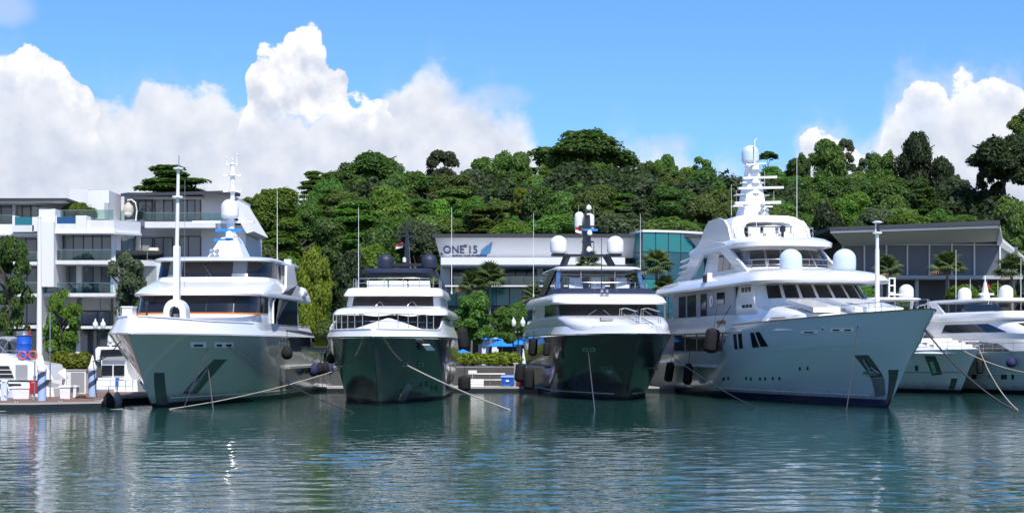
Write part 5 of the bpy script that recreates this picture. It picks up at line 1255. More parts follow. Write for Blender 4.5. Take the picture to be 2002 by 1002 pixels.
Eb.part('guard_rail', rail_mb([Eb.hp(u, Eb.sheer(u), -1) + Vector((.15, 0, 0)) for u in (.3, .24, .18, .12, .07, .03)] + [Eb.hp(u, Eb.sheer(u), 1) + Vector((-.15, 0, 0)) for u in (.02, .06, .12, .2)], .6, 2, .02, .9), 'chrome')
ew = [(4.0, 2.3, 5.4, 17, 3.5, 2.4), (5.3, 2.1, 7.6, 17, 3, 2.4)]
Eb.part('cabin', tier([ew[0], ew[1], (5.6, 1.9, 8.4, 17, 2.8, 2.4)]), 'white', smooth=40)
front_panes(Eb, mixr(*ew, .1), mixr(*ew, .9), [-2.0, -1.1, 0, 1.1, 2.0], .12)
for sd_ in (-1, 1): side_panes(Eb, mixr(*ew, .15), mixr(*ew, .85), sd_, [9.5, 11.5, 14.5], .1)
Eb.part('hardtop', tier([(7.2, 2.2, 9, 17, 2, 3), (7.3, 2.35, 8.7, 17.2, 2, 3), (7.42, 2.3, 8.8, 17.2, 2, 3), (7.5, 2, 9.4, 17, 2, 3)]), 'white', smooth=45)
for sd_ in (-1, 1):
    for yy in (10.5, 15.5): Eb.part('hardtop_post', MB().bar((sd_ * 1.9, yy, 7.25), (sd_ * 1.95, yy + .8, 5.5), .22, .1), 'white')
Eb.part('flybridge_rail', rail_mb(ring_path((5.6, 2.1, 8.2, 17, 2.4, 2.4), -1.7, 1.7, 20), .7, 2, .022, 1), 'chrome')
p = Eb.lp(1772, 578, 13); Eb.part('radome', dome_mb(.6, 1.25, (p.x, 13, 7.45)), 'dome', smooth=50)
p = Eb.lp(1745, 580, 12)
lm = MB()
for dx in (-.35, .15): lm.box(p.x + dx, p.x + dx + .12, 12, 12.12, 7.4, 9.2)
for z in (7.9, 8.5, 9.1): lm.box(p.x - .35, p.x + .27, 11.98, 12.14, z, z + .1)
Eb.part('antenna_frame', lm.box(p.x - .3, p.x + 1.6, 11.9, 12.2, 7.75, 7.87), 'white')
pk = Eb.part('anchor_pocket', Eb.patch(-1, [(1807, 695), (1828, 695), (1842, 731), (1822, 733)], .02), 'hull_dark')
Eb.part('anchor', Eb.patch(-1, [(1818, 705), (1826, 705), (1833, 727), (1825, 728)], .1, .08), 'chrome', pk)
Eb.part('stem_plate', Eb.patch(-1, [(1860, 739), (1872, 739), (1866, 760), (1855, 760)], .02), 'hull_dark')
Eb.part('stem_plate', Eb.patch(1, [(1894, 700), (1905, 697), (1896, 728), (1886, 733)], .02), 'hull_dark')
portholes(Eb, -1, [(1792, 719)], 5)

Fb = Yacht('white flybridge yacht at the right edge with long dark cabin window and two domes', 41.5, 106.5, 0.27, 27, 6.8, 3.3, 2.95, 2.6, sm=.5, pw=1.6, qw=1.1, pd=2.4, qd=.65)
Fb.hull('hull_pale', boot_z=.3)
for sd_ in (-1, 1):
    Fb.part('rub_rail', Fb.line(lambda u: Fb.sheer(u) - .02, sd_, 0, .98, .08, .06, 50), 'white')
    Fb.part('knuckle', Fb.line(lambda u: 1.2 + .4 * (1 - u), sd_, .02, .98, .05, .03, 40), 'white')
    Fb.part('guard_rail', rail_mb([Fb.hp(u, Fb.sheer(u), sd_) - Vector((sd_ * .15, 0, 0)) for u in [.04 + i * .04 for i in range(16)]], .65, 2, .02, 1.0), 'chrome')
fk = [(2.9, 2.75, 2.5, 23, 4, 2.4), (4.55, 2.7, 4.0, 23, 4, 2.4), (5.35, 2.5, 7.2, 22, 3.6, 2.4), (5.6, 2.35, 8.2, 22, 3.4, 2.4)]
Fb.part('cabin', tier(fk), 'white', smooth=40)
for sd_ in (-1, 1):
    Fb.part('side_window', pane_mb((4.6,) + fk[1][1:], (5.25,) + fk[2][1:], sd_ * 1.02, sd_ * 1.62, .03, .05, 8, skew1=-.06 * sd_), 'pane')
    pts = [(7.5, 3.1), (9.5, 3.75), (14, 3.95), (17.5, 3.6), (18.3, 3.1)]
    Fb.part('deck_opening', MB().slab([(sd_ * 2.74, y, z) for y, z in pts], (sd_ * .06, 0, 0)), 'pane')
    Fb.part('cabin_moulding', MB().slab([(sd_ * 2.78, y, z) for y, z in [(5, 4.0), (9, 4.15), (15, 4.3), (21, 4.25), (21, 4.5), (12, 4.6), (5, 4.45)]], (sd_ * .14, 0, 0)), 'white')
front_panes(Fb, mixr(fk[1], fk[2], .1), mixr(fk[1], fk[2], .9), [-2.2, -.8, .8, 2.2], .12)
ft = [(5.5, 2.6, 7.6, 22, 3.4, 2.4), (5.7, 2.75, 7.2, 22.4, 3.4, 2.4), (6.05, 2.7, 7.6, 22.2, 3.2, 2.4), (6.2, 2.5, 8.4, 22, 3, 2.4)]
Fb.part('flybridge_coaming', tier(ft), 'white', smooth=45)
Fb.part('hardtop', tier([(6.95, 2.3, 11, 19.5, 2, 3), (7.05, 2.45, 10.6, 19.8, 2, 3), (7.18, 2.4, 10.7, 19.8, 2, 3), (7.26, 2, 11.2, 19.4, 2, 3)]), 'white', smooth=45)
for sd_ in (-1, 1):
    Fb.part('arch', MB().slab([(sd_ * 2.3, 18.6, 7.1), (sd_ * 2.3, 19.8, 7.1), (sd_ * 2.55, 17.6, 5.6), (sd_ * 2.55, 16.2, 5.6)], (sd_ * .15, 0, 0)), 'white')
    Fb.part('hardtop_post', MB().tube([(sd_ * 2.1, 12, 6.1), (sd_ * 2.1, 11.6, 7.0)], .05, 6), 'chrome')
    Fb.part('fly_screen', MB().slab([(sd_ * 2.4, 9.2, 6.2), (sd_ * 2.4, 15, 6.2), (sd_ * 2.3, 14.6, 6.75), (sd_ * 2.3, 10.2, 6.7)], (sd_ * .03, 0, 0)), 'pane')
Fb.part('sun_cushion', MB().box(-1.2, .6, 13, 15, 6.2, 6.55), mat('cushion_yellow', (.5, .4, .12), .7))
for px, py, dd in ((1886, 606, 17.5), (1967, 599, 12.5)):
    p = Fb.lp(px, py, dd); Fb.part('radome', dome_mb(.53, 1.12, (p.x, dd, 7.15)), 'dome', smooth=50)
p = Fb.lp(1926, 590, 15)
fm = Fb.part('mast', MB().loft([[(p.x + sx * w, 15 + sy * w, z) for sx, sy in ((-1, -1), (1, -1), (1, 1), (-1, 1))] for w, z in ((.3, 7.2), (.16, 7.9), (.07, 8.6))]).tube([(p.x, 15, 8.6), (p.x, 15, 9.1)], .05, 6), 'white')
Fb.part('radar_bar', MB().bar((p.x - .6, 14.9, 7.65), (p.x + .65, 14.9, 7.65), .2, .14), 'white', fm)
Fb.part('flag', MB().slab([(p.x + .1, 15, 8.1), (p.x + .4, 15, 8.05), (p.x + .4, 15, 8.4), (p.x + .1, 15, 8.45)], (0, .02, 0)), 'red', fm)
for px, a, b, dd in ((1869, 488, 630, 18), (1897, 545, 600, 17.5), (1951, 548, 600, 14), (1996, 505, 605, 12)): whip(Fb, px, a, b, dd, .03, 'white')
portholes(Fb, -1, [(1903, 735), (1907, 735), (1960, 736), (1966, 736), (1980, 736)], 4.5)
Fb.part('vent', Fb.patch(-1, [(1931, 731), (1941, 731), (1941, 738), (1931, 738)], .03), 'grey')

# --- cruiser at the left edge, stern towards the dock's end
G = thing('motor_cruiser', 'white motor cruiser at the left edge with grey bimini and a blue barrel on deck', 'boat', (-28.2, 95.0, 0), 0)
gx = lambda px: X_(px, 95) + 28.2
gz = lambda py: Z_(py, 95)
def gprism(name, poly, m, y0=-1.6, y1=1.6, par=None, smooth=None):
    return MB().slab([(gx(a), y0, gz(b)) for a, b in poly], (0, y1 - y0, 0)).build(name, M[m], par or G, smooth)
gprism('hull', [(-150, 742), (70, 745), (122, 757), (126, 783), (-150, 783)], 'white', -1.9, 1.9)
gprism('boot_stripe', [(-150, 746), (60, 748), (62, 757), (-150, 758)], 'navy', -1.95, -1.9)
gprism('hull_side_lower', [(-150, 783.2), (126, 783.2), (122, 790), (-150, 790)], 'boot', -1.8, 1.8)
cab = gprism('cabin', [(-150, 703), (62, 703), (106, 712), (120, 741), (-150, 741)], 'white', -1.6, 1.6)
for a, b, c, d in ((-60, -8, -8, -60), (-5, 34, 44, -5)): gprism('window', [(a, 714), (b, 714), (c, 737), (d, 737)], 'pane', -1.66, -1.6, cab)
for z in (721, 729): gprism('window_bar', [(-5, z), (40, z), (41, z + 1.4), (-5, z + 1.4)], 'white_dull', -1.69, -1.66, cab)
gprism('canvas_panel', [(47, 712), (70, 712), (70, 739), (47, 739)], 'grey', -1.64, -1.6, cab)
gprism('canvas_door', [(88, 712), (105, 714), (118, 740), (100, 740)], 'white_dull', -1.66, -1.6, cab)
gprism('flybridge_coaming', [(-150, 690), (24, 690), (40, 697), (62, 703), (-150, 703)], 'white', -1.5, 1.5)
bi = MB(); rr = []
for x, z in ((-40, 664), (-10, 659), (20, 657), (33, 662)):
    rr.append([(gx(x), -1.3, gz(z + 3)), (gx(x), -.7, gz(z)), (gx(x), .7, gz(z)), (gx(x), 1.3, gz(z + 3)), (gx(x), 1.3, gz(z + 5)), (gx(x), -1.3, gz(z + 5))])
bm_ = bi.loft(rr).build('bimini', M['grey'], G, 50)
fr = MB()
for a, b in (((30, 664), (16, 690)), ((2, 664), (24, 688)), ((-8, 664), (-26, 690))):
    for yy in (-1.25, 1.25): fr.tube([(gx(a[0]), yy, gz(a[1])), (gx(b[0]), yy, gz(b[1]))], .025, 6)
fr.build('bimini_frame', M['chrome'], G, 60)
rail_mb([(gx(px), -1.45, gz(702)) for px in (26, 40, 55, 70, 84)], .55, 2, .02, .6).build('guard_rail', M['chrome'], G, 60)
for px, py in ((60, 694), (80, 693)):
    t = MB(); R, r = .23, .055; vs = []; fs = []
    for i in range(20):
        for j in range(8):
            a, b = 2 * math.pi * i / 20, 2 * math.pi * j / 8
            vs.append((gx(px) + (R + r * math.cos(b)) * math.cos(a), -1.6 + r * math.sin(b), gz(py) + (R + r * math.cos(b)) * math.sin(a)))
            fs.append((i * 8 + j, i * 8 + (j + 1) % 8, ((i + 1) % 20) * 8 + (j + 1) % 8, ((i + 1) % 20) * 8 + j))
    o = t.add(vs, fs).build('life_ring', mat('life_ring_orange_red', (.62, .10, .05), .5), None, 60); o.location = G.location
    tag(o, 'orange-red life ring hung beside the blue barrel' if px == 60 else 'orange-red life ring hung at the foot of the white flagpole', 'life ring', 'life rings on the left cruiser')
bz_ = thing('barrel', 'blue upright barrel standing on the left cruiser with grey gear on its lid', 'barrel', (gx(51) - 28.2, 94.6, gz(702)), 0)
MB().lathe([(.40, 0), (.44, .05), (.44, .45), (.46, .48), (.44, .52), (.44, .95), (.46, .98), (.44, 1.02), (.43, 1.42), (.38, 1.46)], (0, 0, 0), 22).build('body', M['blue'], bz_, 40)
MB().lathe([(.47, 1.46), (.47, 1.52), (.3, 1.58), (.28, 1.72), (.1, 1.76)], (0, 0, 0), 18).box(-.4, .3, -.2, .2, 1.58, 1.74).build('lid', M['steel_dull'], bz_, 30)
MB().lathe([(.02, 0), (.08, .03), (.08, .22), (.02, .25)], (.36, 0, 1.55), 8).build('lamp', M['red'], bz_, 30)

# --- small sport boat moored behind the left planter
Hh = thing('sport_boat', 'small white sport boat with grey canopy between the planter and the champagne bow', 'boat', (-26.4, 106.0, 0), 0)
hx = lambda px: X_(px, 106) + 26.4
hz = lambda py: Z_(py, 106)
def hprism(name, poly, m, y0, y1, par=None): return MB().slab([(hx(a), y0, hz(b)) for a, b in poly], (0, y1 - y0, 0)).build(name, M[m], par or Hh, 30)
hprism('hull', [(186, 744), (268, 742), (270, 772), (190, 772)], 'white', 0, 7)
hprism('stern_platform', [(188, 765), (268, 764), (268, 770), (188, 770)], 'white_dull', -1.2, 0)
hprism('seat', [(190, 738), (226, 738), (228, 752), (190, 752)], 'white_dull', .2, .8)
hprism('seat', [(190, 752), (224, 752), (224, 760), (190, 760)], 'white', -.3, .2)
hprism('arch', [(171, 682), (176, 677), (224, 677), (224, 682), (182, 683), (178, 706), (172, 706)], 'white', 2, 2.4)
hprism('canopy', [(178, 683), (224, 683), (224, 697), (178, 700)], 'black', 2.2, 2.5)
hprism('cabin', [(180, 704), (230, 704), (236, 742), (182, 742)], 'white_dull', 2.3, 5)
for a in (182, 206): hprism('window', [(a, 714), (a + 21, 714), (a + 21, 735), (a, 735)], 'pane', 2.2, 2.3)
hprism('windscreen', [(184, 698), (226, 696), (230, 704), (184, 704)], 'grey', 2.1, 2.3)
hprism('blue_trim', [(227, 738), (232, 738), (232, 755), (227, 755)], 'blue', -.2, .2)
hprism('deck_tent', [(236, 746), (246, 727), (258, 746)], 'white', .5, 2.5)
p = Vector((hx(200), 2.2, hz(677)))
MB().lathe([(.1, 0), (.06, .3), (.2, .32), (.22, .5), (.18, .78), (.05, .84)], p, 14).box(p.x - .2, p.x + .3, 2.1, 2.3, p.z + .1, p.z + .3).build('radar', M['dome'], Hh, 40)
rail_mb([(hx(a), -.9, hz(765)) for a in (190, 205, 222, 238, 252, 266)], .8, 2, .022, .9).build('guard_rail', M['chrome'], Hh, 60)
# ================================================================ foliage
def leaf_mat(name, col, var=.35, tr=.42):
    m = bpy.data.materials.new(name); m.use_nodes = True
    N = NT(m.node_tree); N.n.clear(); out = N.new('ShaderNodeOutputMaterial')
    geo = N.new('ShaderNodeNewGeometry'); tc = N.new('ShaderNodeTexCoord'); oi = N.new('ShaderNodeObjectInfo')
    f = N.noise(tc.outputs['Object'], .55, 3, .6)
    r = N.m('ADD', N.m('MULTIPLY', geo.outputs['Random Per Island'], .6), N.m('MULTIPLY', f, .4))
    lo = (col[0] * (1 - var), col[1] * (1 - var), col[2] * (1 - var * .6), 1); hi = (col[0] * (1 + var * 1.5), col[1] * (1 + var), col[2] * (1 + var * .3), 1)
    c = N.mix(r, lo, hi)
    hs = N.new('ShaderNodeHueSaturation'); N.l.new(c, hs.inputs['Color'])
    N.l.new(N.m('MULTIPLY_ADD', oi.outputs['Random'], .03, .485), hs.inputs['Hue']); N.l.new(N.m('MULTIPLY_ADD', oi.outputs['Random'], .5, .78), hs.inputs['Value'])
    b = N.new('ShaderNodeBsdfPrincipled'); b.inputs['Roughness'].default_value = .55; b.inputs['Specular IOR Level'].default_value = .35
    t = N.new('ShaderNodeBsdfTranslucent'); mx = N.new('ShaderNodeMixShader'); mx.inputs[0].default_value = tr
    N.l.new(hs.outputs[0], b.inputs['Base Color'])
    g = N.new('ShaderNodeMix', data_type='RGBA', blend_type='MULTIPLY'); g.inputs[0].default_value = 1; N.l.new(hs.outputs[0], g.inputs[6]); g.inputs[7].default_value = (1.5, 1.5, .6, 1)
    N.l.new(g.outputs[2], t.inputs[0]); N.l.new(b.outputs[0], mx.inputs[1]); N.l.new(t.outputs[0], mx.inputs[2]); N.l.new(mx.outputs[0], out.inputs[0])
    return m
LM = {'dark': leaf_mat('leaves_dark_green', (.066, .138, .030)), 'mid': leaf_mat('leaves_mid_green', (.088, .188, .034)), 'bright': leaf_mat('leaves_fresh_green', (.118, .23, .030)),
      'yellow': leaf_mat('leaves_yellow_green', (.17, .24, .022)), 'olive': leaf_mat('leaves_olive', (.108, .178, .044)), 'grey': leaf_mat('leaves_grey_green', (.085, .125, .066)),
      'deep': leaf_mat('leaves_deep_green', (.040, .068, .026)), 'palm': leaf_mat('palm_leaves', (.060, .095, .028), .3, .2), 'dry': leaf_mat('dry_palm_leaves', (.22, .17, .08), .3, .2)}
M['bark'] = mat('bark_grey_brown', (.075, .062, .048), .9, var=.35, scale=3, bump=.8, bscale=9, stretch=(1, 1, .3))
M['bark_pale'] = mat('bark_pale', (.17, .15, .125), .9, var=.3, scale=3, bump=.6, bscale=9, stretch=(1, 1, .3))
ICO = bmesh.new(); bmesh.ops.create_icosphere(ICO, subdivisions=2, radius=1)
IV = np.array([v.co[:] for v in ICO.verts]); IF = np.array([[v.index for v in f.verts] for f in ICO.faces]); ICO.free()

def leaf_cloud(name, blobs, n, leaf, rng, core=.78, up=.35, lo=-.55, flat=.0, front=False):
    """many small folded leaf clumps spread over the outer part of the blobs, with a few dark inner masses"""
    B = np.array(blobs, float)                                   # cx cy cz rx ry rz
    w = (B[:, 3] * B[:, 4] + B[:, 3] * B[:, 5] + B[:, 4] * B[:, 5]); w /= w.sum()
    k = rng.choice(len(B), n, p=w)
    d = rng.normal(size=(n, 3)); d[:, 2] += .25; d /= np.linalg.norm(d, axis=1)[:, None]
    d[:, 2] = np.where(d[:, 2] < lo, -d[:, 2], d[:, 2])
    if front: d[:, 1] = np.where(d[:, 1] > .35, -d[:, 1], d[:, 1])
    r = rng.uniform(.80, 1.12, n) ** .9
    wob = 1 + .16 * np.sin(d[:, 0] * 5 + k) * np.cos(d[:, 1] * 6 + k * 2)
    c = B[k, :3] + d * B[k, 3:] * (r * wob)[:, None]
    nr = d / B[k, 3:]; nr /= np.linalg.norm(nr, axis=1)[:, None]
    nr = nr + rng.normal(size=(n, 3)) * .55 + np.array([0, 0, up]); nr[:, 2] += flat * 2
    nr /= np.linalg.norm(nr, axis=1)[:, None]
    t = np.cross(nr, rng.normal(size=(n, 3))); t /= np.linalg.norm(t, axis=1)[:, None] + 1e-9
    b = np.cross(nr, t)
    s = leaf * rng.uniform(.55, 1.35, n)[:, None]; e = s * rng.uniform(.45, .85, n)[:, None]
    droop = nr * s * .22
    v = np.stack([c - t * s, c - b * e - droop * .2, c + t * s - droop, c + b * e], 1).reshape(-1, 3)
    f = np.arange(n * 4).reshape(n, 4)
    vs = [v]; loops = [f.reshape(-1)]; tot = [np.full(n, 4)]
    o = n * 4
    if core:
        for q in B:
            cv = IV * (1 + .18 * rng.normal(size=(len(IV), 1))) * q[3:] * core + q[:3]
            vs.append(cv); loops.append((IF + o).reshape(-1)); tot.append(np.full(len(IF), 3)); o += len(IV)
    V_ = np.concatenate(vs).astype(np.float32); L = np.concatenate(loops).astype(np.int32); T = np.concatenate(tot).astype(np.int32)
    me = bpy.data.meshes.new(name); me.vertices.add(len(V_)); me.vertices.foreach_set('co', V_.ravel())
    me.loops.add(len(L)); me.loops.foreach_set('vertex_index', L)
    me.polygons.add(len(T)); me.polygons.foreach_set('loop_start', np.concatenate([[0], np.cumsum(T)[:-1]]).astype(np.int32))
    me.update(calc_edges=True)
    return me

def crown_blobs(kind, rng):
    """blobs filling a crown 2 wide (x, y in -1..1) and 0..1 high before scaling"""
    b = []
    if kind == 'round':
        for i in range(42):
            a = rng.uniform(0, 6.28); h = rng.uniform(.04, .9); R = .78 * math.sqrt(max(1 - ((h - .42) / .62) ** 2, .05)) * rng.uniform(.55, 1)
            s = rng.uniform(.12, .36); b.append((R * math.cos(a), R * math.sin(a), h, s, s * rng.uniform(.8, 1.2), s * rng.uniform(.35, .65)))
        b.append((0, 0, .45, .62, .62, .38))
    elif kind == 'umbrella':
        for i in range(44):
            a = rng.uniform(0, 6.28); R = .85 * math.sqrt(rng.uniform(0, 1)); h = .82 - .42 * R * R - rng.choice([0, 0, .22]) + rng.uniform(-.05, .05)
            s = rng.uniform(.12, .32); b.append((R * math.cos(a), R * math.sin(a), h, s, s, s * .45))
        for i in range(5):
            a = i * 1.25; b.append((.3 * math.cos(a), .3 * math.sin(a), .5, .34, .34, .2))
    elif kind == 'tower':
        for i in range(34):
            h = i / 33; R = (.55 + .3 * math.sin(h * 9 + 1)) * (1 - .35 * h) * rng.uniform(.3, 1); a = rng.uniform(0, 6.28)
            s = rng.uniform(.30, .5); b.append((R * math.cos(a), R * math.sin(a), .02 + h * .9, s, s, s * .26))
        b.append((0, 0, .42, .66, .66, .44))
    elif kind == 'layered':
        for L in range(7):
            h = .06 + L * .14; R0 = (.95 - .62 * (L / 6) ** 1.2)
            for i in range(7 if L < 5 else 4):
                a = rng.uniform(0, 6.28); R = R0 * rng.uniform(.45, .95); s = rng.uniform(.20, .32)
                b.append((R * math.cos(a), R * math.sin(a), h + rng.uniform(-.03, .03), s, s, .055))
        b.append((0, 0, .4, .42, .42, .36))
    elif kind == 'loose':
        for i in range(40):
            a = rng.uniform(0, 6.28); h = rng.uniform(.04, .95); R = .85 * math.sqrt(max(1 - ((h - .4) / .66) ** 2, .04)) * rng.uniform(.3, 1)
            s = rng.uniform(.14, .26); b.append((R * math.cos(a), R * math.sin(a), h, s, s, s * .5))
    elif kind == 'bush':
        for i in range(16):
            a = rng.uniform(0, 6.28); R = .7 * math.sqrt(rng.uniform(0, 1)); h = .55 * (1 - R * R) * rng.uniform(.6, 1.1) + .1
            s = rng.uniform(.25, .4); b.append((R * math.cos(a), R * math.sin(a), h, s, s, s * .6))
    return b
CROWNS = {}
def crown_proto(kind, k, mk):
    key = (kind, k, mk)
    if key not in CROWNS:
        base = (kind, k)
        if base not in CROWNS:
            rng = np.random.default_rng(100 + k * 17 + len(kind))
            n, leaf, core, flat = {'round': (21000, .041, .74, 0), 'umbrella': (20000, .041, .62, .3), 'tower': (20000, .052, .74, 0), 'layered': (20000, .041, .6, .6), 'loose': (11000, .046, .5, 0), 'bush': (9000, .06, .78, 0)}[kind]
            bl = [(x * 6, y * 6, z * 10, rx * 6, ry * 6, rz * 10) for x, y, z, rx, ry, rz in crown_blobs(kind, rng)]
            CROWNS[base] = leaf_cloud('crown_' + kind, bl, n, leaf * 6, rng, core, flat=flat)
            CROWNS[base].materials.append(LM['mid'])
        CROWNS[key] = CROWNS[base]
    return CROWNS[key]
TRUNKS = []
def trunk_protos():
    for k in range(3):
        rng = random.Random(k); mb = MB()
        mb.tube([(0, 0, -.3), (.02, 0, .05), (-.15 * rng.random(), .1, .35), (.12 * rng.random(), 0, .62), (0, .05, .9)], [.07, .05, .042, .034, .015], 9)
        for i in range(6):
            a = rng.uniform(0, 6.28); h = rng.uniform(.4, .7); L = rng.uniform(.5, .95)
            mb.tube([(0, 0, h), (L * .5 * math.cos(a), L * .5 * math.sin(a), h + .14), (L * math.cos(a), L * math.sin(a), h + .22)], [.026, .018, .008], 6)
        me = mb.build('tmp', M['bark'], None, 60); d = me.data; bpy.data.objects.remove(me); TRUNKS.append(d)
trunk_protos()
NT_ = [0]
def tree(kind, px, top, w, h, Y, mk, label, group=None, name='tree', zbase=None, trunk_w=1.0, depth=1.0, cat='tree', pale=False):
    """crown w by h pixels with its top at (px, top), at depth Y; the trunk stands on the ground below"""
    NT_[0] += 1; k = NT_[0] % 3
    p = P(px, top, Y); W = w * Y / FPX; H = h * Y / FPX
    gz_ = hill_z(p.x, Y) if zbase is None else zbase
    r = thing(name, label, cat, (p.x, Y, gz_), 0, group)
    zc = p.z - H - gz_
    c = bpy.data.objects.new('crown', crown_proto(kind, k, mk)); COL.objects.link(c); c.parent = r
    c.material_slots[0].link = 'OBJECT'; c.material_slots[0].material = LM[mk]
    c.location = (0, 0, zc); c.scale = (W / 12.6, W / 12.6 * depth, H / 10.4); c.rotation_euler = (0, 0, random.uniform(0, 6.28) if depth == 1 else random.choice((0, math.pi)))
    t = bpy.data.objects.new('trunk', TRUNKS[k]); COL.objects.link(t); t.parent = r
    full = max(zc + H * .92, 1.0); t.scale = (W * .42, W * .42, full) if trunk_w == 1 else (W * .42 * trunk_w, W * .42 * trunk_w, full)
    t.rotation_euler = (0, 0, random.uniform(0, 6.28))
    return r
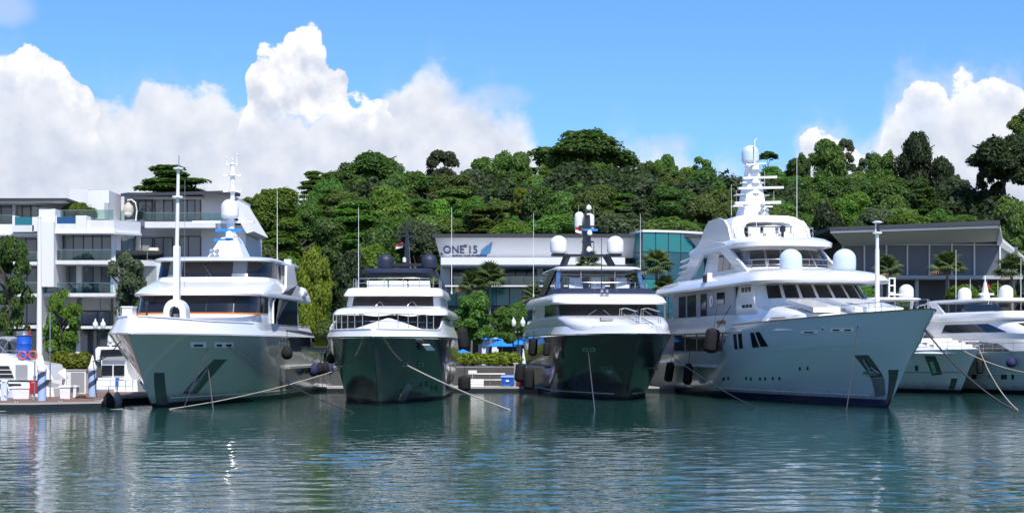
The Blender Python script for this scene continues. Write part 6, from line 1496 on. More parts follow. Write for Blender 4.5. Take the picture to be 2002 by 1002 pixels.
# ---------------------------------------------------------------- trees of the hill, from left to right and back to front
TL = [
 ('layered', 345, 316, 190, 100, 205, 'dark', 'wide flat-topped dark tree showing above the dark roof of the right villa'),
 ('round', 520, 370, 150, 100, 190, 'bright', 'fresh green tree rising beside the satellite mast of the champagne yacht'),
 ('round', 590, 388, 100, 100, 196, 'mid', 'mid-green tree right of the fresh green crown beside the satellite mast'),
 ('layered', 560, 425, 170, 130, 182, 'mid', 'broad tree in level tiers behind the bridge roof of the champagne yacht'),
 ('layered', 478, 470, 90, 120, 176, 'dark', 'dark tiered tree tight against the end wall of the right villa'),
 ('bush', 525, 468, 95, 60, 172, 'olive', 'pale olive shrub above the upper windows of the champagne yacht'),
 ('round', 640, 345, 85, 110, 222, 'mid', 'vine-covered green tree at the left foot of the tall ridge trees'),
 ('umbrella', 722, 287, 150, 115, 238, 'dark', 'tall dark ridge tree whose crown shows sky holes, left end of the ridge'),
 ('umbrella', 672, 318, 115, 110, 234, 'dark', 'dark tree leaning out at the left end of the ridge'),
 ('round', 782, 330, 110, 110, 232, 'mid', 'shaggy green tree in the dip between the two leftmost ridge crowns'),
 ('loose', 868, 295, 100, 90, 240, 'grey', 'grey-green ridge tree with ragged top left of the mossy dome crown'),
 ('umbrella', 850, 335, 150, 90, 232, 'dark', 'dark spreading tree just below the ragged grey-green ridge tree'),
 ('layered', 700, 385, 180, 120, 186, 'mid', 'big dark-green tiered tree above the first whip aerial of the navy-domed yacht'),
 ('layered', 885, 362, 150, 110, 208, 'olive', 'feathery olive tree above the left corner of the clubhouse roof'),
 ('round', 740, 372, 120, 110, 214, 'dark', 'shadowed tree behind the big tiered tree'),
 ('round', 815, 380, 110, 120, 206, 'dark', 'dark leafy tree left of the feathery olive tree'),
 ('tower', 745, 440, 100, 150, 176, 'dark', 'dark creeper-hung tree behind the navy radomes'),
 ('round', 820, 430, 110, 80, 178, 'grey', 'grey-green leafy tree just left of the clubhouse roof end'),
 ('bush', 730, 462, 110, 90, 168, 'bright', 'fresh green bushy tree left of the navy radomes'),
 ('tower', 690, 490, 90, 170, 165, 'deep', 'tree in deep shade left of the navy-domed yacht'),
 ('round', 965, 295, 120, 120, 236, 'mid', 'mossy dome-shaped tree left of the huge ridge crown'),
 ('round', 925, 330, 90, 110, 230, 'mid', 'green tree overgrown with creeper below the mossy dome crown, left side'),
 ('umbrella', 1130, 240, 236, 150, 252, 'dark', 'huge dark spreading tree crowning the highest point of the ridge'),
 ('tower', 1020, 296, 70, 120, 232, 'mid', 'creeper-draped tower of leaves under the left edge of the huge ridge crown'),
 ('round', 1085, 318, 120, 100, 230, 'bright', 'light green tree under the middle of the huge ridge crown'),
 ('round', 1180, 318, 110, 100, 234, 'mid', 'mid-green tree under the right edge of the huge ridge crown'),
 ('round', 985, 355, 100, 110, 216, 'olive', 'olive-green tree in the middle of the slope above the clubhouse sign'),
 ('tower', 1050, 345, 80, 120, 218, 'mid', 'narrow leafy tree on the mid slope, left of the third yacht mast'),
 ('loose', 1020, 368, 44, 50, 205, 'yellow', 'small yellow-leaved tree on the mid slope above the clubhouse'),
 ('layered', 1095, 372, 150, 90, 204, 'olive', 'tiered olive tree above the black mast of the third yacht'),
 ('round', 1150, 355, 120, 90, 214, 'olive', 'bronze-green tree above the third yacht, right of its mast'),
 ('layered', 1215, 372, 130, 90, 206, 'mid', 'mid-green tiered tree above the left rim of the glass rotunda'),
 ('loose', 1240, 345, 70, 80, 226, 'grey', 'thin grey-green tree on the ridge between the huge crown and the feathery one'),
 ('tower', 1300, 300, 64, 130, 236, 'mid', 'slender tree with a pointed top right of the huge ridge crown'),
 ('loose', 1262, 318, 70, 90, 240, 'olive', 'wispy tree on the skyline right below the small white cloud'),
 ('loose', 1368, 308, 90, 90, 236, 'bright', 'feathery bamboo-like crown on the skyline left of the white radar mast'),
 ('round', 1370, 340, 130, 100, 226, 'mid', 'broad green tree below the feathery bamboo-like crown'),
 ('round', 1280, 362, 110, 120, 212, 'dark', 'dark hollow-looking tree above the glass rotunda'),
 ('bush', 1368, 368, 95, 80, 192, 'olive', 'rounded light olive tree above the curved roof of the rotunda'),
 ('bush', 1425, 378, 70, 80, 188, 'olive', 'rounded light olive tree touching the radar mast of the largest yacht'),
 ('layered', 945, 400, 150, 80, 184, 'olive', 'low tiered tree close above the clubhouse lettering'),
 ('bush', 1000, 425, 110, 50, 170, 'bright', 'bright green shrub peeping over the clubhouse roof'),
 ('bush', 1080, 408, 140, 70, 176, 'mid', 'green shrub mass over the clubhouse roof at the third mast'),
 ('bush', 1200, 400, 150, 80, 176, 'grey', 'grey-green shrub over the roof left of the rotunda'),
 ('bush', 1310, 415, 150, 60, 174, 'olive', 'brown-tinged shrub over the rotunda roof'),
 ('umbrella', 1500, 294, 44, 24, 236, 'dark', 'small flat dark crown right beside the big white mast radome'),
 ('round', 1500, 325, 110, 90, 230, 'mid', 'green tree behind the top of the white radar mast'),
 ('round', 1560, 300, 60, 80, 232, 'dark', 'dark round tree at the skyline by the tall whip aerial'),
 ('tower', 1620, 268, 90, 150, 236, 'mid', 'tall creeper-covered tree with a double top, right of the radar mast'),
 ('loose', 1655, 272, 50, 70, 240, 'grey', 'thin grey treetop behind the creeper-covered double top'),
 ('loose', 1695, 300, 60, 60, 240, 'grey', 'small loose treetop on the skyline between the two tall creeper trees'),
 ('round', 1725, 288, 80, 130, 234, 'mid', 'leafy green tree left of the tallest dark creeper tower'),
 ('tower', 1790, 258, 95, 190, 232, 'deep', 'tallest dark creeper tower on the right half of the ridge'),
 ('tower', 1838, 306, 70, 150, 230, 'deep', 'shorter dark creeper tower beside the tallest one'),
 ('loose', 1868, 338, 75, 90, 226, 'grey', 'pale loose tree leaning right of the dark creeper towers'),
 ('umbrella', 1960, 252, 150, 150, 214, 'deep', 'big dark tree against the cloud at the right edge'),
 ('loose', 1930, 330, 80, 110, 218, 'deep', 'dark ragged boughs below the big right-edge tree'),
 ('umbrella', 2010, 208, 90, 90, 236, 'olive', 'pale tiered treetop in the upper right corner'),
 ('round', 1640, 345, 150, 120, 214, 'dark', 'wide dark tree on the slope above the pavilion roof, left part'),
 ('round', 1720, 348, 140, 120, 212, 'dark', 'wide dark tree on the slope above the pavilion roof, middle'),
 ('round', 1580, 368, 120, 150, 200, 'dark', 'dark tree behind the sun-deck arch of the largest yacht'),
 ('round', 1530, 405, 100, 90, 184, 'olive', 'brownish-green tree seen just over the sun-deck arch'),
 ('tower', 1610, 400, 90, 190, 176, 'deep', 'deeply shaded tree at the left end of the pavilion roof'),
 ('bush', 1708, 396, 90, 60, 180, 'grey', 'grey-leaved blossoming shrub above the pavilion roof'),
 ('bush', 1775, 405, 90, 50, 178, 'bright', 'bright leafy shrub above the middle of the pavilion roof'),
 ('bush', 1838, 400, 80, 50, 182, 'mid', 'yellowish-green shrub above the pavilion roof, below the creeper towers'),
 ('bush', 1880, 412, 70, 40, 186, 'mid', 'low shrub in front of the orange roof'),
 ('round', 1990, 388, 110, 160, 172, 'olive', 'light olive tree beside the right end of the pavilion roof'),
 ('bush', 1965, 430, 70, 60, 175, 'mid', 'green shrub at the upper right corner of the pavilion'),
]
for a in TL: tree(*a, group='trees on the wooded hill')
# further trees that fill the slope in three rough rows
def slope_trees():
    rn = random.Random(42)
    marks = [(640, 'above the gap between the left yachts'), (700, 'above the first whip aerial'), (755, 'above the left navy dome'), (815, 'above the right navy dome'), (875, 'above the left end of the clubhouse roof'),
             (935, 'above the clubhouse lettering'), (995, 'just right of the clubhouse lettering'), (1055, 'above the left dome of the third yacht'), (1115, 'left of the third yacht mast'), (1180, 'right of the third yacht mast'),
             (1245, 'above the left rim of the rotunda'), (1310, 'above the middle of the rotunda'), (1385, 'just left of the white radar mast'), (1540, 'just right of the white radar mast'), (1605, 'above the left tip of the pavilion roof'), (1670, 'above the left part of the pavilion roof'),
             (1740, 'above the bow post of the largest yacht'), (1800, 'above the middle of the pavilion roof'), (1855, 'left of the orange roof')]
    look = {'dark': 'dark', 'mid': 'mid-green', 'olive': 'olive-green', 'bright': 'fresh green', 'grey': 'grey-green'}
    form = {'round': 'rounded tree', 'layered': 'tiered tree', 'tower': 'creeper-hung tree', 'umbrella': 'spreading tree'}
    for px, where in marks:
        for row, py, Y in (('high on the slope', 338, 226), ('halfway up the slope', 378, 204), ('low on the slope', 418, 184)):
            if px > 1820 and row != 'low on the slope': continue
            kd = rn.choice(['round', 'round', 'round', 'tower', 'tower', 'layered']); mk = rn.choice(['dark', 'mid', 'mid', 'olive', 'olive', 'bright', 'grey', 'dark'])
            x = px + rn.uniform(-22, 22); w = rn.uniform(75, 120); h = w * {'round': .8, 'layered': .8, 'tower': 1.3, 'umbrella': .65}[kd]
            tree(kd, x, py + rn.uniform(-16, 16), w, h, Y + rn.uniform(-6, 6), mk, look[mk] + ' ' + form[kd] + ' ' + row + ' ' + where, group='trees on the wooded hill')
slope_trees()
# the wood between them that reads as one mass
def undergrowth():
    rng = np.random.default_rng(3); bl = []
    for i in range(420):
        x = rng.uniform(-45, 100); y = rng.uniform(166, 246)
        if x < -22 and y < 178: continue
        z = hill_z(x, y) - .8; s = rng.uniform(2.0, 4.2)
        bl.append((x, y, z + s * .5, s, s, s * rng.uniform(.7, 1.3)))
    me = leaf_cloud('undergrowth', bl, 230000, .40, rng, .74, front=True)
    me.materials.append(LM['deep']); o = bpy.data.objects.new('undergrowth', me); COL.objects.link(o)  # deepest leaf colour carries the shade of the gaps between crowns
    tag(o, 'dense green undergrowth filling the gaps between the hill trees', 'undergrowth', kind='stuff')
undergrowth()

# ---------------------------------------------------------------- trees and shrubs of the waterfront
WF = 'waterfront trees'
tree('loose', 18, 468, 110, 190, 128.5, 'dark', 'dark airy tree at the left edge in front of the leftmost villa', WF, zbase=1.8)
tree('loose', 120, 566, 84, 120, 128, 'bright', 'bright green leafy young tree behind the planter hedge', WF, zbase=1.8)
tree('loose', 250, 488, 96, 130, 129, 'grey', 'grey-green airy tree in front of the angled villa corner', WF, zbase=1.8)
tree('round', 612, 488, 96, 190, 134, 'yellow', 'sunlit yellow-green tree between the champagne yacht and the navy-domed yacht', WF, zbase=1.8)
tree('loose', 570, 500, 60, 120, 138, 'bright', 'green tree half hidden by the aft deck of the champagne yacht', WF, zbase=1.8)
tree('loose', 926, 566, 116, 108, 133.5, 'mid', 'clipped green tree below the twin palms, left of the lamp', WF, zbase=1.8, pale=True)
tree('round', 998, 592, 84, 76, 133, 'mid', 'round blossoming tree behind the twin-globe lamp', WF, zbase=1.8)
tree('bush', 150, 388, 78, 45, 143, 'bright', 'green bush growing on the roof terrace of the middle villa', None, name='roof_bush', zbase=Z_(432, 143), cat='bush')
tree('bush', 128, 384, 46, 26, 146, 'grey', 'small grey plant on the roof left of the green terrace bush', None, name='roof_bush', zbase=Z_(432, 146), cat='bush')
tree('bush', 640, 610, 70, 60, 133, 'olive', 'dry-leaved shrub at the quay between the first two yachts', WF, name='shrub', zbase=1.8, cat='shrub')
for px, top, w, h, mk, lab in ((1690, 540, 60, 70, 'mid', 'leafy shrub under the pavilion floor, left part'), (1885, 545, 90, 60, 'bright', 'bright banana-like shrub under the pavilion, behind the right cruisers'), (1945, 540, 80, 60, 'bright', 'bright shrub under the right end of the pavilion'), (1760, 560, 60, 60, 'dark', 'dark shrub behind the single-dome cruiser')):
    tree('bush', px, top, w, h, 140, mk, lab, 'shrubs below the pavilion', name='shrub', zbase=1.8, cat='shrub')

def hedge(name, label, x0, x1, y0, y1, z0, z1, mk, n=5000, leaf=.13):
    rng = np.random.default_rng(9); bl = []; k = max(int((x1 - x0) / .8), 3)
    for i in range(k):
        x = x0 + (x1 - x0) * (i + .5) / k
        bl.append((x, (y0 + y1) / 2, (z0 + z1) / 2, (x1 - x0) / k * .8, (y1 - y0) / 2, (z1 - z0) / 2 * rng.uniform(.88, 1.12)))
    me = leaf_cloud(name, bl, n, leaf, rng, .85); me.materials.append(LM[mk])
    o = bpy.data.objects.new(name, me); COL.objects.link(o); return o
tag(hedge('hedge', '', X_(722, 132), X_(1014, 132), 131.4, 132.8, 1.85, Z_(690, 132), 'yellow', 9000), 'long low hedge on the quay between the two dark yachts', 'hedge')
tag(hedge('hedge', '', X_(106, 100), X_(173, 100), 99.4, 100.6, Z_(724, 100), Z_(690, 100), 'yellow', 4000, .1), 'bright clipped hedge in the tall white planter on the left dock', 'hedge')

# palms: fan fronds, each a part
def fan_frond():
    mb = MB(); n = 15
    mb.tube([(0, 0, 0), (.45, 0, .18), (.95, 0, .25)], [.03, .022, .016], 5)
    for i in range(n):
        a = (i / (n - 1) - .5) * 3.9; L = 1.0 * (1 - .22 * abs(a) / 2); w = .085
        c, s = math.cos(a), math.sin(a); b = Vector((.95, 0, .25)); d = Vector((c, s, 0)); t = Vector((-s, c, 0))
        p1 = b + d * L * .55 + Vector((0, 0, .04)); p2 = b + d * L + Vector((0, 0, -.30))
        mb.add([b, p1 - t * w, p1 + Vector((0, 0, .05)), p1 + t * w, p2], [(0, 1, 2), (0, 2, 3), (1, 4, 2), (2, 4, 3)])
    o = mb.build('frond', LM['palm'], None, fix=False); me = o.data; bpy.data.objects.remove(o)
    d = me.copy(); d.materials.clear(); d.materials.append(LM['dry']); return me, d
FROND, DRY = fan_frond()
def palm(px, py, r_px, Y, label, nf=34, z0=1.8, group='fan palms along the quay'):
    """fan palm whose crown centre is at the pixel"""
    p = P(px, py + 10, Y); t = thing('palm_tree', label, 'palm', (p.x, Y, z0), 0, group); H = p.z - z0; R = r_px * Y / FPX
    rn = random.Random(px)
    MB().tube([(0, 0, -.2), (.06, 0, H * .3), (-.05, .05, H * .7), (0, 0, H)], [.2, .14, .12, .13], 9).build('trunk', M['bark_pale'], t, 60)
    for i in range(nf):
        a = i * 2.399 + rn.uniform(-.3, .3); e = 1.4 - 1.75 * (i / nf) + rn.uniform(-.15, .15)
        o = bpy.data.objects.new('frond', DRY if i > nf - 3 else FROND); COL.objects.link(o); o.parent = t
        o.location = (0, 0, H - .25 * i / nf); o.rotation_euler = Euler((rn.uniform(-.3, .3), -e, a), 'XYZ'); s = R / 2.2 * rn.uniform(.85, 1.15); o.scale = (s, s, s)
    return t
palm(922, 552, 42, 140, 'left of the twin fan palms in front of the clubhouse')
palm(958, 538, 46, 141, 'right and taller of the twin fan palms in front of the clubhouse')
palm(1044, 570, 34, 139, 'fan palm just left of the third yacht, half behind its bow')
palm(1150, 506, 36, 142, 'fan palm behind the black radar arch of the third yacht')
palm(1284, 512, 46, 141, 'tall fan palm in front of the glass rotunda')
palm(1300, 552, 32, 140.5, 'lower fan palm beside the tall one at the rotunda')
palm(1244, 528, 26, 143, 'small fan palm left of the tall one at the rotunda')
palm(1736, 520, 40, 143, 'fan palm behind the white bow post of the largest yacht')
palm(1852, 516, 46, 142, 'fan palm in front of the middle of the grey pavilion')
palm(1978, 520, 44, 142, 'fan palm at the right end of the grey pavilion')
palm(648, 640, 34, 134, 'dry low fan palm between the champagne yacht and the navy-domed yacht')
# ================================================================ pontoons and what stands on them
def dock(name, label, poly, z0, z1, plank_m, edge_m, ny):
    """floating pontoon: deck boards over a dark float, with a pale kerb"""
    t = thing(name, label, 'dock', (poly[0][0], poly[0][1], 0)); ox, oy = poly[0]
    L = [(x - ox, y - oy) for x, y in poly]
    MB().prism(L, z0, z1 - .14).build('float', M['boot'], t)
    MB().prism([(x * 1.0, y) for x, y in L], z1 - .13, z1 - .03).build('kerb', edge_m, t)
    cxm = sum(x for x, y in L) / len(L); cym = sum(y for x, y in L) / len(L)
    q = [((x - cxm) * .985 + cxm, (y - cym) * .97 + cym) for x, y in L]
    MB().prism(q, z1 - .028, z1).build('deck', plank_m, t)
    return t
DZ = .46
Ld = dock('pontoon', 'brown-decked pontoon at the lower left with a pale kerb', [(-60, 83.2), (X_(60, 83.4), 83.4), (X_(198, 85.5), 85.5), (X_(206, 92), 92), (X_(300, 97), 97), (X_(300, 104), 104), (-60, 104)], -.4, DZ, M['plank'], M['concrete'], 0)
Cd = dock('pontoon', 'grey pontoon at the stern of the two dark yachts with the blue bin', [(X_(560, 119), 119), (X_(1420, 119), 119), (X_(1420, 119), 123), (X_(560, 119), 123)], -.4, .40, M['concrete'], M['concrete'], 0)

def pile(label, px, Y, py_top, group='striped mooring piles'):
    z1 = Z_(py_top, Y); t = thing('mooring_pile', label, 'pile', (X_(px, Y), Y, 0), 0, group); r = .235
    MB().lathe([(r, -1.5), (r, z1 - .95), (r * .98, z1 - .9)], (0, 0, 0), 20).build('shaft', mat('pile_wrap_pale_blue', (.36, .48, .70), .55, var=.12), t, 40)
    MB().lathe([(r * 1.0, z1 - .95), (r * 1.12, z1 - .90), (r * 1.12, z1 - .72), (r * .7, z1 - .5), (.03, z1)], (0, 0, 0), 18).build('cap', M['white'], t, 40)
    for off in (0, 1.15):
        vs = []; fs = []; n = 40
        for i in range(n + 1):
            a = i / n * 6.28 * 1.0 + off * 2; z = .3 + off * .9 + i / n * 1.05
            if z > z1 - 1.05: break
            for dr, dz in ((.0, 0), (.018, 0), (.018, .30), (.0, .30)): vs.append(((r + dr) * math.cos(a), (r + dr) * math.sin(a), z + dz))
        k = len(vs) // 4
        for i in range(k - 1):
            for j in range(4): fs.append((i * 4 + j, i * 4 + (j + 1) % 4, i * 4 + 4 + (j + 1) % 4, i * 4 + 4 + j))
        fs += [(3, 2, 1, 0), (k * 4 - 4, k * 4 - 3, k * 4 - 2, k * 4 - 1)]
        MB().add(vs, fs).build('wrap_band', mat('pile_wrap_dark_blue', (.03, .06, .13), .6), t, 40)
pile('mooring pile wrapped in pale and dark blue bands at the left, beside the red cabinet', 82, 86, 694)
pile('mooring pile wrapped in pale and dark blue bands next to the planter', 181, 93.2, 694)
def stand(name, label, cat, px, Y, z=DZ, group=None): return thing(name, label, cat, (X_(px, Y), Y, z), 0, group)
# tall white pole
fp = stand('flagpole', 'tall plain white pole rising from the left dock in front of the villas', 'pole', 77, 97)
MB().tube([(0, 0, 0), (0, 0, Z_(690, 97) - DZ), (0, 0, Z_(425, 97) - DZ)], [.20, .19, .10], 12).build('pole', M['white_dull'], fp, 50)
MB().lathe([(.4, 0), (.4, .1), (.22, .2)], (0, 0, 0), 14).build('base', M['white_dull'], fp, 40)
MB().lathe([(.12, 0), (.12, .05), (.02, .1)], (0, 0, Z_(425, 97) - DZ), 10).build('cap', M['white_dull'], fp, 40)
# red cabinet
rc = stand('fire_cabinet', 'red fire cabinet on a post at the left dock edge', 'cabinet', 66, 87.5)
MB().box(-.2, .2, -.12, .12, .35, 1.12).build('body', M['red'], rc); MB().box(-.16, .16, -.135, -.12, .4, 1.07).build('door', M['red'], rc); MB().box(-.05, .05, -.06, .06, 0, .35).build('post', M['grey'], rc)
MB().box(-.09, .09, -.14, -.136, .98, 1.0).build('label_strip', M['white'], rc)
sp = stand('service_post', 'pale service pedestal with hanging hose at the far left of the dock', 'pedestal', 9, 86.5)
MB().box(-.17, .17, -.15, .15, 0, 1.05).build('body', M['dome_blue'], sp); MB().lathe([(.2, 0), (.2, .06), (.08, .14)], (0, 0, 1.05), 10).build('lid', M['white'], sp, 40)
hs = MB(); hs.tube([(.18, -.1, .9), (.3, -.16, .5), (.22, -.16, .15), (.05, -.17, .3), (.0, -.17, .8)], .03, 6); hs.build('hose', M['white_dull'], sp, 50)
for px, Y, w, h, lab in ((44, 89.5, 1.0, .62, 'white dock box between the service pedestal and the red cabinet'), (26, 91.5, .8, .55, 'pale blue-sided dock box left of the red cabinet'), (130, 89.5, .62, .68, 'white lidded dock box in the middle of the left pontoon'), (143, 92, .55, .62, 'smaller white dock box close to the planter')):
    b = stand('dock_box', lab, 'box', px, Y, group='storage boxes on the left pontoon')
    MB().loft([[(-w / 2 * .9, -.3, 0), (w / 2 * .9, -.3, 0), (w / 2 * .9, .3, 0), (-w / 2 * .9, .3, 0)], [(-w / 2, -.33, h), (w / 2, -.33, h), (w / 2, .33, h), (-w / 2, .33, h)]]).build('body', M['dome_blue' if px == 26 else 'white'], b)
    MB().loft([[(-w / 2 - .05, -.38, h), (w / 2 + .05, -.38, h), (w / 2 + .05, .38, h), (-w / 2 - .05, .38, h)], [(-w / 2, -.32, h + .1), (w / 2, -.32, h + .1), (w / 2, .32, h + .1), (-w / 2, .32, h + .1)]]).build('lid', M['white'], b)
po = stand('bollard_post', 'white rounded post left of the planter', 'post', 126, 96)
MB().lathe([(.14, 0), (.14, 1.45), (.1, 1.62), (.02, 1.68)], (0, 0, 0), 14).build('shaft', M['white'], po, 40); MB().lathe([(.2, 0), (.2, .06), (.14, .08)], (0, 0, 0), 14).build('base', M['white'], po, 40)
for px, Y, h, lab in ((98, 88, 5.0, 'thin grey steel pole between the first mooring pile and the boxes'), (68, 85, 2.2, 'thin dark rod at the front edge of the left pontoon')):
    q = stand('steel_pole', lab, 'pole', px, Y)
    MB().tube([(0, 0, 0), (0, 0, h)], .035, 6).build('shaft', M['steel_dull'], q, 50); MB().lathe([(.09, 0), (.09, .2), (.04, .22)], (0, 0, h * .55), 8).build('collar', M['steel_dull'], q, 40)
for px, Y, lab in ((32, 84.0, 'dark mooring cleat at the far left front edge of the pontoon'), (118, 85.0, 'dark mooring cleat on the pontoon edge below the white dock boxes'), (190, 86.5, 'dark mooring cleat near the pontoon corner by the cone-topped fender')):
    q = stand('cleat', lab, 'cleat', px, Y, group='cleats on the left pontoon')
    MB().tube([(-.22, 0, .14), (-.1, 0, .12), (.1, 0, .12), (.22, 0, .14)], [.02, .035, .035, .02], 8).build('horn', M['steel_dull'], q, 50)
    for x in (-.07, .07): MB().lathe([(.05, 0), (.03, .04), (.03, .12)], (x, 0, 0), 8).build('foot', M['steel_dull'], q, 40)
hb2 = stand('hose_coil', 'coiled dark hose lying on the boards between the two striped piles', 'hose', 158, 90)
cp_ = [(.34 * (1 - i / 200) * math.cos(i * .35), .34 * (1 - i / 200) * math.sin(i * .35), .03 + i * .0016) for i in range(80)]
MB().tube(cp_, .028, 6).build('coil', M['rope_dark'], hb2, 50)
MB().tube([cp_[0], (.6, .1, .03), (.9, .5, .03)], .028, 6).build('tail', M['rope_dark'], hb2, 50)
# planter
pl = stand('planter', 'tall pale rectangular planter under the clipped hedge', 'planter', 140, 100)
x0, x1 = X_(106, 100) - X_(140, 100), X_(173, 100) - X_(140, 100)
MB().box(x0, x1, -.6, .6, 0, Z_(724, 100) - DZ).build('box', M['white_dull'], pl); MB().box(x0 - .04, x1 + .04, -.64, .64, Z_(724, 100) - DZ, Z_(721, 100) - DZ).build('rim', M['concrete'], pl)
for i in range(2): MB().box(x0 + .15 + i * (x1 - x0) / 2, x0 - .1 + (i + 1) * (x1 - x0) / 2, -.63, -.6, .12, Z_(727, 100) - DZ).build('panel', M['grey'] if i else M['white_dull'], pl)
# twin-globe lamps
def lamp(label, px, Y, py_globe, dx_px, z0, one=False):
    t = thing('street_lamp', label, 'street lamp', (X_(px, Y), Y, z0), 0, 'globe lamps on the quay'); zg = Z_(py_globe, Y) - z0; d = dx_px * Y / FPX
    MB().lathe([(.16, 0), (.14, .5), (.06, .6), (.055, zg - .5), (.08, zg - .45), (.02, zg - .35)], (0, 0, 0), 10).build('post', M['black'], t, 40)
    for s in ((0,) if one else (-1, 1)):
        if s: MB().tube([(0, 0, zg - .75), (s * d * .5, 0, zg - .85), (s * d, 0, zg - .55)], .035, 6).build('arm', M['black'], t, 50)
        g = MB().lathe([(.08, -.36), (.15, -.32), (.22, -.1), (.22, .06), (.15, .2), (.08, .27), (.08, .34), (.02, .5)], (s * d, 0, zg), 16).build('globe', M['dome'], t, 40)
        MB().lathe([(.13, -.5), (.13, -.38), (.1, -.36)], (s * d, 0, zg), 10).build('collar', M['black'], g, 40)
lamp('twin white globe lamp left of the champagne yacht bow', 194, 127, 634, 7.5, 1.8)
lamp('twin white globe lamp in front of the round blossoming tree', 1013, 131.8, 630, 9, 1.8)
lamp('single white globe lamp between the third yacht and the largest one', 1316, 131.8, 630, 0, 1.8, True)
# centre dock
bn = stand('wheelie_bin', 'bright blue bin with white emblem on the grey pontoon', 'bin', 992, 120.3, .40)
MB().loft([[(-.44, -.35, .08), (.44, -.35, .08), (.44, .35, .08), (-.44, .35, .08)], [(-.5, -.4, .72), (.5, -.4, .72), (.5, .4, .72), (-.5, .4, .72)]]).build('body', M['blue'], bn)
MB().loft([[(-.54, -.44, .73), (.54, -.44, .73), (.54, .44, .73), (-.54, .44, .73)], [(-.48, -.36, .88), (.48, -.36, .88), (.48, .38, .92), (-.48, .38, .92)]]).build('lid', M['blue'], bn)
MB().box(-.12, .12, -.44, -.395, .38, .52).build('emblem', M['white'], bn)
for x in (-.36, .36): MB().lathe([(.08, -.03), (.08, .03)], (x, .3, .08), 10, axis=(1, 0, 0)).build('wheel', M['black'], bn)
st = stand('dock_steps', 'small white boarding steps on the grey pontoon', 'steps', 932, 120.2, .40)
for i in range(3): MB().box(-.55, .55, -.5 + i * .3, -.2 + i * .3, i * .2, i * .2 + .18).build('step', M['white_dull'], st)
sg_ = stand('notice_board', 'small white notice board on a post above the boarding steps', 'sign', 924, 121.4, .40)
MB().box(-.03, .03, -.03, .03, 0, 1.0).build('post', M['grey'], sg_); MB().box(-.34, .34, -.06, -.03, .95, 1.25).build('board', M['white'], sg_)
gr = stand('guard_rail', 'pale guard rail along the back of the grey pontoon', 'railing', 958, 122.6, .40)
rail_mb([(-1.2 + i * .6, 0, 0) for i in range(5)], .95, 2, .03, 1.1).build('rail', M['steel_dull'], gr, 50)
cb = stand('service_post', 'grey service pedestal right of the blue bin', 'pedestal', 1010, 121.6, .40)
MB().box(-.22, .22, -.2, .2, 0, 1.75).build('body', M['grey'], cb); MB().box(-.26, .26, -.24, .24, 1.75, 1.82).build('lid', M['white_dull'], cb)
rb = stand('red_buoy', 'small red buoy lying behind the black fenders of the third yacht', 'buoy', 1018, 119.8, .40)
MB().lathe([(.02, 0), (.2, .06), (.28, .26), (.2, .48), (.05, .56)], (0, 0, 0), 12).build('body', M['red'], rb, 40); MB().lathe([(.06, .54), (.06, .66)], (0, 0, 0), 8).build('eye', M['red'], rb)
# blue parasols of the cafe
for px, py, Y, r, lab in ((950, 658, 143, 1.6, 'blue parasol behind the trunk of the clipped green tree'), (982, 671, 140, 1.5, 'lower blue parasol left of the twin-globe lamp'), (1016, 668, 141, 1.6, 'blue parasol right behind the twin-globe lamp'),
                          (1038, 662, 146, 1.4, 'blue parasol partly hidden by the third yacht'), (640, 676, 137, 1.3, 'blue parasol between the champagne yacht and the navy-domed one'), (1330, 662, 144, 1.5, 'blue parasol glimpsed left of the largest yacht'), (905, 690, 140, 1.3, 'blue parasol close to the stern of the navy-domed yacht')):
    z1 = Z_(py - 8, Y); t = thing('parasol', lab, 'parasol', (X_(px, Y), Y, 1.83), 0, 'blue cafe parasols'); h = z1 - 1.83
    MB().lathe([(.04, 0), (.04, h), (.06, h + .08)], (0, 0, 0), 8).build('pole', M['steel_dull'], t, 40)
    MB().lathe([(r, h - .62), (r * .5, h - .28), (.03, h), (.02, h - .05), (r * .5, h - .33), (r * .98, h - .68)], (0, 0, 0), 8).build('canopy', M['skyblue'], t)
    MB().lathe([(.35, 0), (.35, .1), (.06, .14)], (0, 0, 0), 10).build('base', M['grey'], t, 40)
for px in (968, 1028):
    t = thing('menu_stand', 'white menu stand on the promenade behind the hedge, ' + ('left of' if px == 968 else 'right of') + ' the twin-globe lamp', 'sign', (X_(px, 138), 138, 1.83))
    MB().box(-.3, .3, -.05, .05, .2, 1.5).build('board', M['white'], t); MB().box(-.35, .35, -.2, .2, 0, .2).build('foot', M['skyblue'], t)
cw = thing('kiosk_column', 'pale square column of the cafe behind the blue parasols', 'column', (X_(957, 142), 142, 1.83))
MB().box(-.7, .7, 0, .6, 0, 2.7).build('shaft', M['render'], cw); MB().box(-.78, .78, -.08, .68, 2.7, 2.85).build('cap', M['slab'], cw)

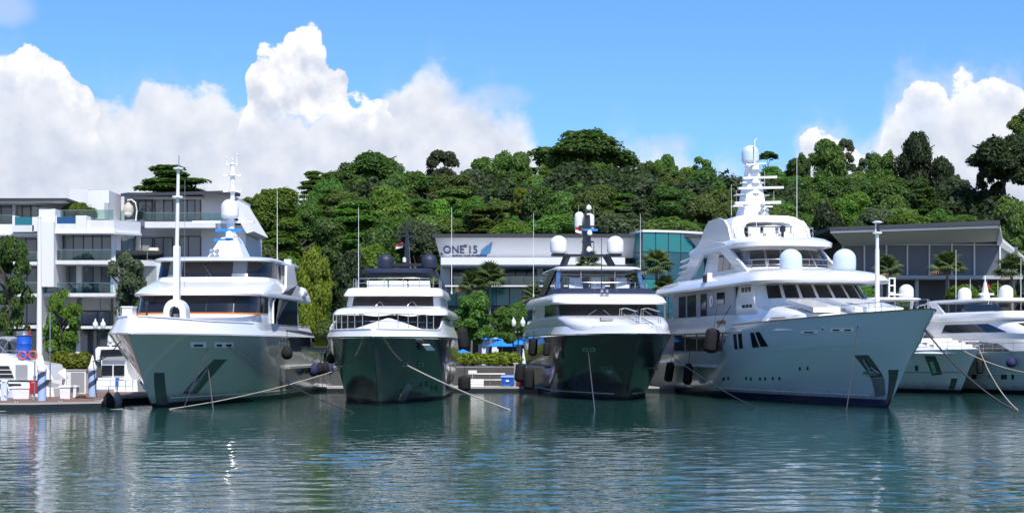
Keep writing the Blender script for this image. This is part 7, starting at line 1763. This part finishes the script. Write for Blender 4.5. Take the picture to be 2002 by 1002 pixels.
# ================================================================ fenders and mooring lines
def yp(y, px, py, side, off): return y.world(y.hull_point(px, py, side, off))
FG = 'fenders hanging on the yachts'
fender('large black pear-shaped fender on the flank of the champagne yacht', M['rubber'], yp(A, 549, 672, 1, .42), .40, .98, 1.0, 'pear', group=FG)
for px, py, m, lab in ((601, 706, 'fender_navy', 'blue fender, first of the row at the stern of the champagne yacht'), (613, 704, 'rubber', 'black fender just behind the blue first one at the champagne stern'), (623, 704, 'rubber', 'black fender third in the row at the champagne stern'), (633, 706, 'fender_navy', 'navy fender last in the row at the champagne stern')):
    fender(lab, M[m], yp(A, px, py, 1, .55), .36, 1.05, .8, 'pear', group=FG, tilt=(0, .15, 0))
fender('black ball fender at the left bow flank of the navy-domed yacht', M['rubber'], P(648, 688, 101), .34, .74, .8, 'pear', group=FG)
fender('long black cylinder fender at the right flank of the navy-domed yacht, up high', M['rubber'], P(903, 640, 106), .36, 1.5, .7, group=FG, tilt=(0, -.08, 0))
fender('dark drum fender low at the right quarter of the navy-domed yacht', M['rubber'], P(908, 733, 116), .48, 1.2, 1.2, group=FG)
for px, py, dd, r, h, lab in ((1056, 657, .5, .33, 1.35, 'black fender hung highest at the left shoulder of the third yacht'), (1083, 665, .5, .24, .95, 'slimmer black fender beside the highest one on the third yacht')):
    fender(lab, M['rubber'], yp(Ct, px, py, -1, dd), r, h, .5, group=FG, tilt=(0, .06, 0))
fender('fat black fender low at the third yacht stern, left one of two', M['rubber'], P(1019, 709, 113), .38, 1.4, 1.0, group=FG, tilt=(0, .12, 0))
fender('fat black fender low at the third yacht stern, right one of two', M['rubber'], P(1034, 718, 111), .40, 1.6, 1.0, group=FG)
fender('huge black fender hung from the bulwark of the largest yacht', M['rubber'], yp(D, 1412, 640, -1, .60), .50, 1.75, 2.0, group=FG, tilt=(0, .16, 0))
fender('black fender low on the flank of the largest yacht, left one of two', M['rubber'], yp(D, 1322, 706, -1, .40), .33, 1.55, 1.6, group=FG, tilt=(0, .17, 0))
fender('black fender low on the flank of the largest yacht, right one of two', M['rubber'], yp(D, 1357, 708, -1, .40), .33, 1.60, 1.6, group=FG, tilt=(0, .08, 0))
fender('black upright fender on the pale hull of the right-edge yacht', M['rubber'], yp(Fb, 1921, 702, -1, .25), .24, 1.05, .7, group=FG)
fender('navy ball fender with white top on the right-edge yacht', M['fender_navy'], yp(Fb, 1983, 694, -1, .3), .38, .78, .5, 'pear', group=FG)
fender('black cone-topped fender at the corner of the left pontoon', M['rubber'], P(212, 765, 89.5), .36, 1.12, .3, 'pear', group=FG)
fender('grey and black fender beside the cone-topped one at the left pontoon', M['grey'], P(229, 764, 90.2), .32, 1.08, .3, 'pear', group=FG)
RG = 'mooring lines of the yachts'
def wpt(px, py): return P(px, py, CAMH * FPX / (py - HZ))
rope('pale line running from the navy-domed yacht across the champagne hull to the water', P(668, 720, 95), wpt(331, 799), M['rope_pale'], .032, .25, group=RG)
rope('thick pale line slanting from the bow of the navy-domed yacht into the water at right', yp(Bt, 792, 711, 1, .1), wpt(998, 801), M['rope_pale'], .045, .12, group=RG)
rope('thin dark line trailing from the champagne bow fairlead towards the navy-domed yacht', yp(A, 446, 676, 1, .1), wpt(692, 806), M['rope_dark'], .03, .35, group=RG)
rope('twisted pale chain hanging from the champagne anchor pocket into the water', yp(A, 403, 716, 1, .15), wpt(417, 801), M['steel_dull'], .035, 0, group=RG, name='anchor_chain', cat='chain')
rope('thin dark line dropping from the first champagne bow fairlead', yp(A, 405, 678, 1, .1), wpt(358, 799), M['rope_dark'], .022, 0, group=RG)
rope('grey line dropping straight from the bow fairlead of the third yacht', yp(Ct, 1152, 684, -1, .1), wpt(1163, 804), M['steel_dull'], .022, 0, group=RG)
rope('dark line running from the third yacht to the water before the largest yacht', P(1308, 690, 103), wpt(1480, 797), M['rope_dark'], .03, .25, group=RG)
rope('grey line hanging from the bow fairlead of the largest yacht', yp(D, 1680, 636, -1, .12), wpt(1655, 802), M['rope_dark'], .03, .0, group=RG)
rope('lanyard from the deck of the largest yacht down to its huge fender', yp(D, 1432, 596, -1, .1), yp(D, 1416, 640, -1, .5), M['rope_dark'], .025, .05, group=RG)
rope('dark line from the tip of the ice-blue bow to the water at the right', D.world(D.hp(.012, 4.4, 1)), wpt(1990, 804), M['rope_dark'], .05, .5, group=RG)
rope('pale hawser sagging from the single-dome cruiser into the water at the right', Eb.world(Eb.hp(.012, 3.25, 1)), wpt(1990, 801), M['rope_pale'], .038, .5, group=RG)
rope('pale line from the single-dome cruiser across the right-edge yacht', Eb.world(Eb.hp(.02, 3.2, -1)), P(2020, 730, 100), M['rope_pale'], .04, .25, group=RG)
rope('dark line from the second mooring pile to the champagne bow', P(181, 705, 93.2), A.world(A.hp(.03, 3.8, -1)), M['rope_dark'], .03, .3, group=RG)
rope('pale line slung low along the front of the left pontoon', P(-10, 803, 82.9), P(262, 797, 86), M['rope_pale'], .03, .12, group=RG)
